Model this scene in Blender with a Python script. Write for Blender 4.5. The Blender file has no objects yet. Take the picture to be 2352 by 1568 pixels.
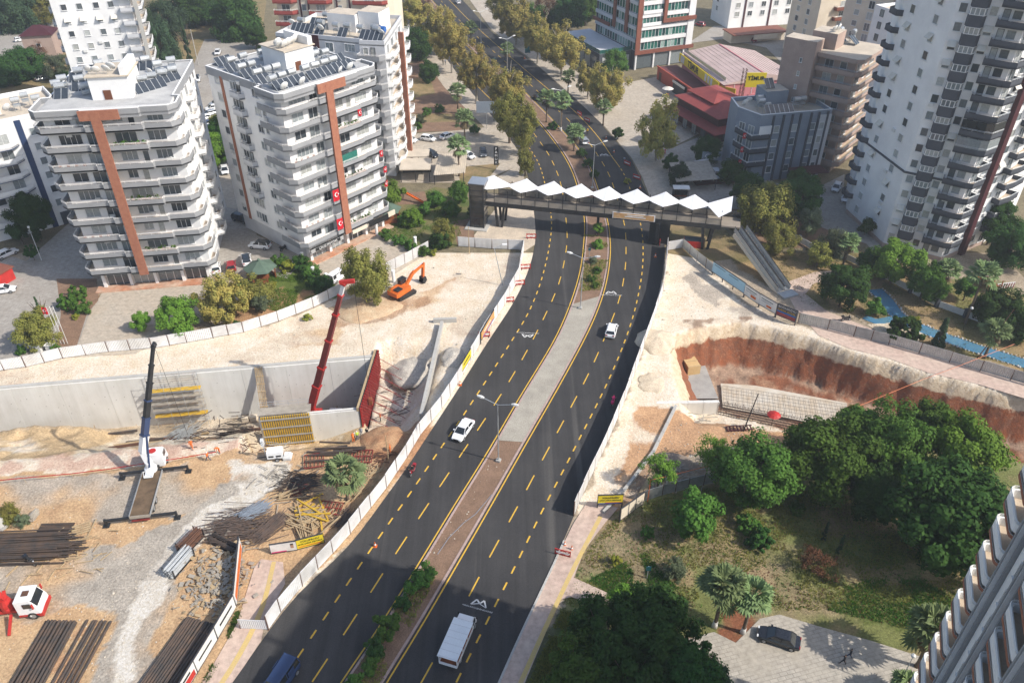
import bpy, math, random
import numpy as np
from mathutils import Vector, Matrix

R = math.radians
random.seed(7)
scene = bpy.context.scene
COL = scene.collection

# ---------------------------------------------------------------- camera, sky, sun, exposure
CAM_H, PITCH, FOC, PX, PY = 78.0, R(36), 1829.0, 1176.0, 784.0
cam = bpy.data.objects.new('camera', bpy.data.cameras.new('camera'))
cam.data.lens = 28.0; cam.data.sensor_width = 36.0
cam.data.clip_start = 0.5; cam.data.clip_end = 3000
cam.location = (0, 0, CAM_H); cam.rotation_euler = (R(90) - PITCH, 0, 0)
COL.objects.link(cam); scene.camera = cam

SUN_AZ, SUN_EL = R(-21), R(41)
sunvec = Vector((math.cos(SUN_AZ) * math.cos(SUN_EL), math.sin(SUN_AZ) * math.cos(SUN_EL), math.sin(SUN_EL)))
world = bpy.data.worlds.new('World'); scene.world = world; world.use_nodes = True
wn = world.node_tree
sky = wn.nodes.new('ShaderNodeTexSky'); sky.sky_type = 'NISHITA'; sky.sun_disc = False
sky.sun_elevation = SUN_EL; sky.sun_rotation = math.atan2(sunvec.x, sunvec.y)
sky.dust_density = 2.0; sky.air_density = 1.0
bg = wn.nodes['Background']; bg.inputs['Strength'].default_value = 0.15
wn.links.new(sky.outputs[0], bg.inputs['Color'])
sun = bpy.data.objects.new('sun', bpy.data.lights.new('sun', 'SUN'))
sun.data.energy = 4.1; sun.data.angle = R(0.6); sun.data.color = (1.0, 0.94, 0.85)
sun.rotation_euler = sunvec.to_track_quat('Z', 'Y').to_euler(); sun.location = (60, -20, 120)
COL.objects.link(sun)
vs = scene.view_settings
vs.view_transform = 'Standard'; vs.look = 'None'; vs.exposure = 0.34; vs.gamma = 1.0; vs.use_curve_mapping = False
scene.cycles.max_bounces = 5; scene.cycles.diffuse_bounces = 3; scene.cycles.glossy_bounces = 2
scene.cycles.transparent_max_bounces = 8; scene.cycles.use_denoising = True

# ---------------------------------------------------------------- helpers
_c, _s = math.cos(PITCH), math.sin(PITCH)
def at(u, v, z=0.0):
    """survey point of the place: sight line (u, v) met with the level z, in metres"""
    x = (u - PX) / FOC; y = -(v - PY) / FOC
    t = (z - CAM_H) / (y * _c - _s)
    return Vector((x * t, (_c + y * _s) * t, z))
def ats(pts, z=0.0): return [at(u, v, z) for u, v in pts]

def tag(o, label=None, cat=None, group=None, kind=None):
    if label: o['label'] = label
    if cat: o['category'] = cat
    if group: o['group'] = group
    if kind: o['kind'] = kind
    return o
def thing(name, label, cat, loc=(0, 0, 0), rz=0.0, group=None):
    o = bpy.data.objects.new(name, None); COL.objects.link(o)
    o.empty_display_size = 0.5; o.location = loc; o.rotation_euler = (0, 0, rz)
    return tag(o, label, cat, group)
def ob(name, me, parent=None, loc=(0, 0, 0), rot=(0, 0, 0), sc=None):
    o = bpy.data.objects.new(name, me); COL.objects.link(o)
    if parent is not None: o.parent = parent
    o.location = loc; o.rotation_euler = rot
    if sc: o.scale = sc if hasattr(sc, '__len__') else (sc, sc, sc)
    return o
KIDS = {}
def copy_tree(o, parent=None):
    c = o.copy(); COL.objects.link(c); c.parent = parent
    for ch in o.children: copy_tree(ch, c)
    return c

class MB:
    """collects shapes, builds one mesh"""
    def __init__(s): s.v = []; s.f = []; s.m = []
    def add(s, vs, fs, mi=0):
        n = len(s.v); s.v.extend([tuple(p) for p in vs])
        for f in fs: s.f.append([i + n for i in f]); s.m.append(mi)
        return s
    def box(s, x0, y0, z0, x1, y1, z1, mi=0):
        return s.add([(x0, y0, z0), (x1, y0, z0), (x1, y1, z0), (x0, y1, z0), (x0, y0, z1), (x1, y0, z1), (x1, y1, z1), (x0, y1, z1)],
                     [(3, 2, 1, 0), (4, 5, 6, 7), (0, 1, 5, 4), (1, 2, 6, 5), (2, 3, 7, 6), (3, 0, 4, 7)], mi)
    def bar(s, p, q, w, h=None, mi=0):
        p = Vector(p); q = Vector(q); h = w if h is None else h
        d = (q - p).normalized(); up = Vector((0, 0, 1)) if abs(d.z) < .95 else Vector((0, 1, 0))
        a = d.cross(up).normalized() * w / 2; b = a.cross(d).normalized() * h / 2
        vs = [p - a - b, p + a - b, p + a + b, p - a + b, q - a - b, q + a - b, q + a + b, q - a + b]
        return s.add(vs, [(0, 1, 2, 3), (7, 6, 5, 4), (0, 4, 5, 1), (1, 5, 6, 2), (2, 6, 7, 3), (3, 7, 4, 0)], mi)
    def tube(s, p, q, r, n=6, mi=0, r2=None, cap=True):
        p = Vector(p); q = Vector(q); r2 = r if r2 is None else r2
        d = (q - p).normalized(); up = Vector((0, 0, 1)) if abs(d.z) < .95 else Vector((0, 1, 0))
        a = d.cross(up).normalized(); b = d.cross(a)
        vs = []
        for c0, rr in ((p, r), (q, r2)):
            for i in range(n):
                t = 2 * math.pi * i / n; vs.append(c0 + (a * math.cos(t) + b * math.sin(t)) * rr)
        fs = [(i, (i + 1) % n, n + (i + 1) % n, n + i) for i in range(n)]
        if cap: fs += [tuple(range(n - 1, -1, -1)), tuple(range(n, 2 * n))]
        return s.add(vs, fs, mi)
    def prism(s, poly, z0, z1, mi=0, mtop=None):
        n = len(poly)
        A = sum(poly[i][0] * poly[(i + 1) % n][1] - poly[(i + 1) % n][0] * poly[i][1] for i in range(n))
        if A < 0: poly = poly[::-1]
        s.add([(p[0], p[1], z0) for p in poly] + [(p[0], p[1], z1) for p in poly],
              [(i, (i + 1) % n, n + (i + 1) % n, n + i) for i in range(n)] + [tuple(range(n - 1, -1, -1))], mi)
        s.add([(p[0], p[1], z1) for p in poly], [tuple(range(n))], mi if mtop is None else mtop)
        return s
    def wall(s, line, z0, z1, th, mi=0, closed=False):
        """upright wall of thickness th along a polyline"""
        n = len(line); P = [Vector((p[0], p[1])) for p in line]; off = []
        for i in range(n):
            a = P[i - 1] if (i > 0 or closed) else None; b = P[(i + 1) % n] if (i < n - 1 or closed) else None
            ns = []
            if a is not None: d = (P[i] - a).normalized(); ns.append(Vector((-d.y, d.x)))
            if b is not None: d = (b - P[i]).normalized(); ns.append(Vector((-d.y, d.x)))
            m = sum(ns, Vector((0, 0))); m = m.normalized() if m.length > 1e-6 else ns[0]
            k = max(.4, m.dot(ns[0])); off.append(m * th / k)
        for i in range(n if closed else n - 1):
            j = (i + 1) % n; a, b, c, d = P[i], P[j], P[j] + off[j], P[i] + off[i]
            s.add([(a.x, a.y, z0), (b.x, b.y, z0), (c.x, c.y, z0), (d.x, d.y, z0), (a.x, a.y, z1), (b.x, b.y, z1), (c.x, c.y, z1), (d.x, d.y, z1)],
                  [(3, 2, 1, 0), (4, 5, 6, 7), (0, 1, 5, 4), (1, 2, 6, 5), (2, 3, 7, 6), (3, 0, 4, 7)], mi)
        return s
    def lathe(s, prof, n=10, mi=0, o=(0, 0, 0)):
        vs = []
        for r, z in prof:
            for i in range(n):
                t = 2 * math.pi * i / n; vs.append((o[0] + r * math.cos(t), o[1] + r * math.sin(t), o[2] + z))
        fs = []
        for k in range(len(prof) - 1):
            for i in range(n):
                j = (i + 1) % n; fs.append((k * n + i, k * n + j, (k + 1) * n + j, (k + 1) * n + i))
        fs.append(tuple(range(n - 1, -1, -1))); fs.append(tuple(range((len(prof) - 1) * n, len(prof) * n)))
        return s.add(vs, fs, mi)
    def loft(s, rings, mi=0, cap=True):
        n = len(rings[0]); vs = [p for r in rings for p in r]; fs = []
        for k in range(len(rings) - 1):
            for i in range(n):
                j = (i + 1) % n; fs.append((k * n + i, k * n + j, (k + 1) * n + j, (k + 1) * n + i))
        if cap: fs += [tuple(range(n - 1, -1, -1)), tuple(range((len(rings) - 1) * n, len(rings) * n))]
        return s.add(vs, fs, mi)
    def mesh(s, name, *mats, smooth=False):
        me = bpy.data.meshes.new(name); me.from_pydata(s.v, [], s.f)
        for m in mats: me.materials.append(m)
        if len(mats) > 1: me.polygons.foreach_set('material_index', s.m)
        if smooth: me.polygons.foreach_set('use_smooth', [True] * len(s.f))
        me.update(); return me
def mk(name, mb, mats, parent=None, **k):
    mats = mats if isinstance(mats, (list, tuple)) else (mats,)
    return ob(name, mb.mesh(name, *mats, smooth=k.pop('smooth', False)), parent, **k)

# ---------------------------------------------------------------- materials
def nodes(name):
    m = bpy.data.materials.new(name); m.use_nodes = True
    return m, m.node_tree, m.node_tree.nodes['Principled BSDF']
def noise(nt, scale, detail=4, vec=None, rough=.6):
    n = nt.nodes.new('ShaderNodeTexNoise'); n.inputs['Scale'].default_value = scale; n.inputs['Detail'].default_value = detail
    n.inputs['Roughness'].default_value = rough
    if vec is not None: nt.links.new(vec, n.inputs['Vector'])
    return n.outputs['Fac']
def pos(nt): return nt.nodes.new('ShaderNodeNewGeometry').outputs['Position']
def rgb(c): return (c[0], c[1], c[2], 1)
def mix(nt, fac, a, b, mode='MIX'):
    n = nt.nodes.new('ShaderNodeMix'); n.data_type = 'RGBA'; n.blend_type = mode
    for sock, val in ((n.inputs['Factor'], fac), (n.inputs[6], a), (n.inputs[7], b)):
        if isinstance(val, (int, float)): sock.default_value = val
        elif isinstance(val, (tuple, list)): sock.default_value = rgb(val)
        else: nt.links.new(val, sock)
    return n.outputs[2]
def ramp(nt, fac, lo, hi):
    n = nt.nodes.new('ShaderNodeMapRange'); n.inputs[1].default_value = lo; n.inputs[2].default_value = hi
    nt.links.new(fac, n.inputs[0]); return n.outputs[0]
def bump(nt, bs, h, strength, dist=.1):
    b = nt.nodes.new('ShaderNodeBump'); b.inputs['Strength'].default_value = strength; b.inputs['Distance'].default_value = dist
    nt.links.new(h, b.inputs['Height']); nt.links.new(b.outputs[0], bs.inputs['Normal'])
def M(name, c1, c2=None, scale=.6, rough=.8, bmp=0.0, bscale=8, metal=0.0, spec=.3, fine=.12, lo=.35, hi=.65):
    m, nt, bs = nodes(name)
    bs.inputs['Roughness'].default_value = rough; bs.inputs['Metallic'].default_value = metal
    bs.inputs['Specular IOR Level'].default_value = spec
    if c2 is None: c2 = tuple(x * .82 for x in c1)
    p = pos(nt)
    col = mix(nt, ramp(nt, noise(nt, scale, 5, p), lo, hi), c1, c2)
    if fine:
        f = ramp(nt, noise(nt, 7.0, 3, p), .25, .75)
        col = mix(nt, fine, col, f, 'OVERLAY')
    nt.links.new(col, bs.inputs['Base Color'])
    if bmp: bump(nt, bs, noise(nt, bscale, 4, p), bmp)
    return m
def randmat(name, cols, rough=.5, spec=.4):
    """colour drawn per object from a ramp"""
    m, nt, bs = nodes(name); bs.inputs['Roughness'].default_value = rough; bs.inputs['Specular IOR Level'].default_value = spec
    oi = nt.nodes.new('ShaderNodeObjectInfo'); cr = nt.nodes.new('ShaderNodeValToRGB'); cr.color_ramp.interpolation = 'CONSTANT'
    el = cr.color_ramp.elements
    while len(el) < len(cols): el.new(.5)
    for i, c0 in enumerate(cols): el[i].position = i / len(cols); el[i].color = rgb(c0)
    nt.links.new(oi.outputs['Random'], cr.inputs[0])
    f = ramp(nt, noise(nt, 3.0, 2, pos(nt)), .2, .8)
    nt.links.new(mix(nt, .25, cr.outputs[0], f, 'OVERLAY'), bs.inputs['Base Color'])
    return m
T = {}
T['white'] = M('white_render', (.83, .83, .82), (.72, .72, .72), .25, .85, fine=.12)
T['cream'] = M('cream_render', (.70, .62, .50), (.62, .54, .43), .3, .85)
T['grey'] = M('grey_render', (.31, .318, .33), (.265, .272, .285), .3, .8, fine=.08)
T['lgrey'] = M('light_grey_render', (.60, .61, .63), (.52, .53, .55), .3, .8)
T['dark'] = M('charcoal_render', (.080, .087, .105), (.06, .067, .082), .3, .7)
T['slate'] = M('slate_render', (.25, .29, .345), (.21, .245, .30), .3, .7)
T['brick'] = M('brick_cladding', (.36, .155, .095), (.30, .12, .075), 1.5, .85, bmp=.3)
T['maroon'] = M('maroon_render', (.075, .020, .025), (.06, .016, .02), .5, .6)
T['brown'] = M('brown_cladding', (.24, .085, .055), (.20, .07, .045), .8, .6)
T['pinkb'] = M('dusty_pink_render', (.43, .325, .275), (.37, .275, .235), .4, .85)
T['roofc'] = M('roof_screed', (.50, .50, .49), (.36, .36, .36), .35, .9, bmp=.2)
T['roofb'] = M('beige_roof', (.60, .52, .42), (.48, .42, .34), .35, .9)
T['floor'] = M('balcony_tile', (.55, .46, .36), (.48, .38, .28), .8, .7)
T['rail'] = M('white_rail', (.78, .77, .75), (.70, .69, .67), 1, .4)
T['dkrail'] = M('dark_rail', (.06, .06, .065), (.04, .04, .045), 1, .4)
T['glass'] = randmat('window_glass', [(.10, .12, .13), (.30, .33, .34), (.05, .06, .07), (.42, .44, .43), (.16, .18, .19), (.36, .37, .35), (.22, .25, .26)], .08, .6)
T['gglass'] = randmat('green_glass', [(.02, .10, .085), (.03, .16, .13), (.01, .05, .05), (.30, .42, .38), (.02, .13, .10)], .06, .7)
T['shutter'] = M('rolled_shade', (.70, .67, .60), (.62, .58, .50), 1, .8)
T['frame'] = M('window_frame', (.74, .74, .73), (.66, .66, .66), 1, .5)
T['door'] = M('brown_door', (.16, .06, .03), None, 1, .5)
T['solar'] = M('solar_panel', (.035, .045, .06), (.05, .06, .075), 2, .22, spec=.6)
T['galv'] = M('galvanised', (.52, .54, .55), (.42, .44, .45), 1.2, .42, metal=.55)
T['dish'] = M('dish_white', (.72, .72, .70), (.6, .6, .58), 1, .5)
T['steel'] = M('dark_steel', (.045, .047, .05), (.03, .03, .032), 1, .45, metal=.3)
T['asphalt'] = None
T['conc'] = M('concrete', (.47, .46, .43), (.40, .39, .365), .35, .88, bmp=.15)
T['concd'] = M('raw_concrete', (.38, .37, .35), (.30, .29, .275), .6, .9, bmp=.3)
T['kerb'] = M('pink_kerb', (.44, .33, .29), (.38, .28, .25), .9, .85)
T['yel'] = M('road_paint_yellow', (.70, .43, .045), (.60, .37, .06), 2.2, .7, fine=.25)
T['wpaint'] = M('road_paint_white', (.76, .76, .74), (.62, .62, .60), 2.2, .7)
T['sheetm'] = M('corrugated_white_sheet', (.72, .72, .72), (.52, .50, .47), .35, .55, spec=.35, lo=.42, hi=.8)
T['rust'] = M('rusty_steel', (.10, .055, .04), (.16, .075, .045), 1.8, .75, metal=.2)
T['pipe'] = M('black_pipe', (.055, .05, .047), (.11, .075, .055), .9, .6)
T['rebar'] = M('rebar_steel', (.16, .11, .085), (.11, .09, .08), 1.5, .7)
T['timber'] = M('timber', (.46, .35, .21), (.36, .26, .15), 1.6, .85)
T['ytim'] = M('yellow_timber_beam', (.62, .40, .045), (.50, .31, .04), 1.4, .7)
T['ply'] = M('grey_plywood', (.40, .36, .30), (.28, .25, .21), 1.2, .85)
T['red'] = M('red_paint', (.50, .035, .03), (.40, .03, .025), 1.2, .4)
T['dred'] = M('dark_red_paint', (.24, .035, .03), (.19, .03, .027), 1.0, .45)
T['orange'] = M('orange_paint', (.66, .15, .025), (.56, .12, .02), 1.2, .42)
T['blackp'] = M('black_rubber', (.022, .022, .023), (.03, .03, .03), 2, .7)
T['wcar'] = M('white_car_paint', (.78, .79, .80), (.76, .77, .78), 1, .22, spec=.6, fine=0)
T['greycar'] = M('grey_car_paint', (.14, .15, .165), (.13, .14, .155), 1, .25, spec=.6, fine=0, metal=.4)
T['darkcar'] = M('black_car_paint', (.018, .02, .026), (.02, .022, .028), 1, .18, spec=.7, fine=0)
T['silvercar'] = M('silver_car_paint', (.45, .47, .49), (.43, .45, .47), 1, .25, spec=.6, fine=0, metal=.5)
T['redcar'] = M('red_car_paint', (.32, .02, .03), (.30, .02, .03), 1, .22, spec=.6, fine=0)
T['bluecar'] = M('navy_van_paint', (.03, .055, .13), (.03, .05, .115), 1, .25, spec=.6, fine=0)
T['cglass'] = M('car_glass', (.018, .022, .026), (.02, .025, .03), 1, .06, spec=.8, fine=0)
T['tail'] = M('tail_lamp', (.35, .015, .015), None, 1, .3, fine=0)
T['head'] = M('head_lamp', (.7, .72, .74), None, 1, .15, fine=0)
T['alloy'] = M('alloy_rim', (.42, .43, .44), None, 1, .35, metal=.6)
T['fabric'] = M('tensile_membrane', (.84, .84, .85), (.80, .80, .81), .4, .6, fine=.05)
T['bdeck'] = M('bridge_deck', (.30, .26, .21), (.25, .215, .18), .5, .8)
T['skin'] = M('skin', (.42, .26, .18), None, 1, .6, fine=0)
T['hiviz'] = M('orange_workwear', (.72, .17, .03), None, 2, .8)
T['cloth_d'] = M('dark_clothing', (.03, .03, .035), None, 2, .9)
T['cloth_b'] = M('blue_jeans', (.05, .07, .13), None, 2, .9)
T['cloth_w'] = M('white_shirt', (.7, .7, .69), None, 2, .9)
T['cloth_g'] = M('lime_vest', (.55, .70, .08), None, 2, .8)
T['cloth_p'] = M('pink_jacket', (.62, .03, .16), None, 2, .8)
T['bark'] = M('bark', (.17, .13, .095), (.12, .09, .065), 2, .95, bmp=.5)
T['barkp'] = M('pale_bark', (.36, .33, .28), (.26, .23, .19), 2, .9, bmp=.4)
T['limew'] = M('limewashed_trunk', (.66, .65, .62), None, 2, .9)
T['greenr'] = M('green_shingle', (.10, .15, .115), (.08, .12, .09), 1, .85)
T['wood'] = M('red_brown_wood', (.30, .10, .045), (.24, .08, .035), 1.2, .6)
T['blue'] = M('blue_paint', (.03, .13, .42), None, 1, .5)
T['aqua'] = M('pool_blue', (.075, .20, .33), (.10, .22, .30), .35, .12)
T['flag'] = M('flag_red', (.58, .012, .025), None, 1, .7, fine=0)
T['ywall'] = M('yellow_board', (.75, .60, .03), (.68, .54, .03), .8, .6)
T['ink'] = M('black_ink', (.02, .02, .02), None, 1, .6, fine=0)
T['teal'] = M('teal_panel', (.015, .09, .105), None, 1, .4)
T['lime_stone'] = M('broken_limestone', (.60, .53, .43), (.46, .41, .34), 1.0, .9, bmp=.5)
T['rock'] = M('white_stones', (.55, .54, .52), (.40, .39, .38), 1.0, .9)
def leafmat(name, a, b, c, dry=None):
    m, nt, bs = nodes(name)
    g = nt.nodes.new('ShaderNodeNewGeometry'); oi = nt.nodes.new('ShaderNodeObjectInfo')
    col = mix(nt, g.outputs['Random Per Island'], a, b)
    col = mix(nt, ramp(nt, noise(nt, .55, 3, g.outputs['Position']), .45, .7), col, c)
    hs = nt.nodes.new('ShaderNodeHueSaturation'); nt.links.new(col, hs.inputs['Color'])
    mr = nt.nodes.new('ShaderNodeMapRange'); mr.inputs[3].default_value = .72; mr.inputs[4].default_value = 1.22
    nt.links.new(oi.outputs['Random'], mr.inputs[0]); nt.links.new(mr.outputs[0], hs.inputs['Value'])
    mh = nt.nodes.new('ShaderNodeMapRange'); mh.inputs[3].default_value = .485; mh.inputs[4].default_value = .512
    nt.links.new(oi.outputs['Random'], mh.inputs[0]); nt.links.new(mh.outputs[0], hs.inputs['Hue'])
    nt.links.new(hs.outputs[0], bs.inputs['Base Color']); bs.inputs['Roughness'].default_value = .7; bs.inputs['Specular IOR Level'].default_value = .08
    tr = nt.nodes.new('ShaderNodeBsdfTranslucent'); nt.links.new(hs.outputs[0], tr.inputs['Color'])
    ms = nt.nodes.new('ShaderNodeMixShader'); ms.inputs[0].default_value = .22
    nt.links.new(bs.outputs[0], ms.inputs[1]); nt.links.new(tr.outputs[0], ms.inputs[2])
    nt.links.new(ms.outputs[0], nt.nodes['Material Output'].inputs['Surface'])
    return m
L = {'green': leafmat('leaf_green', (.054, .125, .020), (.10, .195, .034), (.075, .145, .027)),
     'bright': leafmat('leaf_bright', (.10, .21, .026), (.17, .30, .042), (.13, .23, .036)),
     'deep': leafmat('leaf_deep', (.030, .078, .018), (.055, .12, .025), (.042, .092, .022)),
     'grey': leafmat('leaf_greygreen', (.10, .13, .075), (.15, .18, .10), (.12, .15, .085)),
     'autumn': leafmat('leaf_autumn', (.31, .27, .07), (.43, .34, .10), (.25, .26, .07)),
     'olive': leafmat('leaf_olive', (.18, .20, .045), (.28, .28, .07), (.23, .21, .055)),
     'yellow': leafmat('leaf_yellow', (.22, .24, .03), (.30, .30, .05), (.18, .22, .03)),
     'rusty': leafmat('leaf_rusty', (.13, .065, .035), (.18, .09, .05), (.10, .06, .035)),
     'conifer': leafmat('leaf_conifer', (.042, .08, .04), (.068, .11, .055), (.05, .085, .045)),
     'palm': leafmat('leaf_palm', (.17, .24, .10), (.26, .34, .15), (.20, .27, .12)),
     'palmdry': leafmat('leaf_palm_dry', (.20, .15, .09), (.28, .22, .13), (.18, .14, .08))}
# ================================================================ terrain
def vnoise(x, y, sc, seed=0):
    x = np.asarray(x) / sc; y = np.asarray(y) / sc
    xi = np.floor(x).astype(np.int64); yi = np.floor(y).astype(np.int64); fx = x - xi; fy = y - yi
    fx = fx * fx * (3 - 2 * fx); fy = fy * fy * (3 - 2 * fy)
    def h(a, b):
        n = (a * 374761393 + b * 668265263 + seed * 974711) & 0x7fffffff
        n = ((n ^ (n >> 13)) * 1274126177) & 0x7fffffff
        return ((n ^ (n >> 16)) & 0xffff) / 65535.0
    return (h(xi, yi) * (1 - fx) + h(xi + 1, yi) * fx) * (1 - fy) + (h(xi, yi + 1) * (1 - fx) + h(xi + 1, yi + 1) * fx) * fy
def fbm(x, y, sc, seed=0, o=4):
    t = 0; a = .5
    for i in range(o): t = t + a * vnoise(x, y, sc / 2 ** i, seed + i); a *= .5
    return t / (1 - .5 ** o)
def inpoly(x, y, poly):
    r = np.zeros(x.shape, bool); n = len(poly)
    for i in range(n):
        x0, y0 = poly[i][0], poly[i][1]; x1, y1 = poly[(i + 1) % n][0], poly[(i + 1) % n][1]
        if y0 == y1: continue
        k = ((y0 > y) != (y1 > y)) & (x < (x1 - x0) * (y - y0) / (y1 - y0) + x0); r ^= k
    return r
def smooth(a, b, x): t = np.clip((x - a) / (b - a), 0, 1); return t * t * (3 - 2 * t)
FLOOR_L, FLOOR_R = -9.6, -7.0
WA, WB = Vector((-100, 91.93)), Vector((-22.6, 102.83))          # face line of the far retaining wall
def wall_y(x): return 94.9 + (x + 78.9) * .1408
RP = [at(*p) for p in [(1535, 775), (1600, 752), (1700, 740), (1770, 752), (1860, 776), (1950, 806), (2050, 834), (2140, 862), (2250, 885), (2420, 925)]]
RPS = [at(*p) for p in [(1515, 925), (1660, 922), (1800, 960), (1960, 990), (2420, 1075)]]
def interp(x, pts): return np.interp(x, [p[0] for p in pts], [p[1] for p in pts])
def height(x, y):
    z = np.zeros_like(x)
    wob = (fbm(x, y, 5, 3) - .5)
    # left cut
    d = wall_y(x) - y
    near = smooth(-40, -36.5, x)
    prof_a = np.where(d < 0, 0, np.where(d < 4.5, FLOOR_L, FLOOR_L * (1 - smooth(4.5, 17.5, d + wob * 2.5))))
    front = -5.4 + 2.2 * smooth(-30, -21, x)
    prof_b = np.where(d < 0, 0, np.where(d < 12.1, FLOOR_L, front * (1 - smooth(14.5, 20.5, d + wob * 2.5))))
    zl = np.where(near > .5, prof_b, prof_a)
    # earth heaped against the wall foot, far left
    heap = 6.0 * np.exp(-((x + 74) / 12) ** 2) * smooth(.3, 4, d) * (1 - smooth(6, 16, d))
    zl = np.where((d > 0), np.minimum(zl + heap * (.8 + .5 * wob), 0), zl)
    z = np.where(x < -22.3, zl, z)
    # lower bench right of the red formwork
    bx = 1 - smooth(-17.5, -11.5, x + (y - 95) * -.16 + wob * 2); by = smooth(84, 89, y + wob) * (1 - smooth(102, 108.5, y + wob * 1.5))
    z = np.where(x >= -22.3, -4.6 * bx * by, z)
    # right cut
    top = interp(x, RP); bot = interp(x, RPS)
    gully = (fbm(x, y * .6, 5.5, 11, 5) - .5) * 1.5 + (fbm(x, y, 1.2, 12, 3) - .5) * 1.1
    fn = np.clip((top - y + gully * np.clip((top - y + 1) / 2, 0, 1)) / 3.4, 0, 1); fs_ = np.clip((y - bot - .2) / 2.2, 0, 1)
    x0 = at(1530, 850).x
    fw = smooth(0, 6.0, x - x0 - 0.5 + wob * 2)
    zr = FLOOR_R * np.minimum(np.minimum(fn ** .9, fs_), fw)
    inside = (y < top + 1.2) & (y > bot) & (x > x0 - .5)
    zs0 = -2.3 * smooth(25, 28, x) * (1 - smooth(47, 56, x)); zr = np.where(y < bot + 2.6, np.minimum(zr, zs0), zr)
    z = np.where(inside, zr, z)
    zs = -2.3 * smooth(25, 28, x) * smooth(bot - 6, bot - 1.5, y) * (1 - smooth(47, 56, x))
    z = np.where((y <= bot) & (x > x0 - 2), np.minimum(z, zs), z)
    return z
GX0, GX1, GY0, GY1, GS = -98., 96., 38., 137., .45
gx = np.arange(GX0, GX1 + .01, GS); gy = np.arange(GY0, GY1 + .01, GS)
X, Y = np.meshgrid(gx, gy); Zt = height(X, Y)
def zg(x, y):
    a = np.array([[float(x)]]); return float(height(a, np.array([[float(y)]]))[0, 0])
LIME, LIME2 = (.72, .62, .49), (.60, .50, .385)
EARTH, REDE, GRAV, DUST = (.54, .36, .205), (.225, .09, .05), (.41, .37, .315), (.66, .61, .53)
GRASS, DRY, BROWN = (.165, .185, .062), (.34, .25, .145), (.22, .115, .065)
colr = np.zeros(X.shape + (3,)); colr[:] = (.38, .31, .23)
wx = X + (fbm(X, Y, 3.0, 21) - .5) * 2.6; wy = Y + (fbm(X, Y, 3.0, 31) - .5) * 2.6
def paint(poly, c, soft=None, px=True, blend=1.0):
    P = ats(poly) if px else poly
    m = inpoly(wx, wy, P)
    if soft is not None: w = np.where(m, smooth(soft[0], soft[1], fbm(X, Y, soft[2], soft[3])), 0.) * blend
    else: w = m * blend
    colr[:] = colr * (1 - w[..., None]) + np.array(c) * w[..., None]
paint([(-300, 835), (240, 800), (480, 775), (640, 740), (790, 680), (880, 690), (900, 620), (1000, 580), (1060, 555), (1210, 555), (1235, 600), (1140, 780), (1000, 1000), (880, 1160), (700, 1350), (560, 1440), (440, 1600), (-300, 1600)], LIME)
paint([(-300, 835), (240, 800), (480, 775), (640, 740), (790, 680), (900, 700), (1000, 590), (1210, 560), (1100, 850), (860, 800), (0, 893), (-300, 915)], LIME2, (.5, .66, 6, 41), blend=.8)
paint([(560, 800), (900, 690), (1060, 640), (1010, 720), (800, 790)], EARTH, (.45, .62, 5, 43), blend=.75)
paint([(800, 690), (960, 660), (1000, 690), (900, 730), (760, 760)], (.40, .24, .14), (.35, .55, 3, 44), blend=.8)
# left yard
paint([(-300, 1120), (0, 1095), (300, 1075), (560, 1030), (640, 1005), (830, 985), (1000, 985), (960, 1040), (880, 1150), (820, 1230), (690, 1345), (600, 1450), (440, 1600), (-300, 1600)], EARTH)
paint([(-300, 1120), (300, 1085), (650, 1040), (660, 1110), (540, 1180), (300, 1190), (-300, 1200)], GRAV, (.30, .58, 7, 51), blend=.85)
paint([(-300, 1340), (60, 1290), (200, 1262), (320, 1235), (430, 1180), (560, 1080), (660, 1050), (640, 1120), (520, 1210), (420, 1270), (405, 1350), (372, 1430), (330, 1600), (205, 1600), (262, 1420), (180, 1390), (60, 1420), (-300, 1500)], GRAV, (.2, .48, 8, 52), blend=.95)
paint([(660, 1060), (520, 1060), (545, 1130), (455, 1180), (385, 1245), (335, 1320), (285, 1420), (245, 1600), (280, 1600), (335, 1430), (385, 1350), (415, 1290), (500, 1215), (590, 1150), (660, 1110)], DUST, (.25, .55, 4, 53), blend=.95)
paint([(-300, 1480), (200, 1400), (262, 1400), (230, 1500), (205, 1600), (-300, 1600)], (.55, .38, .22), (.3, .5, 5, 57), blend=.85)
paint([(100, 1510), (230, 1420), (215, 1568), (130, 1590)], (.46, .26, .15), (.45, .6, 3, 54), blend=.7)
paint([(-300, 1110), (300, 1072), (560, 1030), (560, 1010), (-300, 1040)], (.52, .30, .22), (.4, .55, 3, 55), blend=.6)
paint([(840, 985), (985, 960), (1000, 1000), (900, 1130), (840, 1050)], (.38, .20, .11), (.38, .56, 2.5, 56), blend=.85)
# left cut slope and floor
d = wall_y(X) - Y
m = (d > 0) & (X < -22.3) & (Zt < -.25)
w = (m * smooth(.3, .5, fbm(X, Y, 4, 61)))[..., None]; colr = colr * (1 - w * .85) + np.array((.47, .33, .175)) * w * .85
w = (m * smooth(.52, .62, fbm(X, Y, 3, 62)) * (X > -62))[..., None]; colr = colr * (1 - w * .7) + np.array((.56, .49, .38)) * w * .7
w = (m * (d < 4))[..., None]; colr = colr * (1 - w * .6) + np.array((.40, .33, .25)) * w * .6
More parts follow.
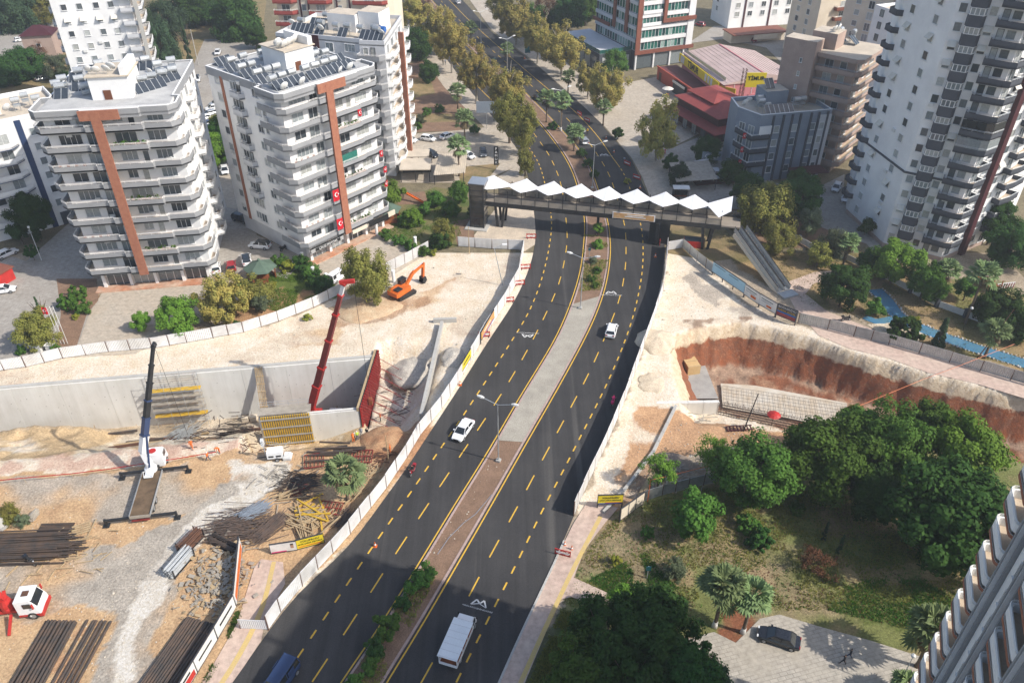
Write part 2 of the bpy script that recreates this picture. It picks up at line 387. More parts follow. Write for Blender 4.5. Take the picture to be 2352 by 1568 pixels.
# right of the road
paint([(1535, 575), (1610, 600), (1700, 690), (1800, 740), (1900, 760), (2450, 935), (2450, 1060), (1950, 1000), (1800, 970), (1640, 1000), (1480, 1120), (1400, 1200), (1330, 1180), (1440, 900), (1500, 740)], LIME)
paint([(1600, 600), (1700, 690), (1800, 735), (1700, 735), (1620, 690), (1560, 640)], (.36, .31, .26), (.40, .58, 3, 70), blend=.75)
paint([(1560, 730), (1720, 725), (1700, 760), (1580, 765)], BROWN, (.4, .55, 2, 71), blend=.7)
paint([(1470, 935), (1620, 950), (1830, 965), (1830, 1010), (1600, 1030), (1500, 1100), (1430, 1180), (1390, 1180), (1440, 1030)], (.52, .315, .18), (.25, .4, 4, 72))
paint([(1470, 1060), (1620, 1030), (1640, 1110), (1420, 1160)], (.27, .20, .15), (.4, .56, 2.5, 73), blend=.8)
# red cut face
top = interp(X, RP); dn = (top - Y)
zz_ = Zt + (fbm(X, Y, 2.2, 81) - .5) * 2.2
m = (Y < top + 1.5) & (Y > interp(X, RPS) + .2) & (X > at(1545, 850).x)
w = (m * (1 - smooth(-2.3, -1.6, zz_)))[..., None]; colr = colr * (1 - w) + np.array(REDE) * w
w = (m * (1 - smooth(-2.3, -1.6, zz_)) * smooth(.46, .7, fbm(X * 1.6, Y * .7, 1.6, 82)))[..., None]; colr = colr * (1 - w * .75) + np.array((.40, .24, .15)) * w * .75
w = (m * (Zt < -6.4) * smooth(.35, .6, fbm(X, Y, 3, 83)))[..., None]; colr = colr * (1 - w * .7) + np.array((.40, .30, .22)) * w * .7
# park lower right
LAWN = [(1230, 1600), (1310, 1330), (1345, 1255), (1395, 1190), (1480, 1135), (1660, 1095), (1830, 1000), (2450, 1060), (2450, 1640), (1230, 1640)]
paint(LAWN, (.27, .215, .125))
paint(LAWN, GRASS, (.34, .52, 7, 91), blend=.9)
paint(LAWN, DRY, (.52, .68, 4, 92), blend=.7)
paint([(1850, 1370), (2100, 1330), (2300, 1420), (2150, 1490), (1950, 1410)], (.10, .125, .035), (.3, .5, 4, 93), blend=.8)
paint([(1660, 1380), (1740, 1385), (1740, 1500), (1650, 1490)], (.24, .10, .055), (.2, .4, 2, 94))
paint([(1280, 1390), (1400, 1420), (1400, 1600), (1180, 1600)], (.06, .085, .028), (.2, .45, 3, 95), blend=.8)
# garden by the pool stream
PARK = [(1640, 520), (1720, 540), (1960, 560), (2160, 640), (2450, 700), (2450, 880), (2150, 800), (2000, 740), (1830, 690), (1700, 620)]
paint(PARK, (.33, .235, .125)); paint(PARK, (.15, .14, .06), (.48, .66, 5, 96), blend=.8)
paint([(2180, 640), (2340, 650), (2352, 760), (2200, 750)], (.14, .16, .05), (.3, .5, 3, 97), blend=.7)
# gardens on the left
paint([(480, 690), (640, 600), (770, 640), (780, 680), (640, 725), (500, 740)], (.11, .15, .035))
paint([(520, 690), (640, 660), (780, 670), (660, 730), (540, 760)], (.40, .24, .13), (.3, .5, 4, 98))
paint([(860, 490), (1060, 430), (1100, 520), (980, 580), (870, 540)], (.10, .14, .035)); paint([(900, 450), (1090, 440), (1100, 540), (1060, 560)], (.38, .24, .13), (.35, .5, 4, 99))
paint([(20, 640), (230, 660), (190, 800), (20, 830)], (.30, .175, .095), (.2, .4, 4, 101))
Zn = np.where(np.abs(Zt) < .02, -np.abs(fbm(X, Y, 2.2, 5) - .5) * .10, Zt + (fbm(X, Y, 1.4, 6) - .5) * .5)
nx, ny = len(gx), len(gy)
V = np.stack([X, Y, Zn], -1).reshape(-1, 3)
idx = np.arange(nx * ny).reshape(ny, nx)
Fq = np.stack([idx[:-1, :-1], idx[:-1, 1:], idx[1:, 1:], idx[1:, :-1]], -1).reshape(-1, 4)
ring = [(-1500, -300, 1500, GY0), (-1500, GY1, 1500, 2500), (-1500, GY0, GX0, GY1), (GX1, GY0, 1500, GY1)]
ev, ef = [], []
for (a, b, c_, e) in ring:
    n0 = len(V) + len(ev); ev += [(a, b, -.03), (c_, b, -.03), (c_, e, -.03), (a, e, -.03)]; ef.append((n0, n0 + 1, n0 + 2, n0 + 3))
V2 = np.vstack([V, np.array(ev)]); F2 = np.vstack([Fq, np.array(ef)])
me = bpy.data.meshes.new('ground')
me.vertices.add(len(V2)); me.vertices.foreach_set('co', V2.astype(np.float32).ravel())
me.loops.add(F2.size); me.loops.foreach_set('vertex_index', F2.astype(np.int32).ravel())
me.polygons.add(len(F2)); me.polygons.foreach_set('loop_start', np.arange(0, F2.size, 4, dtype=np.int32)); me.polygons.foreach_set('loop_total', np.full(len(F2), 4, np.int32))
me.polygons.foreach_set('use_smooth', np.ones(len(F2), bool))
me.update(); me.validate()
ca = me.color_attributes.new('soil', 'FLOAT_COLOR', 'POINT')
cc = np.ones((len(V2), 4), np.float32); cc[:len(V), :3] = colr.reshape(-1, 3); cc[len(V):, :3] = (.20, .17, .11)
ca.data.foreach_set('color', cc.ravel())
cu_ = me.attributes.new('cut', 'FLOAT', 'POINT'); cv_ = np.zeros(len(V2), np.float32); cv_[:len(V)] = ((Y < interp(X, RP) + 1.0) & (Y > interp(X, RPS) + .2) & (X > at(1545, 850).x) & (Zt < -.12) & (Zt > -6.6)).ravel(); cu_.data.foreach_set('value', cv_)
m, nt, bs = nodes('soil')
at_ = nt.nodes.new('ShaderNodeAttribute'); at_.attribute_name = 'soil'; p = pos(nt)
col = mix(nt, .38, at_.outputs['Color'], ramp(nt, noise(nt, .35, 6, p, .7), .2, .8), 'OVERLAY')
col = mix(nt, .35, col, ramp(nt, noise(nt, 3.5, 4, p, .7), .3, .7), 'OVERLAY')
v_ = nt.nodes.new('ShaderNodeTexVoronoi'); v_.inputs['Scale'].default_value = 1.7; nt.links.new(p, v_.inputs['Vector'])
spk = ramp(nt, v_.outputs['Distance'], .08, .05); col = mix(nt, spk, col, mix(nt, .25, col, (.62, .56, .48)))
ct_ = nt.nodes.new('ShaderNodeAttribute'); ct_.attribute_name = 'cut'; sx_ = nt.nodes.new('ShaderNodeSeparateXYZ'); nt.links.new(p, sx_.inputs[0])
ma_ = nt.nodes.new('ShaderNodeMath'); ma_.operation = 'MULTIPLY_ADD'; ma_.inputs[1].default_value = 2.6; nt.links.new(noise(nt, .55, 6, p, .65), ma_.inputs[0]); nt.links.new(sx_.outputs[2], ma_.inputs[2])
redc = mix(nt, ramp(nt, noise(nt, .9, 6, p, .75), .38, .62), (.30, .105, .05), (.20, .095, .06)); redc = mix(nt, ramp(nt, noise(nt, 1.7, 5, p, .8), .56, .7), redc, (.42, .25, .15))
lim_ = mix(nt, ramp(nt, noise(nt, 1.1, 6, p, .75), .4, .65), (.68, .57, .42), (.50, .38, .25))
col = mix(nt, ct_.outputs['Fac'], col, mix(nt, ramp(nt, ma_.outputs[0], -1.15, -.75), redc, lim_))
nt.links.new(col, bs.inputs['Base Color']); bs.inputs['Roughness'].default_value = .95; bs.inputs['Specular IOR Level'].default_value = .1
bump(nt, bs, noise(nt, 2.2, 7, p, .75), .7, .35)
me.materials.append(m)
tag(ob('ground', me), kind='structure')

# ================================================================ sheets: roads, pavements, lots
m, nt, bs = nodes('asphalt'); p = pos(nt)
col = mix(nt, ramp(nt, noise(nt, .10, 5, p), .35, .68), (.040, .039, .040), (.057, .055, .054))
mp = nt.nodes.new('ShaderNodeMapping'); mp.inputs['Rotation'].default_value = (0, 0, R(-21)); mp.inputs['Scale'].default_value = (1.1, .035, 1); nt.links.new(p, mp.inputs['Vector'])
col = mix(nt, .28, col, ramp(nt, noise(nt, 1.0, 4, mp.outputs[0]), .2, .8), 'OVERLAY')
mp2 = nt.nodes.new('ShaderNodeMapping'); mp2.inputs['Rotation'].default_value = (0, 0, R(-22)); mp2.inputs['Scale'].default_value = (.30, .006, 1); nt.links.new(p, mp2.inputs['Vector'])
col = mix(nt, ramp(nt, noise(nt, 1.0, 3, mp2.outputs[0]), .62, .78), col, (.12, .113, .104))
col = mix(nt, .28, col, ramp(nt, noise(nt, 14, 3, p), .3, .7), 'OVERLAY')
nt.links.new(col, bs.inputs['Base Color']); bs.inputs['Roughness'].default_value = .88; bs.inputs['Specular IOR Level'].default_value = .25
bump(nt, bs, noise(nt, 9, 3, p), .15)
T['asphalt'] = m
def paving(name, a, b, tile=(.8, .8), rot=0, mortar=.6, msize=.02, scale=.25, off=.5):
    m, nt, bs = nodes(name); p = pos(nt)
    mp = nt.nodes.new('ShaderNodeMapping'); mp.inputs['Rotation'].default_value = (0, 0, R(rot)); nt.links.new(p, mp.inputs['Vector'])
    br = nt.nodes.new('ShaderNodeTexBrick'); nt.links.new(mp.outputs[0], br.inputs['Vector'])
    br.inputs['Color1'].default_value = rgb(a); br.inputs['Color2'].default_value = rgb(tuple(x * .86 for x in a)); br.inputs['Mortar'].default_value = rgb(tuple(x * mortar for x in a))
    br.inputs['Scale'].default_value = 1; br.inputs['Brick Width'].default_value = tile[0]; br.inputs['Row Height'].default_value = tile[1]; br.inputs['Mortar Size'].default_value = msize; br.offset = off
    col = mix(nt, ramp(nt, noise(nt, scale, 6, p, .65), .38, .66), br.outputs['Color'], b)
    col = mix(nt, .24, col, ramp(nt, noise(nt, 1.4, 5, p), .25, .75), 'OVERLAY')
    nt.links.new(col, bs.inputs['Base Color']); bs.inputs['Roughness'].default_value = .9
    bump(nt, bs, noise(nt, 6, 3, p), .2)
    return m
T['pink'] = paving('pink_paving', (.53, .39, .32), (.55, .43, .35), (.5, .5), -21, mortar=.8)
T['beige'] = paving('beige_paving', (.50, .44, .36), (.43, .36, .28), (.6, .3), 9)
T['greyp'] = paving('grey_paving', (.40, .37, .33), (.30, .27, .235), (.6, .3), 30)
T['cobble'] = paving('interlocking_paving', (.46, .42, .36), (.40, .36, .30), (.9, .45), -15, mortar=.62, msize=.045)
T['blind'] = M('yellow_tactile_paving', (.60, .44, .16), (.54, .40, .19), 1.4, .9)
T['plaza'] = paving('plaza_paving', (.50, .44, .36), (.40, .34, .27), (1.0, 1.0), 20)
T['redtile'] = paving('red_white_tiles', (.50, .22, .12), (.55, .42, .32), (1.2, .6), 9)
T['grass'] = M('lawn_grass', (.09, .125, .035), (.20, .165, .075), .35, .95, bmp=.8, bscale=14, fine=.5)
T['bed'] = M('red_brown_soil', (.26, .165, .11), (.19, .12, .08), .5, .95, bmp=.8, bscale=6, fine=.4)
T['limesoil'] = M('pale_made_ground', (.62, .52, .40), (.46, .39, .31), .4, .95, bmp=.6, bscale=5, fine=.4)
T['drygrass'] = M('dry_lawn', (.30, .215, .115), (.17, .145, .065), .3, .95, bmp=.8, bscale=12, fine=.5)
def sheet(name, pts, mat, z, px=True, kind='structure', parent=None):
    P = [at(u, v, z) for u, v in pts] if px else [Vector((q[0], q[1], z)) for q in pts]
    n = len(P); A = sum(P[i].x * P[(i + 1) % n].y - P[(i + 1) % n].x * P[i].y for i in range(n))
    if A < 0: P = P[::-1]
    o = mk(name, MB().add(P, [tuple(range(n))]), mat, parent)
    if parent is None: tag(o, kind=kind)
    return o
def catmull(P, step=1.0):
    P = [Vector((p[0], p[1])) for p in P]; Q = [2 * P[0] - P[1]] + P + [2 * P[-1] - P[-2]]; out = []
    for i in range(1, len(Q) - 2):
        a, b, c_, e = Q[i - 1], Q[i], Q[i + 1], Q[i + 2]; n = max(1, int((c_ - b).length / step))
        for k in range(n):
            t = k / n
            out.append(.5 * ((2 * b) + (c_ - a) * t + (2 * a - 5 * b + 4 * c_ - e) * t * t + (3 * b - a - 3 * c_ + e) * t ** 3))
    out.append(P[-1]); return out
def relax(L, k=6):
    for _ in range(k): L = [L[0]] + [(L[i - 1] + L[i] * 2 + L[i + 1]) / 4 for i in range(1, len(L) - 1)] + [L[-1]]
    return L
def offset(L, dd):
    out = []
    for i in range(len(L)):
        t = (L[min(i + 1, len(L) - 1)] - L[max(i - 1, 0)]).normalized(); out.append(L[i] + Vector((-t.y, t.x)) * dd)
    return out
def curve(pts, ext=True): return relax(catmull([at(u, v) for u, v in pts], 1.5))
RS_far = [(1404, 359), (1378, 320), (1337, 273), (1306, 244), (1274, 218), (1197, 153), (1129, 94), (1070, 40), (1010, -20), (900, -120)]
C_RS = curve([(985, 1700), (1048, 1564), (1085, 1494), (1137, 1390), (1170, 1327), (1184, 1299), (1212, 1241), (1251, 1161), (1290, 1088), (1335, 999), (1376, 919), (1410, 846), (1437, 779), (1453, 731), (1464, 688), (1472, 647), (1477, 605), (1477, 566), (1475, 532), (1471, 512), (1446, 431), (1429, 392)] + RS_far)
C_RL = curve([(915, 1660), (981, 1543), (1086, 1353), (1131, 1265), (1176, 1187), (1215, 1114), (1251, 1046), (1285, 984), (1316, 926), (1345, 872), (1369, 822), (1408, 729), (1423, 686), (1432, 647), (1437, 608), (1438, 571), (1437, 537), (1433, 509), (1406, 419), (1394, 392), (1380, 368), (1350, 324), (1312, 283), (1283, 255), (1180, 160), (1108, 96), (1050, 42), (990, -20), (880, -120)])
C_MR = curve([(820, 1680), (884, 1568), (954, 1457), (1027, 1332), (1126, 1161), (1207, 1018), (1275, 900), (1340, 781), (1371, 714), (1391, 652), (1401, 584), (1399, 537), (1393, 501), (1363, 406), (1344, 364), (1316, 328), (1285, 294), (1256, 263), (1160, 168), (1085, 98), (1030, 44), (970, -20), (860, -120)])
C_ML = curve([(745, 1630), (811, 1527), (853, 1473), (895, 1405), (960, 1301), (1045, 1161), (1116, 1048), (1176, 945), (1207, 893), (1275, 781), (1311, 699), (1334, 623), (1342, 558), (1343, 496), (1320, 406), (1295, 356), (1267, 317), (1233, 276), (1140, 172), (1070, 102), (1015, 46), (955, -20), (845, -120)])
C_LL = curve([(655, 1660), (740, 1530), (810, 1427), (868, 1333), (925, 1247), (975, 1170), (1023, 1098), (1066, 1033), (1107, 973), (1145, 915), (1178, 862), (1207, 812), (1232, 765), (1253, 722), (1272, 683), (1286, 645), (1295, 607), (1301, 570), (1303, 537), (1290, 430), (1268, 370), (1243, 330), (1190, 262), (1110, 178), (1045, 107), (995, 50), (930, -20), (820, -120)])
C_LS = curve([(580, 1660), (666, 1535), (712, 1468), (758, 1400), (801, 1335), (843, 1275), (880, 1219), (936, 1142), (984, 1070), (1058, 963), (1118, 872), (1162, 804), (1181, 774), (1215, 717), (1241, 652), (1256, 595), (1265, 543), (1266, 493), (1246, 400), (1233, 367), (1212, 335), (1160, 262), (1100, 202), (1035, 130), (975, 70), (900, -20), (790, -120)])
C_LE = curve([(470, 1660), (564, 1524), (616, 1450), (694, 1348), (788, 1272), (871, 1161), (934, 1075), (980, 1004), (1055, 890), (1123, 781), (1181, 693), (1215, 618), (1230, 553), (1226, 485), (1212, 400), (1190, 350), (1160, 305), (1090, 222), (1020, 150), (960, 85), (870, -20), (760, -120)])
C_RE = curve([(1085, 1700), (1145, 1566), (1186, 1473), (1233, 1374), (1280, 1275), (1316, 1190), (1352, 1103), (1389, 1025), (1415, 965), (1438, 905), (1459, 845), (1480, 781), (1506, 701), (1521, 636), (1527, 571), (1519, 522), (1469, 407), (1448, 364), (1427, 338), (1388, 294), (1355, 257), (1311, 221), (1274, 187), (1207, 130), (1129, 73), (1071, 10), (1030, -30), (930, -120)])
road = thing('road', None, None); tag(road, kind='structure')
def strip(name, A, B, mat, z, parent=None, n=160):
    def rs(L):
        d = [0]
        for i in range(1, len(L)): d.append(d[-1] + (L[i] - L[i - 1]).length)
        return [Vector((np.interp(t, d, [q.x for q in L]), np.interp(t, d, [q.y for q in L]))) for t in np.linspace(0, d[-1], n)]
    a, b = rs(A), rs(B); vs = [(q.x, q.y, z) for q in a] + [(q.x, q.y, z) for q in b]
    return mk(name, MB().add(vs, [(i, n + i, n + i + 1, i + 1) for i in range(n - 1)]), mat, parent)
strip('asphalt_surface', C_LE, C_RE, T['asphalt'], .03, road)
def line_strip(name, L, w, mat, z, parent=road):
    return strip(name, offset(L, -w / 2), offset(L, w / 2), mat, z, parent)
line_strip('edge_line', offset(C_ML, .12), .17, T['yel'], .036)
line_strip('edge_line', offset(C_MR, -.12), .17, T['yel'], .036)
def dashes(name, L, on, off_, w, s0=0, s1=1e9, ph=0):
    d = [0]
    for i in range(1, len(L)): d.append(d[-1] + (L[i] - L[i - 1]).length)
    me = MB().box(-on / 2, -w / 2, 0, on / 2, w / 2, .004).mesh(name, T['yel'])
    s = ph + s0
    while s < min(d[-1], s1):
        x = np.interp(s, d, [q.x for q in L]); y = np.interp(s, d, [q.y for q in L]); x2 = np.interp(s + .5, d, [q.x for q in L]); y2 = np.interp(s + .5, d, [q.y for q in L])
        ob(name, me, road, (x, y, .033), (0, 0, math.atan2(y2 - y, x2 - x))); s += on + off_
def arc_at(L, u, v):
    q = at(u, v).xy; d = 0; best = (1e9, 0)
    for i in range(len(L)):
        if i: d += (L[i] - L[i - 1]).length
        e = (L[i] - q).length
        if e < best[0]: best = (e, d)
    return best[1]
def phase(L, u, v, per): return arc_at(L, u, v) % per
dashes('lane_dash', C_LL, 2.9, 3.1, .17, ph=phase(C_LL, 868, 1333, 6.0), s1=330)
dashes('lane_dash', C_RL, 2.9, 3.1, .17, ph=phase(C_RL, 1086, 1353, 6.0), s1=330)
dashes('short_dash', C_LS, 1.15, 1.35, .2, ph=phase(C_LS, 801, 1335, 2.5), s1=200)
dashes('short_dash', C_RS, 1.15, 1.35, .2, ph=phase(C_RS, 1137, 1390, 2.5), s1=arc_at(C_RS, 1424, 385))
def sub(L, s0, s1):
    d = [0]
    for i in range(1, len(L)): d.append(d[-1] + (L[i] - L[i - 1]).length)
    return [L[i] for i in range(len(L)) if s0 <= d[i] <= s1]
line_strip('edge_line', sub(C_RS, arc_at(C_RS, 1424, 385), 1e9), .17, T['yel'], .036)
line_strip('edge_line', sub(C_LS, arc_at(C_LS, 1160, 262), 1e9), .17, T['yel'], .036)
# median: raised bed between kerbs
med = thing('median_strip', None, None); tag(med, kind='structure')
mA, mB = offset(C_ML, -.22), offset(C_MR, .22)
strip('bed_soil', mA, mB, T['bed'], .12, med)
def kerb(name, L, w, h, mat, parent, s0=0, s1=1e9, gap=.03, ln=1.0):
    d = [0]
    for i in range(1, len(L)): d.append(d[-1] + (L[i] - L[i - 1]).length)
    mb = MB(); s = s0; xs = [q.x for q in L]; ys = [q.y for q in L]
    while s + ln < min(d[-1], s1):
        a = Vector((np.interp(s, d, xs), np.interp(s, d, ys), h / 2 + .02)); b = Vector((np.interp(s + ln - gap, d, xs), np.interp(s + ln - gap, d, ys), h / 2 + .02))
        mb.bar(a, b, w, h); s += ln
    o = mk(name, mb, mat, parent); o['kind'] = 'stuff'; return o
kerb('kerb_stones', offset(mA, -.13), .26, .17, T['kerb'], med)
kerb('kerb_stones', offset(mB, .13), .26, .17, T['kerb'], med)
sA, sB = arc_at(mA, 1147, 1010), arc_at(mA, 1318, 690); sC, sD = arc_at(mB, 1215, 1020), arc_at(mB, 1385, 680)
strip('cast_concrete', sub(offset(mA, -.26), sA, sB), sub(offset(mB, .26), sC, sD), M('dusty_concrete', (.40, .37, .31), (.31, .285, .24), .35, .9, bmp=.3, fine=.3), .165, med)
# pavements beside the road
sheet('pavement', [(1085, 1700), (1146, 1566), (1187, 1473), (1234, 1374), (1281, 1275), (1318, 1200), (1350, 1150), (1420, 1165), (1390, 1200), (1343, 1262), (1318, 1325), (1420, 1372), (1405, 1398), (1312, 1370), (1285, 1376), (1205, 1568), (1160, 1660)], T['pink'], .12)
kerb('kerb_stones', sub(offset(C_RE, -.1), 0, arc_at(C_RE, 1311, 1210)), .25, .16, T['conc'], road)
strip('tactile_strip', catmull(ats([(1150, 1680), (1190, 1568), (1300, 1330), (1375, 1185)])), catmull(ats([(1162, 1680), (1202, 1568), (1310, 1332), (1384, 1188)])), T['blind'], .128, road, 30)
sheet('pavement', [(395, 1660), (470, 1560), (545, 1430), (560, 1380), (585, 1300), (600, 1283), (650, 1290), (655, 1340), (610, 1420), (600, 1470), (560, 1530), (470, 1655)], T['pink'], .10)
strip('tactile_strip', catmull(ats([(455, 1640), (540, 1510), (595, 1400), (625, 1290)])), catmull(ats([(467, 1642), (552, 1512), (606, 1402), (635, 1290)])), T['blind'], .112, road, 30)
# lots and streets around the blocks
SH = [('street', [(-60, 870), (-60, 560), (60, 600), (150, 520), (215, 470), (245, 520), (212, 640), (225, 690), (180, 800), (120, 815)], 'greyp', .03),
 ('forecourt', [(235, 672), (470, 648), (560, 690), (480, 730), (310, 812), (170, 820), (205, 720)], 'beige', .035),
 ('garden_bed', [(130, 640), (222, 640), (226, 690), (200, 720), (170, 815), (128, 812), (140, 720)], 'bed', .05),
 ('parking_lot', [(470, 90), (600, 90), (530, 280), (560, 420), (590, 540), (700, 590), (660, 640), (580, 620), (480, 640), (430, 430), (385, 330), (410, 230)], 'greyp', .03),
 ('sunny_court', [(435, 405), (555, 400), (565, 470), (540, 480), (440, 460)], 'beige', .036),
 ('terrace', [(695, 600), (870, 535), (985, 580), (890, 640), (790, 660), (760, 650)], 'beige', .035),
 ('garden', [(930, 150), (1000, 130), (1080, 260), (1060, 300), (935, 305)], 'bed', .03),
 ('garden', [(932, 190), (985, 170), (1000, 215), (935, 230)], 'drygrass', .036),
 ('garden', [(940, 262), (1040, 262), (1050, 280), (938, 282)], 'drygrass', .036),
 ('footpath', [(920, 60), (960, 50), (1085, 215), (1150, 290), (1200, 360), (1205, 420), (1120, 420), (1180, 385), (1120, 300), (1020, 200)], 'plaza', .04),
 ('parking_lot', [(920, 310), (1050, 300), (1140, 290), (1180, 385), (1100, 420), (920, 420)], 'plaza', .034),
 ('lawn', [(1050, 385), (1150, 375), (1110, 425), (1060, 430)], 'drygrass', .044),
 ('street', [(-60, 240), (-60, 90), (130, 30), (160, 60), (60, 130)], 'greyp', .03),
 ('garden', [(-60, 130), (60, 110), (180, 100), (200, 300), (-60, 300)], 'drygrass', .025),
 ('forest_floor', [(340, -60), (620, -60), (600, 95), (470, 100), (420, 210), (380, 240), (350, 100)], 'drygrass', .02),
 ('pavement', [(1071, -10), (1130, -10), (1240, 90), (1330, 170), (1440, 190), (1520, 175), (1640, 290), (1520, 350), (1560, 440), (1500, 470), (1475, 407), (1450, 362), (1390, 292), (1313, 219), (1209, 128), (1131, 71)], 'plaza', .05),
 ('parking_lot', [(1520, 350), (1640, 300), (1780, 420), (1880, 430), (1940, 400), (1930, 520), (1700, 480), (1570, 480)], 'greyp', .034),
 ('street', [(1580, 100), (1640, 60), (1790, 60), (1900, 170), (1840, 190), (1760, 110), (1660, 90)], 'greyp', .03),
 ('street', [(1740, 480), (1920, 440), (2000, 520), (2060, 640), (1990, 560), (1880, 520)], 'greyp', .03),
 ('footpath', [(1800, 660), (1815, 645), (1870, 625), (1920, 620), (1940, 640), (1870, 650), (1850, 675), (1900, 715), (1990, 750), (2080, 785), (2200, 815), (2420, 890), (2420, 915), (2150, 830), (1950, 775), (1830, 715)], 'pink', .04),
 ('pavement', [(1850, 735), (2000, 775), (2150, 815), (2420, 905), (2420, 935), (2240, 880), (2130, 855), (2040, 822), (1950, 800), (1880, 770)], 'pink', .045),
 ('bare_ground', [(1120, 555), (1085, 545), (1150, 465), (1227, 462), (1232, 560), (1205, 577)], 'limesoil', .028),
 ('garden', [(858, 505), (900, 465), (1000, 430), (1070, 440), (1098, 520), (1055, 565), (985, 580), (880, 545)], 'grass', .03), ('garden_bed', [(900, 445), (975, 440), (985, 470), (915, 470)], 'bed', .036), ('garden_bed', [(1040, 510), (1085, 500), (1090, 550), (1050, 562)], 'bed', .036),
 ('bare_ground', [(1532, 500), (1655, 515), (1720, 590), (1640, 600), (1535, 582)], 'drygrass', .026), ('garden', [(1570, 470), (1660, 515), (1720, 560), (1830, 570), (1960, 560), (1990, 560), (1900, 450), (1740, 430)], 'bed', .024),
 ('courtyard', [(1560, 1470), (1640, 1450), (1690, 1475), (1745, 1420), (1790, 1410), (1890, 1440), (2000, 1470), (2140, 1515), (2260, 1560), (2420, 1700), (1620, 1700), (1640, 1560)], 'cobble', .05),
 ]
for nm, poly, mt, z in SH: sheet(nm, poly, T[mt], z)
# ================================================================ buildings
_W = {}
def win_mesh(w, h, style='w'):
    k = (round(w, 2), round(h, 2), style)
    if k not in _W:
        f = MB(); t = .07; d = .11
        f.box(-w/2 - t, -d, -t, w/2 + t, .0, 0); f.box(-w/2 - t, -d, h, w/2 + t, .0, h + t)
        f.box(-w/2 - t, -d, 0, -w/2, .0, h); f.box(w/2, -d, 0, w/2 + t, .0, h)
        n = max(1, int(round(w / .95)))
        for i in range(1, n): x = -w/2 + w * i / n; f.box(x - .03, -.08, 0, x + .03, -.0, h)
        if style == 'w': f.box(-w/2 - .15, -.2, -t - .06, w/2 + .15, 0, -t)
        p = MB().add([(-w/2, -.03, 0), (w/2, -.03, 0), (w/2, -.03, h), (-w/2, -.03, h)], [(0, 1, 2, 3)])
        fm = T['dkrail'] if style == 'd' else T['frame']
        _W[k] = (f.mesh('window', fm), p.mesh('pane', T['gglass'] if style == 'g' else T['glass']))
    return _W[k]
_SH = {}
def awning_mesh(w):
    k = round(w, 1)
    if k not in _SH: _SH[k] = MB().add([(-k/2, 0, .1), (k/2, 0, .1), (k/2, -.75, -.75), (-k/2, -.75, -.75), (-k/2, 0, .05), (k/2, 0, .05), (k/2, -.72, -.8), (-k/2, -.72, -.8)], [(3, 2, 1, 0), (4, 5, 6, 7), (2, 3, 7, 6), (0, 3, 7, 4), (1, 5, 6, 2)]).mesh('sun_shade', T['shutter'])
    return _SH[k]
def text(parent, body, size, loc, rot, mat, name='lettering', ext=.01, bold=0.0):
    cu = bpy.data.curves.new(name, 'FONT'); cu.body = body; cu.size = size; cu.extrude = ext; cu.align_x = 'CENTER'; cu.align_y = 'CENTER'; cu.offset = bold
    cu.resolution_u = 2
    tmp = bpy.data.objects.new(name, cu); me = bpy.data.meshes.new_from_object(tmp); bpy.data.objects.remove(tmp); bpy.data.curves.remove(cu)
    me.materials.clear(); me.materials.append(mat); return ob(name, me, parent, loc, rot)
class Bld:
    def __init__(s, name, label, o, rz, cat='apartment block', group=None):
        s.a = R(rz); s.o = Vector((o[0], o[1], 0)); s.root = thing(name, label, cat, s.o, s.a, group)
    def part(s, name, mb, mats, parent=None, **k): return mk(name, mb, mats, parent or s.root, **k)
    def win(s, x, y, z, ang, w, h, style='w', shade=False):
        f, p = win_mesh(w, h, style); o = ob('window', f, s.root, (x, y, z), (0, 0, ang)); ob('pane', p, o)
        if shade: ob('sun_shade', awning_mesh(w + .3), o, (0, -.1, h))
        return o
    def edge(s, p0, p1, zs, specs, shade=0.0):
        """windows along a wall from p0 to p1 (outside on the right hand); specs = (metres along, width, height, sill[, style])"""
        d = Vector((p1[0] - p0[0], p1[1] - p0[1])).normalized(); ang = math.atan2(d.y, d.x)
        for z in zs:
            for sp in specs:
                st = sp[4] if len(sp) > 4 else 'w'
                s.win(p0[0] + d.x * sp[0], p0[1] + d.y * sp[0], z + sp[3], ang, sp[1], sp[2], st, random.random() < shade)
    def balcony(s, line, back, zs, mats, h=.78, rails=(.98, 1.14), lip=.3, railmat=None, name='balcony', th=.14, skip=()):
        """parapet along line (inside on the left hand), slab closed along back; repeated at each level"""
        mb = MB(); mb.prism(list(line) + list(back), -lip + .03, 0, 0, 1); mb.wall(line, -lip, h, th, 0)
        me = mb.mesh(name, *mats)
        rb = MB()
        for hz in rails:
            for i in range(len(line) - 1): rb.tube((line[i][0], line[i][1], hz), (line[i + 1][0], line[i + 1][1], hz), .035, 4)
        for i in range(len(line) - 1):
            a, b = Vector(line[i]), Vector(line[i + 1]); n = max(1, int((b - a).length / 1.6))
            for k in range(n): q = a.lerp(b, k / n); rails and rb.tube((q.x, q.y, h - .05), (q.x, q.y, rails[-1]), .03, 4)
        rme = rb.mesh('railing', railmat or T['rail']) if rails else None
        for z in zs:
            if z in skip: continue
            o = ob(name, me, s.root, (0, 0, z))
            if rme: ob('railing', rme, o)
_rf = {}
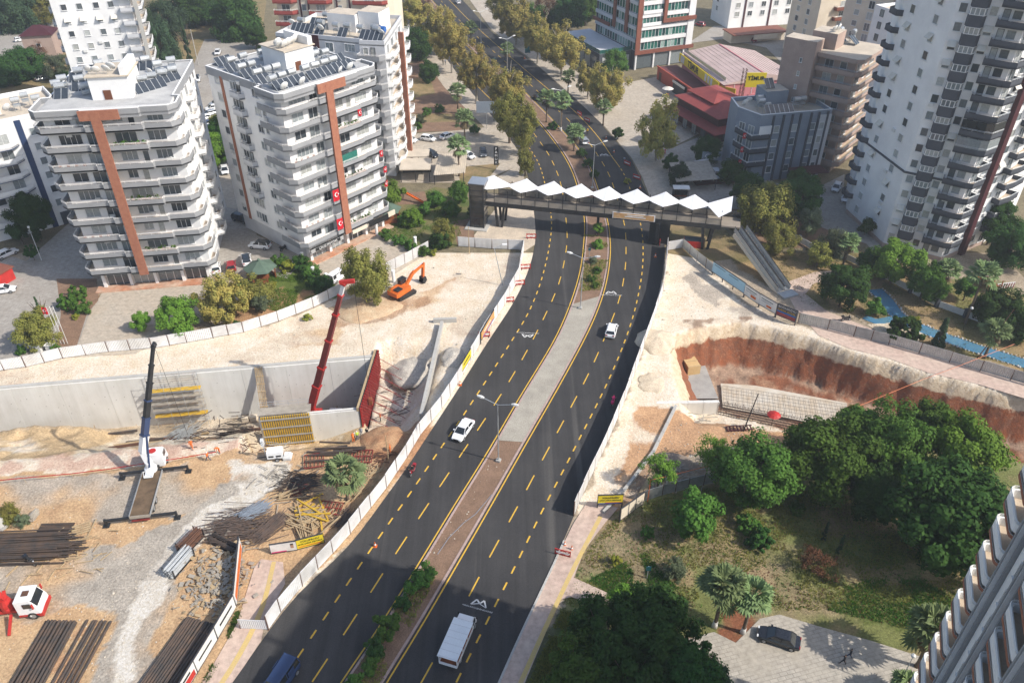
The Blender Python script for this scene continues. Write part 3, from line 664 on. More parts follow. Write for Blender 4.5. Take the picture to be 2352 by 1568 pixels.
def roof_kit():
    if _rf: return _rf
    p = MB(); p.add([(-.5, 0, .25), (.5, 0, .25), (.5, 1.35, 1.55), (-.5, 1.35, 1.55), (-.5, .05, .17), (.5, .05, .17), (.5, 1.40, 1.47), (-.5, 1.40, 1.47)], [(0, 1, 2, 3), (7, 6, 5, 4), (0, 4, 5, 1), (1, 5, 6, 2), (2, 6, 7, 3), (3, 7, 4, 0)], 0)
    for x in (-.45, .45): p.tube((x, 1.35, 0), (x, 1.35, 1.5), .03, 4, 1); p.tube((x, .1, 0), (x, .1, .25), .03, 4, 1)
    for x in (-.5, .5): p.bar((x, 0, .26), (x, 1.35, 1.56), .06, .05, 1)
    _rf['panel'] = p.mesh('solar_panel', T['solar'], T['galv'])
    t = MB(); t.tube((-.6, 0, 1.75), (.6, 0, 1.75), .42, 12)
    for x in (-.4, .4):
        for y in (-.3, .3): t.tube((x, y, 0), (x, y, 1.5), .03, 4)
    t.box(-.5, -.35, .75, .5, .35, 1.05)
    _rf['tank'] = t.mesh('water_tank', T['galv'])
    d = MB(); pr = [(.02, 0), (.25, .02), (.42, .08), (.52, .16), (.50, .17), (.40, .10), (.24, .045), (.02, .03)]
    d.lathe(pr, 12); d.tube((0, 0, 0), (.0, .1, .55), .02, 4); d.tube((.35, 0, .1), (0, .1, .55), .012, 4)
    _rf['dish'] = d.mesh('satellite_dish', T['dish'], smooth=True)
    s_ = MB(); s_.tube((0, 0, 0), (0, 0, .9), .03, 4); _rf['mast'] = s_.mesh('mast', T['galv'])
    return _rf
def panels(b, x0, y0, dx, dy, n, z, rot=0.0):
    k = roof_kit()
    for i in range(n): ob('solar_panel', k['panel'], b.root, (x0 + dx * i, y0 + dy * i, z), (0, 0, rot), (1.06, 1.45, 1.25))
def tanks(b, pts, z, rot=0.0):
    k = roof_kit()
    for x, y in pts: ob('water_tank', k['tank'], b.root, (x, y, z), (0, 0, rot + random.uniform(-.15, .15)), 1.28)
def dishes(b, pts, z, rot=0.0, sc=1.0):
    k = roof_kit()
    for x, y in pts:
        m_ = ob('dish_mast', k['mast'], b.root, (x, y, z))
        ob('satellite_dish', k['dish'], m_, (0, 0, .9), (R(-62), 0, rot + random.uniform(-.4, .4)), sc * random.uniform(.9, 1.25))
def rect(x0, y0, x1, y1): return [(x0, y0), (x1, y0), (x1, y1), (x0, y1)]

def block_a(name, label, o, rz, W, D, tall, nf, first, variant):
    b = Bld(name, label, o, rz); fh = (tall - first - .1) / nf
    zs = [first + fh * i for i in range(nf)]
    b.part('wall', MB().prism(rect(0, 0, W, D), first - .3, tall - .05, 0, 1), (T['white'], T['roofc']))
    b.part('ground_floor', MB().prism(rect(.6, .8, W - .6, D - .6), 0, first - .3), T['lgrey'])
    # balconies wrap the front and both corners
    line = [(-1.4, 5.2), (-1.4, -.4), (-.3, -1.6), (6.4, -1.6), (6.6, -2.0), (15.4, -2.0), (15.6, -1.55), (W - .2, -1.55), (W + 1.1, -.3), (W + 1.1, 3.4)]
    b.balcony(line, [(W - .02, 3.4), (W - .02, .02), (.02, .02), (.02, 5.2)], zs, (T['grey'], T['floor']))
    cap = MB(); cap.prism(line + [(W, 3.4), (W, D), (0, D), (0, 5.2)], tall - .95, tall - .7, 0, 1)
    roof = b.part('roof', cap, (T['grey'], T['roofc']))
    full = line + [(W, 3.6), (W + .15, D), (-.15, D), (0, 5.4)]
    mk('roof_parapet', MB().wall(full, tall - 1.3, tall + .15, .22, 0, closed=True), T['grey'], roof)
    mk('coping', MB().wall(full, tall + .155, tall + .23, .26, 0, closed=True), T['white'], roof)
    # brick clad T
    b.part('brick_column', MB().box(8.0, -2.35, first - .4, 9.5, -1.98, tall - .1), T['brick'])
    b.part('brick_beam', MB().box(6.3, -2.32, tall - 1.45, 12.4, -1.99, tall + .12), T['brick'])
    # front rooms
    alts = [[(2.9, 2.3, 1.5, .75), (6.2, 1.9, 2.2, .1), (11.6, 2.5, 1.5, .75), (14.2, .85, 2.1, .1), (17.2, 2.5, 1.5, .75)],
            [(2.9, 2.3, 1.5, .75), (6.0, 2.1, 2.2, .1), (11.3, 1.5, 1.3, .9), (13.4, .9, 2.1, .1), (17.2, 2.4, 1.5, .75)],
            [(3.3, 3.4, 1.6, .7), (6.7, 1.6, 2.2, .1), (11.9, 3.3, 1.9, .5), (16.8, 2.8, 1.6, .7)]]
    for i, z in enumerate(zs):
        b.edge((0, 0), (W, 0), [z], alts[(i * 2 + variant) % 3])
        b.part('partition', MB().box(7.9, -1.9, z, 8.1, -.02, z + fh - .32), T['white'])
        if (i + variant) % 3 == 1: b.part('planter', planter(9.9, -1.75, 15.2, z, random.Random(i)), (T['brick'], L['green']))
        if (i * 5 + variant) % 4 == 2:
            for k in range(4): b.part('balcony_chair', MB().box(.3 + k * 1.3, -1.30, z + .3, .75 + k * 1.3, -.8, z + .38).box(.3 + k * 1.3, -.86, z + .38, .75 + k * 1.3, -.8, z + .8).box(.5 + k * 1.3, -1.1, z, .6 + k * 1.3, -1.0, z + .3), T['wood'])
    # sides
    if variant == 0:
        b.edge((W, 0), (W, D), zs, [(5.5, 1.3, 1.4, .9), (8.6, 1.3, 1.4, .9), (17.5, 1.3, 1.4, .9), (20.5, 1.3, 1.4, .9)])
        b.balcony([(W + .02, 10.6), (W + 1.25, 11.1), (W + 1.25, 14.2), (W + .02, 14.7)], [(W - .02, 14.7), (W - .02, 10.6)], zs, (T['white'], T['floor']))
        b.edge((W, 0), (W, D), zs, [(12.6, 1.6, 2.1, .1)])
        b.edge((0, D), (0, 0), zs, [(5, 1.4, 1.4, .9), (11, 1.4, 1.4, .9)])
    else:
        b.edge((0, D), (0, 0), zs, [(3.0, 1.4, 1.4, .9), (8.0, 1.6, 1.4, .9), (14.6, 1.5, 1.4, .9), (16.6, .8, .9, 1.2)])
        b.part('brick_stripe', MB().box(-.12, 17.2, first - .4, .02, 18.0, tall - .9), T['brick'])
        b.balcony([(-.02, 14.4), (-1.0, 14.1), (-1.0, 11.2), (-.02, 10.9)], [(.02, 10.9), (.02, 14.4)], zs[2:], (T['lgrey'], T['floor']))
        b.edge((0, D), (0, 0), zs[2:], [(D - 12.7, 1.6, 2.1, .1, 'd')])
        b.edge((0, D), (0, 0), zs[:2], [(D - 12.7, 2.6, 1.7, .6)])
        b.edge((W, 0), (W, D), zs, [(6.5, 1.3, 1.4, .9), (12.6, 1.6, 1.4, .8), (18.5, 1.3, 1.4, .9)])
    # roof house and equipment
    y_ = 3.4 if variant == 0 else 7.5
    ph = b.part('stair_house', MB().prism(rect(7.4, y_, 13.6, y_ + 7), tall - .69, tall + 3.6, 0, 1).box(7.1, y_ - .3, tall + 3.62, 13.9, y_ + 7.3, tall + 3.8, 1), (T['white'], T['roofb']))
    mk('door', MB().box(9.3, y_ - .1, tall - .65, 10.5, y_ - .01, tall + 1.5), T['door'], ph)
    mk('gable_wall', MB().prism(rect(12.6, y_, 13.6, y_ + 7), tall + 3.8, tall + 5.2), T['white'], ph)
    rz_ = tall - .69
    if variant == 0:
        panels(b, 14.6, 5.2, .82, .78, 5, rz_, R(35)); panels(b, 17.2, 9.6, .82, .78, 4, rz_, R(35))
        panels(b, 1.4, 4.6, 1.15, 0, 2, rz_); panels(b, 3.2, 8.2, 1.15, 0, 2, rz_); panels(b, 4.6, 11.6, 1.15, 0, 3, rz_); panels(b, 1.5, 13, 1.15, 0, 2, rz_); panels(b, 3.8, 17, 1.15, 0, 4, rz_); panels(b, 11, 18, 1.15, 0, 3, rz_)
        tanks(b, [(14.3, 8.8), (15.6, 10.2), (17.0, 11.9), (1.6, 7.0), (.6, 8.6), (5.6, 6.4), (.8, 11.2), (18.4, 13.4), (6.2, 16.5), (3.7, 10.6), (2.4, 15.2), (4.8, 19.2), (8.2, 18), (12.5, 20.2), (15.2, 17), (17.2, 19)], rz_, R(20))
        tk = ob('water_tank', MB().tube((-.8, 0, 1.1), (.8, 0, 1.1), .75, 14).box(-.5, -.5, 0, .5, .5, .5).mesh('water_tank', T['orange'], smooth=False), b.root, (6.0, 14.2, rz_ + .5), (0, 0, R(15)))
        dishes(b, [(7.7, 4.4), (8.9, 4.0), (10.4, 4.2), (10.8, 5.6)], tall + 3.7, 0, 1.5)
        dishes(b, [(14, 15), (5.8, 9.0), (16.5, 14.8)], rz_ + .6, 0, 1.3)
    else:
        panels(b, .9, .4, 1.12, 0, 6, rz_); panels(b, 8.1, .4, 1.12, 0, 9, rz_); panels(b, 15.2, 4.6, 1.12, 0, 4, rz_); panels(b, .3, 5.4, 1.12, 0, 3, rz_)
        panels(b, 1.0, 9.8, 1.12, 0, 4, rz_); panels(b, 1.0, 14.8, 1.12, 0, 4, rz_); panels(b, 2.0, 19.6, 1.12, 0, 3, rz_); panels(b, 15.6, 11, 1.12, 0, 3, rz_)
        tanks(b, [(1.2, 3.2), (3.3, 3.4), (5.4, 3.5), (8.4, 3.6), (10.6, 3.6), (12.7, 3.7), (14.8, 3.8), (1.6, 8.0), (3.6, 8.1), (5.6, 8.2), (1.6, 12.8), (3.6, 12.8), (5.4, 18), (2.6, 17.6), (16.8, 8.6), (15.0, 9.2), (17.5, 15), (9.2, 17.4), (11.8, 18.6)], rz_, 0)
        dishes(b, [(7.8, 9.2), (8.6, 8.6), (9.5, 8.9), (10.4, 9.2), (11.3, 9.5), (12.2, 10.2), (8.4, 10.4)], tall + 3.7, 0, 1.5)
        dishes(b, [(1.5, .2), (5.2, .1), (13.6, .1), (15.8, .1)], tall - .3, 0, 1.3)
    # shops on the ground floor
    for i, x in enumerate((.6, 5.2, 9.6, 14.4, W - 1.1)): b.part('pillar', MB().box(x, -.3, 0, x + .55, .9, first - .3), T['white'])
    for i, (x, w) in enumerate(((1.25, 3.9), (5.8, 3.7), (10.2, 4.1), (15.0, 3.8))):
        f = b.part('shop_window', MB().box(x, .55, .15, x + w, .72, first - .35), T['glass'])
        fr = MB(); n = 3
        for k in range(n + 1): fr.box(x + w * k / n - .05, .46, .1, x + w * k / n + .05, .6, first - .34)
        mk('frame', fr, T['frame'], f)
    b.part('plinth', MB().box(-.6, -1.9, 0, W + .6, .3, .22), T['redtile'])
    return b
def planter(x0, y, x1, z, rnd):
    mb = MB(); mb.box(x0, y - .05, z + .80, x1, y + .2, z + 1.0, 0)
    for i in range(26):
        x = rnd.uniform(x0, x1); c_ = Vector((x, y + rnd.uniform(-.15, .25), z + rnd.uniform(.95, 1.45)))
        for k in range(3):
            a = Vector((rnd.uniform(-1, 1), rnd.uniform(-1, 1), rnd.uniform(-.3, 1))) * .3; bb = Vector((rnd.uniform(-1, 1), rnd.uniform(-1, 1), rnd.uniform(-1, 1))) * .3
            mb.add([c_ - a, c_ + bb, c_ + a], [(0, 1, 2)], 1)
    return mb
b1 = block_a('apartment_block', 'white and grey balconied apartment block with red brick T and orange roof tank', (-75.3, 124.1), 9.3, 20, 23, 33.3, 9, 3.7, 0)
b2 = block_a('apartment_block', 'white and grey balconied apartment block with brick T turned towards the road, flags below', (-39.3, 133.2), 49.5, 20, 22, 33.0, 9, 4.0, 1)
# flags and shop sign of the second block
def flag_mesh(w=1.5, h=2.3):
    mb = MB(); n = 6
    vs = [(-w/2 + w * i / n, .10 * math.sin(i * 1.3) - .05, -h * j) for j in (0, 1) for i in range(n + 1)]
    mb.add(vs, [(i, i + 1, n + 2 + i, n + 1 + i) for i in range(n)], 0)
    r = w * .30; cx, cz = 0, -h * .42; pts = []
    for i in range(13): t = R(35 + 290 * i / 12); pts.append((cx + r * math.cos(t), -.19, cz + r * math.sin(t)))
    for i in range(13): t = R(325 - 290 * i / 12); pts.append((cx + r * .22 + r * .80 * math.cos(t) * .98, -.19, cz + r * .80 * math.sin(t)))
    for i in range(12): mb.add([pts[i], pts[i + 1], pts[24 - i], pts[25 - i]], [(0, 1, 2, 3)], 1)
    st = [(cx + r * .95 + (r * .42 if k % 2 == 0 else r * .17) * math.cos(R(36 * k + 180)), -.19, cz + (r * .42 if k % 2 == 0 else r * .17) * math.sin(R(36 * k + 180))) for k in range(10)]
    mb.add(st, [tuple(range(10))], 1)
    return mb.mesh('flag', T['flag'], T['fabric'])
FLAG = flag_mesh(); FLAGS = flag_mesh(.9, 1.3)
flagspots = [(7.1, -2.15, 13.4, 1, 'large red crescent flag hung on the fourth balcony left of the brick column'), (7.1, -2.15, 7.4, 1, 'large red crescent flag hung on the second balcony left of the brick column'),
             (19.3, -1.8, 17.2, 0, 'small red crescent flag at the balcony corner beside the green glazing'), (20.6, -.9, 13.2, 0, 'small red crescent flag on the outermost balcony corner above the garden gazebo'), (20.5, -.9, 10.2, 0, 'small red crescent flag on a low corner balcony by the garden'), (14.9, -2.15, 26.6, 0, 'small red crescent flag high on the balcony below the roof panels')]
b2m = Matrix.Translation(b2.o) @ Matrix.Rotation(b2.a, 4, 'Z')
for x, y, z, big, lb in flagspots:
    tag(ob('flag', FLAG if big else FLAGS, None, b2m @ Vector((x, y, z)), (0, 0, b2.a)), lb, 'flag', 'flags on the balconies')
sg = b2.part('shop_sign', MB().box(-.4, -2.2, 2.9, 7.4, -1.95, 3.75), T['ink'])
for k in range(4): mk('sign_stripe', MB().box(-.4, -2.24, 2.95 + .2 * k, 7.4, -2.205, 3.02 + .2 * k), T['white'], sg)
mk('sign_board', MB().box(.6, -2.3, 3.02, 6.6, -2.25, 3.62), T['ink'], sg)
text(sg, 'ÇALIŞ MOTORS', .62, (3.6, -2.32, 3.32), (R(90), 0, 0), T['white'])
sg2 = b2.part('shop_sign', MB().box(14.2, -2.2, 2.7, 19.2, -1.95, 3.7), T['ink']); b2.part('shop_sign', MB().box(9.8, -2.2, 2.9, 13.6, -1.97, 3.6), T['cream']); b2.part('shop_sign', MB().box(19.3, -2.0, 2.8, 21.2, -1.7, 3.8), T['cream'])
AC = MB().box(-.45, -.32, 0, .45, 0, .6).tube((-.1, -.33, .3), (-.1, -.325, .3), .22, 10).mesh('air_conditioner', T['dish'])
def acs(b, p0, p1, zs, n, seed):
    d = Vector((p1[0] - p0[0], p1[1] - p0[1])); rnd = random.Random(seed)
    for k in range(n): t = rnd.uniform(.06, .94); ob('air_conditioner', AC, b.root, (p0[0] + d.x * t, p0[1] + d.y * t, rnd.choice(zs) + rnd.choice((.15, 1.9))), (0, 0, math.atan2(d.y, d.x)))
for b, k in ((b1, 1), (b2, 2)):
    z_ = [4 + 3.25 * i for i in range(9)]; acs(b, (0, 0), (20, 0), z_, 16, k); acs(b, (20, 0), (20, 22), z_, 7, k + 5); acs(b, (0, 22), (0, 0), z_, 8, k + 9)
b2.part('glazed_balcony', MB().box(9.8, -1.95, 16.9, 13.4, -1.88, 19.2), T['gglass'])

# third block, behind and turned to the road
b3 = Bld('apartment_block', 'grey and white balconied apartment block behind the second one with blue roof tank', (-51.5, 179.6), -18.5)
W3, D3, T3 = 24.8, 21.0, 30.0; z3 = [2.9 + 3.0 * i for i in range(9)]
P3 = [(0, 0), (7, 0), (7, 1.2), (20, 1.2), (20, .4), (25.4, 1.4), (19.8, 22.0), (-.3, 18)]
b3.part('wall', MB().prism(P3, 0, T3 - .6, 0, 1), (T['lgrey'], T['roofb']))
rf = b3.part('roof', MB().prism(P3, T3 - .58, T3 - .3, 0, 1), (T['grey'], T['roofb'])); mk('roof_parapet', MB().wall(P3, T3 - .58, T3 + .5, .25, 0, closed=True), T['lgrey'], rf)
b3.part('brick_stripe', MB().box(7.6, 1.05, 2, 9.8, 1.19, T3 + .4), T['maroon'])
b3.balcony([(19.95, .4), (20.0, -1.0), (24.9, -.55), (25.8, .6)], [(25.35, 1.35), (20.02, .38)], z3, (T['grey'], T['floor']))
b3.edge((20, .4), (25.4, 1.4), z3, [(1.3, 1.0, 1.3, .8), (2.9, .85, 2.0, .1, 'd')])
ln = [(25.45 - 5.6 * t + .966 * o_, 1.4 + 20.6 * t + .262 * o_) for t, o_ in ((.01, 0), (.03, 1.0), (.1, 1.1), (.16, 1.9), (.3, 1.9), (.36, 1.1), (.46, 1.1), (.52, 1.9), (.66, 1.9), (.72, 1.1), (.82, 1.1), (.87, 1.8), (.97, 1.7), (.99, 0))]
b3.balcony(ln, [(19.8, 21.6), (25.3, 1.6)], z3, (T['white'], T['floor']))
b3.edge((25.4, 1.4), (19.8, 22.0), z3, [(3, 1.6, 2.0, .1), (8, 2.2, 1.5, .7), (13, 1.4, 2.0, .1), (17, 2.0, 1.5, .7)])
b3.part('brick_column', MB().bar((25.6, 9.2, 1.5), (25.6, 9.2, T3 + .4), 1.2, .5), T['brick'])
b3.edge((0, 0), (7, 0), z3, [(2.2, 1.4, 1.4, .9), (5, 1.4, 1.4, .9)]); b3.edge((9.8, 1.2), (20, 1.2), z3, [(2.5, 1.8, 1.8, .4), (7.4, 2.4, 1.5, .8)]); b3.edge((0, 20), (0, 0), z3, [(5, 1.4, 1.4, .9), (12, 1.4, 1.4, .9)])
s3 = b3.part('stair_house', MB().prism(rect(8.5, 8, 15.4, 13), T3 - .3, T3 + 3.4, 0, 1), (T['white'], T['roofb'])); mk('upper_house', MB().prism(rect(15.6, 9.2, 20.6, 14.5), T3 - .3, T3 + 4.0, 0, 1), (T['white'], T['roofb']), s3)
panels(b3, 2.2, 3.0, 1.12, 0, 5, T3 - .3); panels(b3, 8.4, 2.6, 1.12, 0, 2, T3 - .3); panels(b3, 14.0, 2.5, 1.12, 0, 2, T3 - .3); panels(b3, 19.2, 2.6, 1.12, 0, 5, T3 - .3); panels(b3, 19.5, 6.8, 1.12, 0, 2, T3 - .3); panels(b3, 4, 8, 1.12, 0, 3, T3 - .3)
tanks(b3, [(3, 6.2), (8, 6.0), (12.3, 5.0), (14.8, 5.4), (18.2, 5.0), (21.0, 6.2), (22, 5), (6, 12), (9, 14)], T3 - .3)
ob('water_tank', MB().tube((-.8, 0, 1.1), (.8, 0, 1.1), .7, 14).box(-.5, -.5, 0, .5, .5, .5).mesh('water_tank', T['blue']), b3.root, (21.6, 8.2, T3 - .2))
dishes(b3, [(1.2, 5), (2.4, 6.2), (16, 9.8), (17, 10), (18, 10.2), (19, 10), (20, 10.4), (23.5, 4), (9.4, 3)], T3 + .6, 0, 1.5)

# tall plain tower at the upper left
b0 = Bld('apartment_tower', 'tall pale tower at upper left with small square windows and rounded balconies', (-107.2, 195.5), 17.5)
z0s = [3.2 + 3.0 * i for i in range(14)]
b0.part('wall', MB().prism(rect(0, 0, 17, 20), 0, 46, 0, 1), (T['white'], T['roofc']))
for i, z in enumerate(z0s): b0.edge((0, 0), (17, 0), [z], [(2.6, 1.15, 1.25, .9), (6.0, 1.15, 1.25, .9), (9.6, 1.15, 1.25, .9), (12.8, 1.15, 1.25, .9)], shade=1.0 if i == 8 else 0)
b0.balcony([(14.6, -.02), (14.7, -1.3), (18.2, -1.3), (19.4, .2), (19.4, 8), (17.02, 8.6)], [(16.98, 8.6), (16.98, .02), (14.6, .02)], z0s, (T['lgrey'], T['floor']))
b0.part('corner_column', MB().box(17.9, -1.75, 0, 18.8, -1.3, 47), T['conc'])
b0.balcony([(-.02, 9), (-1.3, 8.6), (-1.3, 3.2), (-.02, 2.8)], [(.02, 2.8), (.02, 9)], z0s, (T['lgrey'], T['floor'])); b0.edge((0, 20), (0, 0), z0s, [(13.5, 1.6, 2.0, .1), (4, 1.2, 1.3, .9)])
b0.edge((17, 0), (17, 20), z0s, [(3.5, 1.8, 2.0, .1), (12, 1.2, 1.3, .9)])
# white block cut by the left edge
bl = Bld('apartment_block', 'white block with navy bands and rounded balconies cut by the left edge', (-106.9, 138.4), 38)
zl_ = [3.4 + 3.0 * i for i in range(6)]
PL = [(0, 0), (24.0, 0), (24.0, 16), (0, 16)]
bl.part('wall', MB().prism(PL, 0, 22.5, 0, 1), (T['white'], T['roofb']))
bl.balcony([(2.2, -.02), (2.4, -1.6), (12.8, -1.6), (14.2, -.4), (14.4, -.02)], [(14.4, .02), (2.2, .02)], zl_, (T['white'], T['floor']), rails=())
for z in zl_: bl.part('navy_band', MB().wall([(2.1, -.02), (2.3, -1.68), (12.84, -1.68), (14.3, -.45), (14.5, -.02)], z - .42, z - .31, .12), T['bluecar'])
bl.edge((0, 0), (15.5, 0), zl_, [(4, 2.0, 2.0, .2), (8, 1.4, 1.4, .8), (12, 2.0, 2.0, .2)])
bl.edge((0, 0), (24, 0), zl_, [(17.6, 1.1, 1.4, .9), (19.6, 1.1, 1.4, .9)])
bl.part('navy_panel', MB().box(14.9, -.12, 0, 16.0, .02, 22.7), T['bluecar'])
bl.part('navy_slat_wall', MB().box(21.2, -.14, 0, 24.1, .02, 22.0), T['dark'])
for k in range(22): bl.part('slat', MB().box(21.1, -.3, .5 + k, 24.2, -.15, .62 + k), T['white'])
rfl = bl.part('roof', MB().wall(PL, 22.52, 23.4, .25, 0, closed=True), T['white']); mk('attic', MB().prism(rect(3, 6, 14, 13), 22.52, 26, 0, 1), (T['white'], T['roofb']), rfl)
panels(bl, 3, 3, 1.1, 0, 4, 22.5); panels(bl, 4, 7.5, 1.1, 0, 4, 26); tanks(bl, [(2.5, 5), (8, 4.5), (12, 4.6), (17, 6), (19, 8), (20.5, 5)], 22.5); dishes(bl, [(15, 3), (10, 8)], 23.5, 0, 1.3)
bl.part('entrance_door', MB().box(17, -.16, 0, 20, -.02, 2.8), T['dark'])

# red-banded block at the top
rb = Bld('apartment_block', 'cream block with red banded balconies at the top behind the grey one', (-66, 236), -10)
zr_ = [3 + 3.0 * i for i in range(8)]
rb.part('wall', MB().prism([(0, 0), (31, 3), (31, 18), (0, 18)], 0, 27, 0, 1), (T['cream'], T['roofb']))
for x0, x1 in ((-.5, 6), (9.5, 16), (22, 31.5)):
    rb.balcony([(x0, x0 * .097 - .02), (x0 + .1, x0 * .097 - 1.5), (x1 - 1.2, x1 * .097 - 1.5), (x1, x1 * .097 - .02)], [(x1, x1 * .097 + .1), (x0, x0 * .097 + .1)], zr_, (T['red'] if False else M('red_band_%d' % int(x0 + 1), (.33, .07, .06), None, 1, .7), T['floor']))
rb.edge((0, 0), (31, 3), zr_, [(2.6, 2.2, 2.0, .2), (7.8, 1.2, 1.6, .7), (12.6, 2.4, 2.0, .2), (18, 1.2, 1.5, .7), (26.5, 2.8, 1.8, .4)])
for x in (6.6, 8.9, 17, 20.6): rb.part('red_stripe', MB().box(x, x * .097 - .2, 0, x + .4, x * .097 + .1, 27), T['maroon'])
tanks(rb, [(4, 6), (9, 8), (16, 7)], 27)
# pink transformer house, upper left
tr = Bld('transformer_house', 'small pink house with brown hipped roof beside the pale tower', (-156.5, 262), 12, 'house')
tr.part('wall', MB().prism(rect(0, 0, 9, 8), 0, 7.5), T['pinkb'])
mb = MB(); mb.add([(-.6, -.6, 7.5), (9.6, -.6, 7.5), (9.6, 8.6, 7.5), (-.6, 8.6, 7.5), (3.5, 4, 9.8), (5.5, 4, 9.8)], [(0, 1, 5, 4), (1, 2, 5), (2, 3, 4, 5), (3, 0, 4), (3, 2, 1, 0)]); tr.part('roof', mb, T['maroon'])
tr.edge((0, 0), (9, 0), [3], [(4.5, 1.2, 1.0, 1)])

# green glass office tower
gt = Bld('office_tower', 'green glass office tower with brown clad frames beyond the plaza', (38.2, 252.2), 24, 'office building')
zg_ = [5.6 + 3.6 * i for i in range(7)]
gt.part('core', MB().prism(rect(.25, .25, 20, 26), 0, 32, 0, 1), (T['dark'], T['roofb']))
gl = MB().box(-.05, -.1, 7.0, .001, -.1, 7.0)
for z in zg_:
    gt.part('floor_band', MB().box(.1, -.25, z + 2.5, 19.9, .24, z + 3.55), T['white']); gt.part('floor_band', MB().box(-.25, .5, z + 2.5, .24, 25.8, z + 3.55), T['lgrey'])
    for k in range(14):
        x = .9 + k * 1.22; gt.win(x + .3, .2, z + .15, 0, 1.1, 2.3, 'g')
    for k in range(15):
        gt.win(.2, 1.2 + k * 1.6, z + .15, R(-90), 1.4, 2.3, 'g')
gt.part('brown_frame', MB().box(-.5, -.7, 4.6, 21, -.26, 5.7).box(-.5, -.7, 5.7, 1.1, -.26, 33), T['brown'])
gt.part('brown_frame', MB().box(8.6, -1.0, 13.4, 20.6, -.28, 14.5).box(8.6, -1.0, 14.5, 9.7, -.28, 33), T['brown'])
gt.part('brown_frame', MB().box(-.72, 5.2, 10, -.26, 6.6, 33), T['brown']); gt.part('brown_frame', MB().box(-.72, 12.6, 10, -.26, 14.0, 33), T['brown']); gt.part('brown_frame', MB().box(-.72, 16, 9.4, -.26, 26.5, 10.4), T['brown'])
gt.part('white_corner', MB().box(18.1, -.4, 5.7, 20.4, .3, 33), T['white'])
gt.part('side_wall', MB().box(20.02, .2, 5.7, 20.3, 26, 33), T['white'])
for x in (0, 6.5, 12.5, 17.5): gt.part('shop_pillar', MB().box(x, -.35, 0, x + .5, .2, 4.6), T['white'])
for x in (.5, 7, 13): gt.part('shop_window', MB().box(x, .05, .2, x + 5.9 if x < 13 else 17.5, .22, 4.4), T['glass'])
gt.part('name_sign', MB().box(1.5, -.5, 16.4, 8.2, -.27, 17.4), T['white']); gt.part('name_sign', MB().box(1.5, -.5, 12.8, 8.2, -.27, 13.8), T['white'])
pd = gt.part('podium', MB().prism(rect(-11.5, 2, -.3, 29), 0, 5.6, 0, 1), (T['dark'], T['lgrey'])); mk('glass_railing', MB().wall([(-11.4, 29), (-11.4, 2.1), (-.3, 2.1)], 5.6, 6.7, .08), T['gglass'], pd)
for k in range(6): mk('podium_window', MB().box(-11.62, 3.5 + k * 4.2, .4, -11.52, 7.0 + k * 4.2, 4.4), T['glass'], pd)
mk('podium_window', MB().box(-10.5, 1.88, .4, -1, 1.98, 4.4), T['glass'], pd)

# depot hall with the yellow fascia
PINKW = M('pink_cladding', (.52, .20, .22), (.46, .17, .19), .6, .6); HROOF = M('faded_pink_roof', (.56, .43, .40), (.47, .36, .33), .25, .6)
th = Bld('depot_hall', 'depot hall with faded pink gable roof and long yellow name fascia', (57.6, 214.5), 0, 'hall')
A_, B_, C_, D_ = Vector((0, 0)), Vector((21.2, 6.2)), Vector((15, 31)), Vector((-6.2, 29)); ma, mc = (A_ + B_) / 2, (C_ + D_) / 2
th.part('wall', MB().prism([A_, B_, C_, D_], 0, 7.6), PINKW)
mb = MB()
e = .5; a0 = A_ + Vector((-.6, -.5)); b0_ = B_ + Vector((.7, -.4)); c0 = C_ + Vector((.6, .5)); d0 = D_ + Vector((-.6, .5))
mb.add([(a0.x, a0.y, 7.7), (b0_.x, b0_.y, 7.7), (c0.x, c0.y, 7.7), (d0.x, d0.y, 7.7), (ma.x, ma.y - .45, 9.9), (mc.x, mc.y + .5, 9.9)], [(0, 4, 5, 3), (4, 1, 2, 5), (0, 1, 4), (2, 3, 5), (3, 2, 1, 0)])
rf = th.part('roof', mb, HROOF)
for s_, (p, q) in enumerate(((a0, ma), (b0_, ma))):
    for k in range(1, 9):
        t = k / 9; u = Vector((p.x, p.y, 7.72)).lerp(Vector((q.x, q.y, 9.92)), t); pe, qe = (d0, mc) if s_ == 0 else (c0, mc); v = Vector((pe.x, pe.y, 7.72)).lerp(Vector((qe.x, qe.y, 9.92)), t)
        mk('roof_rib', MB().bar(u, v, .08, .07), HROOF, rf)
mk('ridge_cap', MB().bar((ma.x, ma.y, 9.95), (mc.x, mc.y, 9.95), .5, .12), PINKW, rf)
for k in range(1, 8):
    q = A_.lerp(B_, k / 8); th.part('wall_rib', MB().box(q.x - .06, q.y - .12, 0, q.x + .06, q.y + .1, 7.6), T['white'] if k % 2 else PINKW)
th.part('gate', MB().bar((7.2, 2.0, 2.2), (9.6, 2.7, 2.2), .2, 4.4), PINKW)
dx = (D_ - A_).normalized(); nrm = Vector((-dx.y, dx.x)); fa = A_ + nrm * 1.2 + dx * 1.5; fb = D_ + nrm * 1.2
fas = th.part('fascia_board', MB().bar((fa.x, fa.y, 6.6), (fb.x, fb.y, 6.6), .2, 2.4), T['ywall'])
fang = math.atan2(-dx.y, -dx.x)
mid = fa.lerp(fb, .62) + nrm * .16; text(fas, 'TİMUR', 2.5, (mid.x, mid.y, 6.55), (R(90), 0, fang), T['ink'], bold=.06)
for t in (.16, .23, .30, .88, .93): q = fa.lerp(fb, t) + nrm * .14; mk('fascia_panel', MB().box(-.6, -.03, -.95, .6, .02, .95), T['dish'], fas, loc=(q.x, q.y, 6.6), rot=(0, 0, fang))
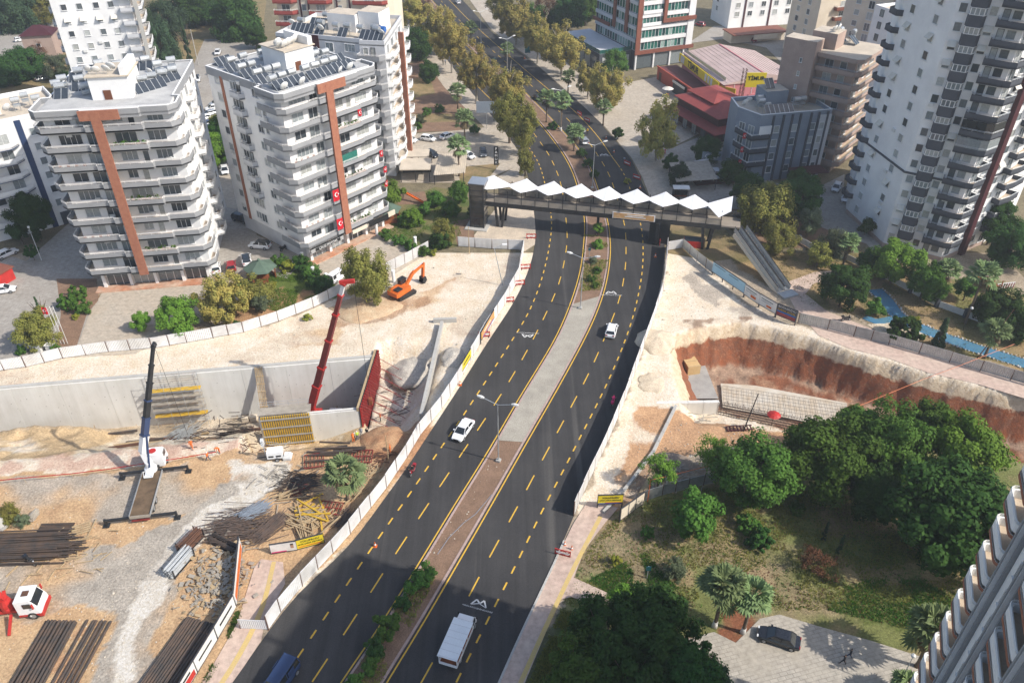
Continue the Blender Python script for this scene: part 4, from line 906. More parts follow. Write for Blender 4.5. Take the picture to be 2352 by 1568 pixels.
yb = th.part('board', MB().bar((fa.x - nrm.x * .2, fa.y, 4.4), (fa.x + 4.0, fa.y - 3.0, 4.4), .15, 5.4), T['ywall'])
th.part('walkway_railing', MB().bar((A_.x + .4, A_.y + 2, 8.5), (D_.x + .2, D_.y, 8.5), .05, .9), T['galv'])
# red shop wing in front of the hall
RW = M('red_render', (.50, .10, .06), (.44, .085, .05), .5, .75); RRF = M('maroon_flat_roof', (.15, .045, .05), (.12, .04, .042), .4, .7)
rw = Bld('shop_wing', 'low red flat roofed shop wing below the yellow fascia', (52.4, 216.5), 107.5, 'shop')
rw.part('wall', MB().prism(rect(0, 0, 28, -6.4), 0, 3.7, 0, 1), (RW, RRF))
rw.part('roof_edge', MB().wall([(0, 0), (28, 0)], 3.72, 4.1, .3), RW)
for x in (3.5, 25): rw.part('door', MB().box(x, .01, .1, x + 1.4, .09, 2.6), T['door'])
rw.part('porch', MB().box(9, 0.02, 0, 16, .8, 3.4), T['steel']); rw.part('porch_beam', MB().box(8.8, .82, 2.9, 16.2, 1.0, 3.5), T['galv'])
# pagoda roofed restaurant
rs = Bld('restaurant', 'restaurant with stacked red hipped roofs beside the paved plaza', (50.5, 190), 24, 'restaurant')
rs.part('wall', MB().prism(rect(2, 2, 13, 20), 0, 6.5), T['maroon'])
RT = M('red_roof_sheet', (.30, .065, .055), (.25, .055, .05), .8, .6)
def hip(b, x0, y0, x1, y1, z, h, ov, mat, nm='roof'):
    r = min(x1 - x0, y1 - y0) * .42
    mb = MB(); mb.add([(x0 - ov, y0 - ov, z), (x1 + ov, y0 - ov, z), (x1 + ov, y1 + ov, z), (x0 - ov, y1 + ov, z), (x0 + r, y0 + r, z + h), (x1 - r, y0 + r, z + h), (x1 - r, y1 - r, z + h), (x0 + r, y1 - r, z + h),
        (x0 - ov, y0 - ov, z - .15), (x1 + ov, y0 - ov, z - .15), (x1 + ov, y1 + ov, z - .15), (x0 - ov, y1 + ov, z - .15)],
        [(0, 1, 5, 4), (1, 2, 6, 5), (2, 3, 7, 6), (3, 0, 4, 7), (4, 5, 6, 7), (8, 9, 1, 0), (9, 10, 2, 1), (10, 11, 3, 2), (11, 8, 0, 3), (11, 10, 9, 8)])
    return b.part(nm, mb, mat)
hip(rs, 0, 0, 14, 21, 3.6, 1.6, 1.0, RT); rs.part('upper_wall', MB().prism(rect(3, 3, 12, 19), 4.2, 6.6), T['maroon']); hip(rs, 2, 2, 13, 20, 6.6, 1.7, .9, RT, 'upper_roof'); hip(rs, 4.5, 8, 13, 19, 8.1, 1.5, .5, RT, 'top_roof')
rs.edge((0, 19), (0, 3), [.3], [(2, 1.8, 2.4, .2, 'd'), (6, 1.8, 2.4, .2, 'd'), (10, 1.8, 2.4, .2, 'd'), (14, 1.8, 2.4, .2, 'd')]); rs.edge((3, 19), (3, 3), [4.8], [(3, 1.2, 1, .3), (8, 1.2, 1, .3), (13, 1.2, 1, .3)]); rs.edge((2, 2), (13, 2), [.3], [(3, 1.8, 2.4, .2, 'd'), (7, 1.8, 2.4, .2, 'd')])
# lattice sign mast
sm = thing('sign_mast', 'lattice mast with small yellow name board above the red roofs', 'sign', at(1688, 300))
mb = MB()
for sx in (-.5, .5):
    for sy in (-.5, .5): mb.tube((sx, sy, 0), (sx * .8, sy * .8, 16), .06, 4)
for k in range(16):
    z = k; mb.tube((-.5, -.5, z), (.5, -.5, z + 1), .035, 4); mb.tube((.5, -.5, z), (.5, .5, z + 1), .035, 4); mb.tube((-.5, -.5, z), (-.5, .5, z + 1), .035, 4)
mk('lattice', mb, T['rust'], sm); bd = mk('board', MB().box(.6, -.12, 11.4, 5.6, .12, 15.0), T['ywall'], sm)
text(bd, 'TİMUR', 1.35, (3.1, -.16, 13.6), (R(90), 0, 0), T['ink'], bold=.03)

# slate block
dk = Bld('apartment_block', 'slate grey four storey block with dark pilasters and solar panels on its roof', (54.4, 169.6), 12.5)
zd = [1.2 + 3.15 * i for i in range(4)]; TD = 14.8
PD = [(0, 0), (17.2, 0), (17.2, 8), (15, 12), (-1.5, 12), (-2.6, 6)]
dk.part('wall', MB().prism(PD, 0, TD, 0, 1), (T['slate'], T['roofb']))
rf = dk.part('roof', MB().wall(PD, TD + .01, TD + .9, .25, 0, closed=True), T['slate']); mk('coping', MB().wall(PD, TD + .905, TD + 1.0, .3, 0, closed=True), T['white'], rf)
for x in (2.9, 5.3, 7.4, 9.4, 12.0, 13.9, 16.0): dk.part('pilaster', MB().box(x, -.28, 0, x + .45, -.0, TD + .6), T['dark'])
dk.part('white_bay', MB().box(14.4, -.16, .2, 17.3, .01, TD - .1), T['lgrey'])
dk.edge((0, 0), (17.2, 0), zd, [(4.3, 1.2, 1.5, .8), (8.6, 1.2, 1.5, .8), (13.1, 1.1, 1.5, .8)]); dk.edge((0, -.16), (17.2, -.16), zd, [(15.2, 1.0, 1.5, .8)])
dk.balcony([(-2.2, 5.4), (-3.0, 5.0), (-1.9, -.9), (2.4, -.9), (2.8, -.02)], [(2.8, .05), (0, .05), (-2.1, 5.4)], zd[1:], (T['dark'], T['floor']))
dk.edge((-2.6, 6), (0, 0), zd, [(2, 1.5, 2.0, .1), (4.6, 1.5, 2.0, .1)]); dk.part('white_panel', MB().box(-.3, -1.05, zd[3] + 1.0, 2.5, -.92, zd[3] + 2.9), T['white'])
dk.balcony([(17.22, 1.5), (18.3, 2.4), (18.3, 4.6), (17.22, 5)], [(17.18, 5), (17.18, 1.5)], zd[1:], (T['white'], T['floor']))
dk.part('stair_house', MB().prism(rect(4.2, 6.6, 9.6, 11.6), TD, TD + 3.6, 0, 1), (T['slate'], T['roofb']))
panels(dk, 2.5, 1.2, 1.15, 0, 6, TD); panels(dk, 5.2, 8, 1.1, 0, 2, TD + 3.6); tanks(dk, [(2.4, 5.2), (10.6, 4.4), (12.2, 4.6), (3.2, 7.4)], TD); dishes(dk, [(-1, 6), (-.4, 7), (1, 8), (3.6, 4)], TD + .6, 0, 1.2)
dk.part('canopy_roof', MB().box(9, -4.5, 2.6, 17, -.3, 2.8), T['maroon'])
for k, z in enumerate((11.6, 8.4, 5.3)): tag(ob('flag', FLAGS, None, Matrix.Translation(dk.o) @ Matrix.Rotation(dk.a, 4, 'Z') @ Vector((-2.6, .9, z)), (0, 0, dk.a)), ['small red flag on the topmost left balcony of the slate block', 'small red flag on the middle left balcony of the slate block', 'small red flag on the lowest left balcony of the slate block'][k], 'flag', 'flags on the slate block')

# dusty pink block with rounded corner balconies
pj = Bld('apartment_block', 'dusty pink block with rounded corner balconies between slate block and dark banded tower', (75.2, 173.6), 50)
zj = [2.2 + 2.95 * i for i in range(8)]; TJ = 25.8
pj.part('wall', MB().prism(rect(1, 1.4, 14, 14), 0, TJ, 0, 1), (T['pinkb'], T['roofb']))
pj.balcony([(-.6, 9.6), (-.6, .8), (.6, -.4), (13.6, -.4)], [(13.6, 1.42), (1.02, 1.42), (1.02, 9.6)], zj, (T['pinkb'], T['floor']), railmat=T['galv'])
pj.part('roof', MB().prism([(-.6, 9.6), (-.6, .8), (.6, -.4), (13.9, -.4), (13.9, 14), (1, 14), (1, 9.6)], TJ - .3, TJ + .6, 0, 1), (T['pinkb'], T['roofb']))
pj.part('rear_wing', MB().prism(rect(-2.2, 9.7, 2, 17), 0, TJ + 3, 0, 1), (T['pinkb'], T['roofb'])); pj.part('stair_house', MB().prism(rect(3, 7.4, 8, 13), TJ + .6, TJ + 4, 0, 1), (T['pinkb'], T['roofb']))
pj.edge((1, 1.4), (14, 1.4), zj, [(2.6, 2.6, 1.9, .2), (6.5, 1.2, 1.4, .7), (10, 2.6, 1.9, .2)]); pj.edge((1, 9.6), (1, 1.4), zj, [(2.4, 1.8, 1.9, .2), (5.6, 1.4, 1.4, .7)]); pj.edge((-2.2, 17), (-2.2, 9.7), zj, [(4.5, .5, .9, 1.2)])
panels(pj, 9.6, 5, 1.1, 0, 2, TJ + .6); panels(pj, 9.6, 8, 1.1, 0, 2, TJ + .6); tanks(pj, [(10, 10.5), (12, 7), (12, 10)], TJ + .6); dishes(pj, [(3.6, 8.4), (4.8, 8), (6.2, 8.6)], TJ + 4, 0, 1.5)
# background blocks, upper right
def plain(name, label, o, rz, W, D, tall, wallm, bandm, roofm, specs, side, bal=None, fh=3.0, group=None):
    b = Bld(name, label, o, rz, group=group); n = int((tall - 3.2) / fh) + 1; zs = [3.2 + fh * i for i in range(n)]
    b.part('wall', MB().prism(rect(0, 0, W, D), 0, tall, 0, 1), (wallm, roofm)); b.part('roof_parapet', MB().wall(rect(0, 0, W, D), tall + .01, tall + .8, .25, 0, closed=True), wallm)
    b.edge((0, 0), (W, 0), zs, specs); b.edge((0, D), (0, 0), zs, side)
    for (x0, x1) in bal or []: b.balcony([(x0, -.02), (x0 + .1, -1.4), (x1 - .8, -1.4), (x1, -.5), (x1, -.02)], [(x1, .02), (x0, .02)], zs, (bandm, T['floor']))
    panels(b, W * .3, 2, 1.1, 0, 3, tall); tanks(b, [(W * .6, 4), (W * .75, 5), (W * .3, 6)], tall); dishes(b, [(W * .5, 2), (W * .8, 2.5)], tall + .5, 0, 1.3)
    return b
k1 = plain('apartment_block', 'beige block with brown banded balconies behind the depot hall', (96, 262), 20, 16, 14, 17.5, T['cream'], T['brown'], T['roofb'], [(9, 2.4, 1.8, .4), (13, 1.6, 1.8, .4)], [(4, 1.4, 1.6, .8), (9, 1.4, 1.6, .8)], [(5.5, 16)])
k2 = plain('apartment_block', 'tall cream block with pink rounded corner balconies at the top right', (106, 234), 42, 15, 14, 34, T['cream'], T['pinkb'], T['roofb'], [(3, 1.4, 1.4, .9), (8, 1.4, 1.4, .9), (12, 1.4, 1.4, .9)], [(4, 1.4, 1.4, .9), (8, 1.6, 2, .2), (11, 1.4, 1.4, .9)], [(-.5, 2)])
k3 = plain('apartment_block', 'white block with dark windows behind the dusty pink block', (99, 205), 20, 24, 14, 26.5, T['white'], T['dark'], T['roofb'], [(3, 1.4, 1.6, .8, 'd'), (8, 2.4, 1.6, .8, 'd'), (14, 1.6, 1.6, .8, 'd'), (19, 2.4, 1.6, .8, 'd')], [(3, 1.2, 1.6, .8, 'd'), (8, 1.2, 1.6, .8, 'd')])
k4 = plain('apartment_block', 'white and maroon block at the top edge behind the depot hall', (78, 300), 14, 26, 14, 24, T['white'], T['maroon'], T['roofb'], [(3, 1.6, 1.6, .8), (8, 1.6, 1.6, .8), (13, 1.6, 1.6, .8), (18, 1.6, 1.6, .8), (23, 1.6, 1.6, .8)], [(4, 1.4, 1.6, .8)])
for x in (5.5, 15.5): k4.part('maroon_stripe', MB().box(x, -.2, 0, x + .6, -.0, 24), T['maroon'])
kw = Bld('workshop', 'low workshop with rust red roof and pale blind near the top right street', (75, 281), 14, 'workshop'); kw.part('wall', MB().prism(rect(0, 0, 20, 6), 0, 3), T['cream']); kw.part('roof', MB().box(-.5, -2.2, 3.02, 20.5, 6.4, 3.3), T['brown']); kw.part('blind', MB().box(7, -2.4, 1.4, 16, -2.3, 3.0), T['cream'])

# dark banded tower on the right
tw = Bld('apartment_tower', 'tall white tower at right with charcoal banded corner balconies and maroon pillar', (71.6, 154.3), 0, 'apartment tower')
zt = [.9 + 3.05 * i for i in range(17)]; TT = 53.5
E0, E1, E2, E3 = Vector((0, 0)), Vector((2.2, -14.6)), Vector((11.2, -20.4)), Vector((22.6, -13.6))
tw.part('wall', MB().prism([E0, E1, E2, E3, (33, -4), (24, 16), (4, 12)], 0, TT, 0, 1), (T['white'], T['roofc']))
d12 = (E2 - E1).normalized(); n12 = Vector((d12.y, -d12.x)); d23 = (E3 - E2).normalized(); n23 = Vector((d23.y, -d23.x)); d01 = (E1 - E0).normalized()
tw.edge(E0, E1, zt, [(3.4, 1.3, 1.4, .9), (10.6, 1.3, 1.4, .9)], shade=.25)
tw.edge(E1, E2, zt, [(1.1, 1.1, 1.4, .9), (5.7, 1.1, 1.4, .9)], shade=.22)
# charcoal bay
by = [E1 + d12 * 2.0, E1 + d12 * 2.4 + n12 * 1.1, E1 + d12 * 4.5 + n12 * 1.1, E1 + d12 * 4.9]
bay = MB().prism([by[0] - n12 * .05, by[1], by[2], by[3] - n12 * .05], -1.0, .85).mesh('bay_band', T['dark'])
bayw = MB().prism([by[0] - n12 * .02 + d12 * .1, by[1] - n12 * .1, by[2] - n12 * .1, by[3] - n12 * .02 - d12 * .1], .86, 2.02).mesh('bay_glazing', T['glass'])
bf = MB()
for q in (by[1], by[1].lerp(by[2], .33), by[1].lerp(by[2], .66), by[2]): bf.box(q.x - .06, q.y - .06, .86, q.x + .06, q.y + .06, 2.02)
for hz in (.9, 2.0):
    for i in range(3): bf.bar((by[i].x, by[i].y, hz), (by[i + 1].x, by[i + 1].y, hz), .12, .08)
bfm = bf.mesh('bay_frame', T['frame'])
for z in zt[1:]:
    o = ob('bay_band', bay, tw.root, (0, 0, z)); g = ob('bay_glazing', bayw, tw.root, (0, 0, z)); ob('bay_frame', bfm, g)
# corner balconies
q0 = E1 + d12 * 6.6; q1 = E2 + d23 * 2.4
cb = [q0, q0 + n12 * 1.7, E2 + d12 * -.2 + n12 * 1.9, E2 + (n12 + n23).normalized() * 1.9, q1 + n23 * 1.5, q1]
cb = [(p.x, p.y) for p in cb]
tw.balcony(cb, [(q1.x - n23.x * .05, q1.y - n23.y * .05), (E2.x, E2.y + .1), (q0.x - n12.x * .05, q0.y - n12.y * .05)], zt[1:], (T['dark'], T['floor']), h=.75, railmat=T['galv'], lip=.35)
tw.edge(E1, E2, zt, [(7.6, .9, 2.0, .1, 'd'), (9.2, 1.3, 1.4, .7)]); tw.edge(E2, E3, zt, [(1.2, 1.5, 2.0, .1)])
for i in (6, 7): 
    z = zt[i + 1]; tw.part('balcony_glazing', MB().wall([(cb[1][0], cb[1][1]), cb[2], cb[3], cb[4]], z + .78, z + 2.6, .06), T['cglass'] if i == 7 else T['glass'])
tw.edge(E2, E3, zt, [(3.9, 1.3, 1.4, .9), (8.6, 1.4, 1.4, .9)], shade=.12)
c5, c6 = E2 + d23 * 5.2, E2 + d23 * 6.6
tw.part('maroon_pillar', MB().prism([c5 - n23 * .05, c5 + n23 * .9, c6 + n23 * .9, c6 - n23 * .05], 0, TT), T['maroon'])
q2, q3 = E2 + d23 * 10.4, E3 + Vector((2.2, 2.2))
tw.balcony([(q2.x, q2.y), (q2.x + n23.x * 1.6, q2.y + n23.y * 1.6), (E3.x + n23.x * 1.7, E3.y + n23.y * 1.7), (q3.x + 1.6, q3.y - 1.4), (q3.x, q3.y)], [(E3.x - .2, E3.y + .2), (q2.x - n23.x * .05, q2.y - n23.y * .05)], zt[1:], (T['dark'], T['floor']), railmat=T['galv'])
tw.edge(E2, E3, zt, [(11.8, 1.5, 2.0, .1)])
z = zt[5] - .3; tw.part('string_course', MB().wall([(E0.x, E0.y), (E1.x - .1, E1.y), (E2.x, E2.y - .12), (E3.x, E3.y)], z - .2, z + .2, -.12), T['dark'])
tw.balcony([(-.1, 3.0), (-1.2, 2.2), (-1.0, -.4), (.1, -.9)], [(.2, -.9), (.3, 3)], zt[1:], (T['dark'], T['floor']), rails=())
tw.part('plinth', MB().wall([(E0.x, E0.y), (E1.x, E1.y), (E2.x, E2.y), (E3.x, E3.y)], 0, .8, -.15), T['pinkb'])

acs(tw, E0, E1, zt, 9, 3); acs(tw, E1, E2, zt, 7, 4); acs(tw, E2, E3, zt, 9, 5); acs(b3, (9.8, 1.2), (20, 1.2), z3, 6, 6); acs(b0, (0, 0), (17, 0), z0s, 7, 8)
# close tower at the lower right corner
OM = (38.5, 40.4)
tm = Bld('apartment_tower', 'close tower at the lower right corner with rounded balconies and diagonal looking grey fins', OM, -111.7, 'apartment tower')
zm = [2.9 + 3.05 * i for i in range(17)]; TM = 55.0
tm.part('wall', MB().prism(rect(.4, 0, 26, 17), 0, TM, 0, 1), (T['lgrey'], T['roofc']))
def mbal(x0, x1, dp, back=0.02):
    line = [(x0, back)]; r = .55
    line += [(x0, -dp + r)] + [(x0 + r - r * math.cos(R(a)), -dp + r - r * math.sin(R(a))) for a in (30, 60)] + [(x0 + r, -dp), (x1 - r, -dp)] + [(x1 - r + r * math.sin(R(a)), -dp + r - r * math.cos(R(a))) for a in (30, 60)] + [(x1, -dp + r), (x1, back)]
    tm.balcony(line, [(x1, back + .03), (x0, back + .03)], zm, (T['white'], T['floor']), h=.8, rails=(.92, 1.05), lip=.32, th=.2)
    me = MB().wall([(p[0], p[1]) for p in line], -.62, -.33, .16).mesh('brick_edge', T['pinkb'])
    bm = MB().wall([(p[0] , p[1] - (.04 if 0 < i < len(line) - 1 else 0)) for i, p in enumerate(line)], -.62, -.34, .12)
    me2 = bm.mesh('brick_edge', T['brick'])
    for z in zm: ob('brick_edge', me2, tm.root, (0, 0, z))
mbal(-.9, 3.2, 1.7); mbal(7.4, 12.2, 1.5)
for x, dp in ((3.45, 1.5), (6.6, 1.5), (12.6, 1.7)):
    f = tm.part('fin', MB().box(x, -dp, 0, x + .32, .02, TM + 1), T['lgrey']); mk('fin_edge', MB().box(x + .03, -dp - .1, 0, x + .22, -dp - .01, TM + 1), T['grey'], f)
    mk('fin_shade_strip', MB().box(x + .33, -dp + .3, 0, x + .48, .01, TM + 1), T['grey'], f)  # solid darker strip standing in for the shade beside the fin
tm.edge((.4, 0), (26, 0), zm, [(1.4, 1.8, 2.1, .1), (4.9, 1.0, 1.5, .8), (9.8, 2.2, 2.1, .1), (16, 1.4, 1.4, .8)])
tm.part('wall_panel', MB().box(4.0, -.9, 0, 6.5, -.02, TM), T['white'])
tm.edge((.4 - .02, -.9), (26, -.9), zm, [(5.2, 1.0, 1.5, .8)])
tm.part('end_wall', MB().box(.1, .3, 0, .38, 17, TM), T['cream'])
# ================================================================ footbridge
ba, bb = at(1133, 470, 5.2), at(1656, 523, 5.2)
BL = (bb - ba).length; bang = math.atan2((bb - ba).y, (bb - ba).x)
fb = thing('footbridge', 'covered footbridge over the road with white tented canopy, lift tower and escalator', 'footbridge', (ba.x, ba.y, 0), bang)
BW = 4.2
mk('deck', MB().box(-2.5, .12, 5.45, BL - .1, BW - .12, 5.62), T['bdeck'], fb)
for y in (0, BW - .22): mk('side_girder', MB().box(-2.5, y, 4.75, BL, y + .22, 5.66), T['steel'], fb)
for k in range(9): mk('cross_beam', MB().box(2 + k * BL / 9, .24, 4.95, 2.3 + k * BL / 9, BW - .24, 5.4), T['steel'], fb)
NU = 8; UL = (BL - .4) / NU
pnl = MB().box(0, 0, 0, UL / 2 - .12, .03, 1.15).mesh('railing_panel', M('smoked_rail_panel', (.36, .315, .26), None, 1, .3, spec=.4))
for k in range(NU * 2 + 1):
    x = k * UL / 2 + .2; hi_ = 8.7 if k % 2 == 0 else 8.4
    mk('post', MB().box(x - .06, .04, 5.66, x + .06, .16, hi_), T['steel'], fb); mk('post', MB().box(x - .06, BW - .16, 5.66, x + .06, BW - .04, hi_ + .4), T['steel'], fb)
    if k < NU * 2:
        ob('railing_panel', pnl, fb, (x + .06, .08, 5.68)); ob('railing_panel', pnl, fb, (x + .06, BW - .1, 5.68))
mk('handrail', MB().tube((.2, .1, 6.88), (BL, .1, 6.88), .04, 5), T['steel'], fb); mk('handrail', MB().tube((.2, BW - .1, 6.88), (BL, BW - .1, 6.88), .04, 5), T['steel'], fb)
def tent(x0, x1, half=None):
    mb = MB(); n = 6
    Lp, Rp = Vector((x0, BW / 2, 8.55)), Vector((x1, BW / 2, 8.55)); xm = (x0 + x1) / 2
    N, F = Vector((xm - .1, -.75, 8.75)), Vector((xm + .1, BW + .7, 9.35))
    quads = [(Lp, N, F), (Rp, F, N)] if half is None else ([(Lp, N, F)] if half == 'l' else [(Rp, F, N)])
    vy0, vy1 = .0, BW
    for apex, a, b in quads:
        # ruled surface from the narrow valley edge to the ridge a-b, sagging between
        va = Vector((apex.x, BW / 2 - .6, 8.75)); vb = Vector((apex.x, BW / 2 + .6, 8.8))
        if a.y > b.y: va, vb = vb, va
        vs = []
        for i in range(n + 1):
            for j in range(n + 1):
                s_, t_ = i / n, j / n
                p0 = va.lerp(vb, t_); p1 = a.lerp(b, t_); q = p0.lerp(p1, s_); q.z += .12 * 4 * t_ * (1 - t_) * s_ - .06 * 4 * s_ * (1 - s_); vs.append(q)
        mb.add(vs, [(i * (n + 1) + j, (i + 1) * (n + 1) + j, (i + 1) * (n + 1) + j + 1, i * (n + 1) + j + 1) for i in range(n) for j in range(n)])
    return mb
for k in range(NU): 
    x0 = .2 + k * UL - UL / 2
    if k == 0: mk('canopy', tent(x0 - 2.6, x0 + UL, None), T['fabric'], fb, smooth=False)
    else: mk('canopy', tent(x0, x0 + UL), T['fabric'], fb, smooth=False)
xe = .2 + NU * UL - UL / 2
mb = MB(); mb.add([(xe, BW / 2 - .6, 8.75), (xe + 2.2, -1.2, 7.9), (xe + UL * .78, .1, 8.8), (xe + UL * .82, BW + 1, 9.6), (xe, BW / 2 + .6, 8.8)], [(0, 1, 2), (0, 2, 4), (4, 2, 3)]); mk('canopy', mb, T['fabric'], fb)
# lift tower
lt = mk('lift_tower', MB().box(-4.6, -1.2, 0, -1.7, 1.8, 9.4).box(-4.8, -1.4, 9.41, -1.5, 2.0, 9.9), M('dark_glazed_tower', (.028, .027, .026), (.06, .055, .05), .5, .15, spec=.6), fb)
for k in range(7): mk('tower_band', MB().box(-4.68, -1.28, 1.2 + k * 1.2, -1.62, 1.88, 1.28 + k * 1.2), T['steel'], lt)
for x in (-4.7, -1.9): mk('tower_mullion', MB().box(x, -1.3, 0, x + .25, -1.21, 9.4), T['steel'], lt)
mk('lift_door', MB().box(-3.8, -1.34, .1, -2.5, -1.25, 2.4), T['cglass'], lt); mk('tower_roof', MB().box(-4.85, -1.45, 9.91, -1.45, 2.05, 10.05), T['slate'], lt)
mk('tower_base', MB().box(-5.6, -2.4, 0, -.9, 2.4, .25), T['conc'], lt)
for sx in (-.9, .9):
    for y in (.5, BW - .5): mk('column', MB().bar((1.2 + sx * .5, y, 0), (1.2 + sx, y, 4.8), .45, .45), T['steel'], fb)
for sx in (-1.0, 1.0):
    for y in (.4, BW - .4): mk('column', MB().bar((BL - 2.4 + sx * .5, y, 0), (BL - 2.4 + sx, y, 4.8), .5, .5), T['steel'], fb)
for y in (.4, BW - .4): mk('column', MB().bar((BL - 12 , y, 0), (BL - 12, y, 4.8), .7, 1.6), T['steel'], fb)
mk('stair_core', MB().box(BL - 13.6, .7, 0, BL - 9.6, BW - .7, 4.75), T['steel'], fb)
mk('column', MB().bar((BL * .47, BW / 2, 0), (BL * .47, BW / 2, 4.8), .5, .5), T['steel'], fb)
bn = mk('banner', MB().box(BL * .535, -.1, 5.0, BL * .72, -.03, 6.35), T['white'], fb); mk('banner_print', MB().box(BL * .54, -.14, 5.1, BL * .715, -.11, 6.25), M('banner_orange', (.60, .30, .10), (.66, .45, .25), 1.0, .6), bn)
for k, (x0, x1, z) in enumerate(((.60, .67, 5.85), (.59, .68, 5.5))): mk('print_line', MB().box(BL * x0, -.165, z, BL * x1, -.145, z + .16), T['white'], bn)
mk('landing', MB().box(BL, .1, 5.3, BL + 3.6, BW - .1, 5.6), T['bdeck'], fb); mk('landing_rail', MB().wall([(BL + .2, BW - .1), (BL + 3.5, BW - .1), (BL + 3.5, BW * .6)], 5.62, 6.8, .05), T['cglass'], fb)
# escalator
e0, e1 = at(1700, 528, 5.5), at(1800, 668, 0.2)
inv = Matrix.Rotation(-bang, 4, 'Z') @ Matrix.Translation((-ba.x, -ba.y, 0))
p0, p1 = inv @ e0, inv @ e1
d3 = (p1 - p0); h3 = Vector((d3.x, d3.y, 0)).normalized(); sd = Vector((-h3.y, h3.x, 0))
esc = mk('escalator', MB().bar(p0 + Vector((0, 0, -.7)), p1 + Vector((0, 0, -.45)), 3.0, .8), T['cream'], fb)
for k, w in enumerate((-1.35, -.1, .1, 1.35)):
    a, b = p0 + sd * w, p1 + sd * w
    mk('balustrade', MB().bar(a + Vector((0, 0, .35)), b + Vector((0, 0, .35)), .08, .9), T['galv'], esc)
    mk('handrail', MB().bar(a + Vector((0, 0, .95)), b + Vector((0, 0, .95)), .11, .1), T['blackp'], esc)
stp = MB().box(-.52, -.2, -.1, .52, .2, .1).mesh('step', T['galv'])
for s_ in (-.72, .72):
    for k in range(26):
        q = p0.lerp(p1, (k + .5) / 26) + sd * s_ + Vector((0, 0, -.05)); ob('step', stp, esc, q, (0, 0, math.atan2(sd.y, sd.x)))
mk('landing_plate', MB().bar(p1 + h3 * .2, p1 + h3 * 2.2, 3.2, .3), T['galv'], esc)

# ================================================================ fences and hoardings
def corr(name, mat, n=12, amp=.045):
    vs = []; fs = []
    for i in range(2 * n + 1):
        x = i / (2 * n); y = amp if i % 2 else -amp
        vs += [(x, y, 0), (x, y, 1)]
    fs = [(2 * i, 2 * i + 2, 2 * i + 3, 2 * i + 1) for i in range(2 * n)]
    mb = MB().add(vs, fs); mb.bar((0, 0, .02), (1, 0, .02), .05, .03); mb.bar((0, 0, .985), (1, 0, .985), .06, .03)
    return mb.mesh(name, mat)
CORR = corr('panel', T['sheetm'], 14); CORRG = corr('panel', T['galv'], 14)
POST = MB().box(-.05, -.05, 0, .05, .05, 1).mesh('post', T['rust']); FLATP = MB().box(0, -.03, 0, 1, .03, 1).mesh('panel', T['dish'])
def fence(name, label, pts, h=2.0, me=None, pl=2.6, z=0.0, px=True, gap=.06, cat='fence', post=None, ph=.15, lean=0.0):
    P = [at(u, v).xy for u, v in pts] if px else [Vector(p) for p in pts]
    root = thing(name, label, cat, (P[0].x, P[0].y, z))
    o = P[0]; pts2 = [P[0]]
    for a, b in zip(P, P[1:]):
        n = max(1, round((b - a).length / pl))
        for k in range(1, n + 1): pts2.append(a.lerp(b, k / n))
    rnd = random.Random(len(pts2))
    for i in range(len(pts2) - 1):
        a, b = pts2[i] - o, pts2[i + 1] - o; d = b - a
        ob('panel', me or CORR, root, (a.x, a.y, .12 + rnd.uniform(-.03, .05)), (lean + rnd.uniform(-.02, .02), 0, math.atan2(d.y, d.x)), (max(.2, d.length - gap), 1, h))
    for q in pts2: ob('post', post or POST, root, (q.x - o.x, q.y - o.y, 0), (0, 0, 0), (1, 1, h + ph))
    return root
fence('site_fence', 'long white corrugated fence along the back of the left construction site', [(-40, 858), (60, 843), (145, 823), (250, 808), (350, 800), (430, 787), (490, 776), (560, 763), (640, 738), (720, 706), (790, 672)], 2.0, pl=3.0)
fence('site_fence', 'short white corrugated fence climbing to the garden behind the excavator', [(888, 628), (930, 607), (985, 577)], 2.2)
fence('site_fence', 'short white corrugated fence below the lift tower', [(1052, 566), (1130, 572), (1203, 574)], 2.1, pl=3.2)
fence('roadside_hoarding', 'white sheet hoarding along the left kerb of the road', [(1203, 574), (1192, 640), (1158, 702), (1112, 772), (1075, 838), (1052, 880), (1015, 938), (965, 1000), (935, 1050), (888, 1120), (852, 1166), (805, 1225), (765, 1270), (695, 1345), (645, 1405), (617, 1445)], 2.3, pl=2.9)
fence('site_fence', 'short pale corrugated fence across the pink pavement at lower left', [(553, 1443), (617, 1446)], 1.6)
fence('roadside_hoarding', 'white sheet hoarding along the right kerb of the road', [(1531, 572), (1529, 612), (1521, 676), (1497, 746), (1478, 800), (1457, 858), (1432, 926), (1406, 990), (1380, 1048), (1350, 1110), (1326, 1164), (1318, 1184)], 2.5, pl=2.9)
fence('site_fence', 'short white corrugated fence at the top of the right site', [(1533, 576), (1567, 570)], 1.9)
fence('site_fence', 'white corrugated fence running down to the pale blue hoarding', [(1567, 570), (1600, 600), (1640, 632)], 2.0, CORRG)
fence('site_fence', 'grey corrugated fence along the pavement above the red earth cut', [(1832, 742), (1900, 757), (1960, 773), (2040, 792), (2110, 812), (2180, 832), (2250, 853), (2320, 873), (2420, 902)], 2.0, CORRG, pl=3.4)
fence('site_fence', 'grey corrugated fence in the shade behind the park trees', [(1478, 1152), (1520, 1138), (1580, 1122), (1650, 1106)], 1.9, CORRG, pl=2.5)
fence('park_wall', 'low pale plank wall with charcoal posts through the park', [(1800, 538), (1870, 577), (1940, 596), (2030, 640), (2090, 672), (2150, 704), (2215, 728), (2290, 756), (2420, 790)], 1.2, FLATP, pl=4.2, cat='wall', post=MB().box(-.3, -.3, 0, .3, .3, 1).mesh('post', T['dark']), ph=.5)
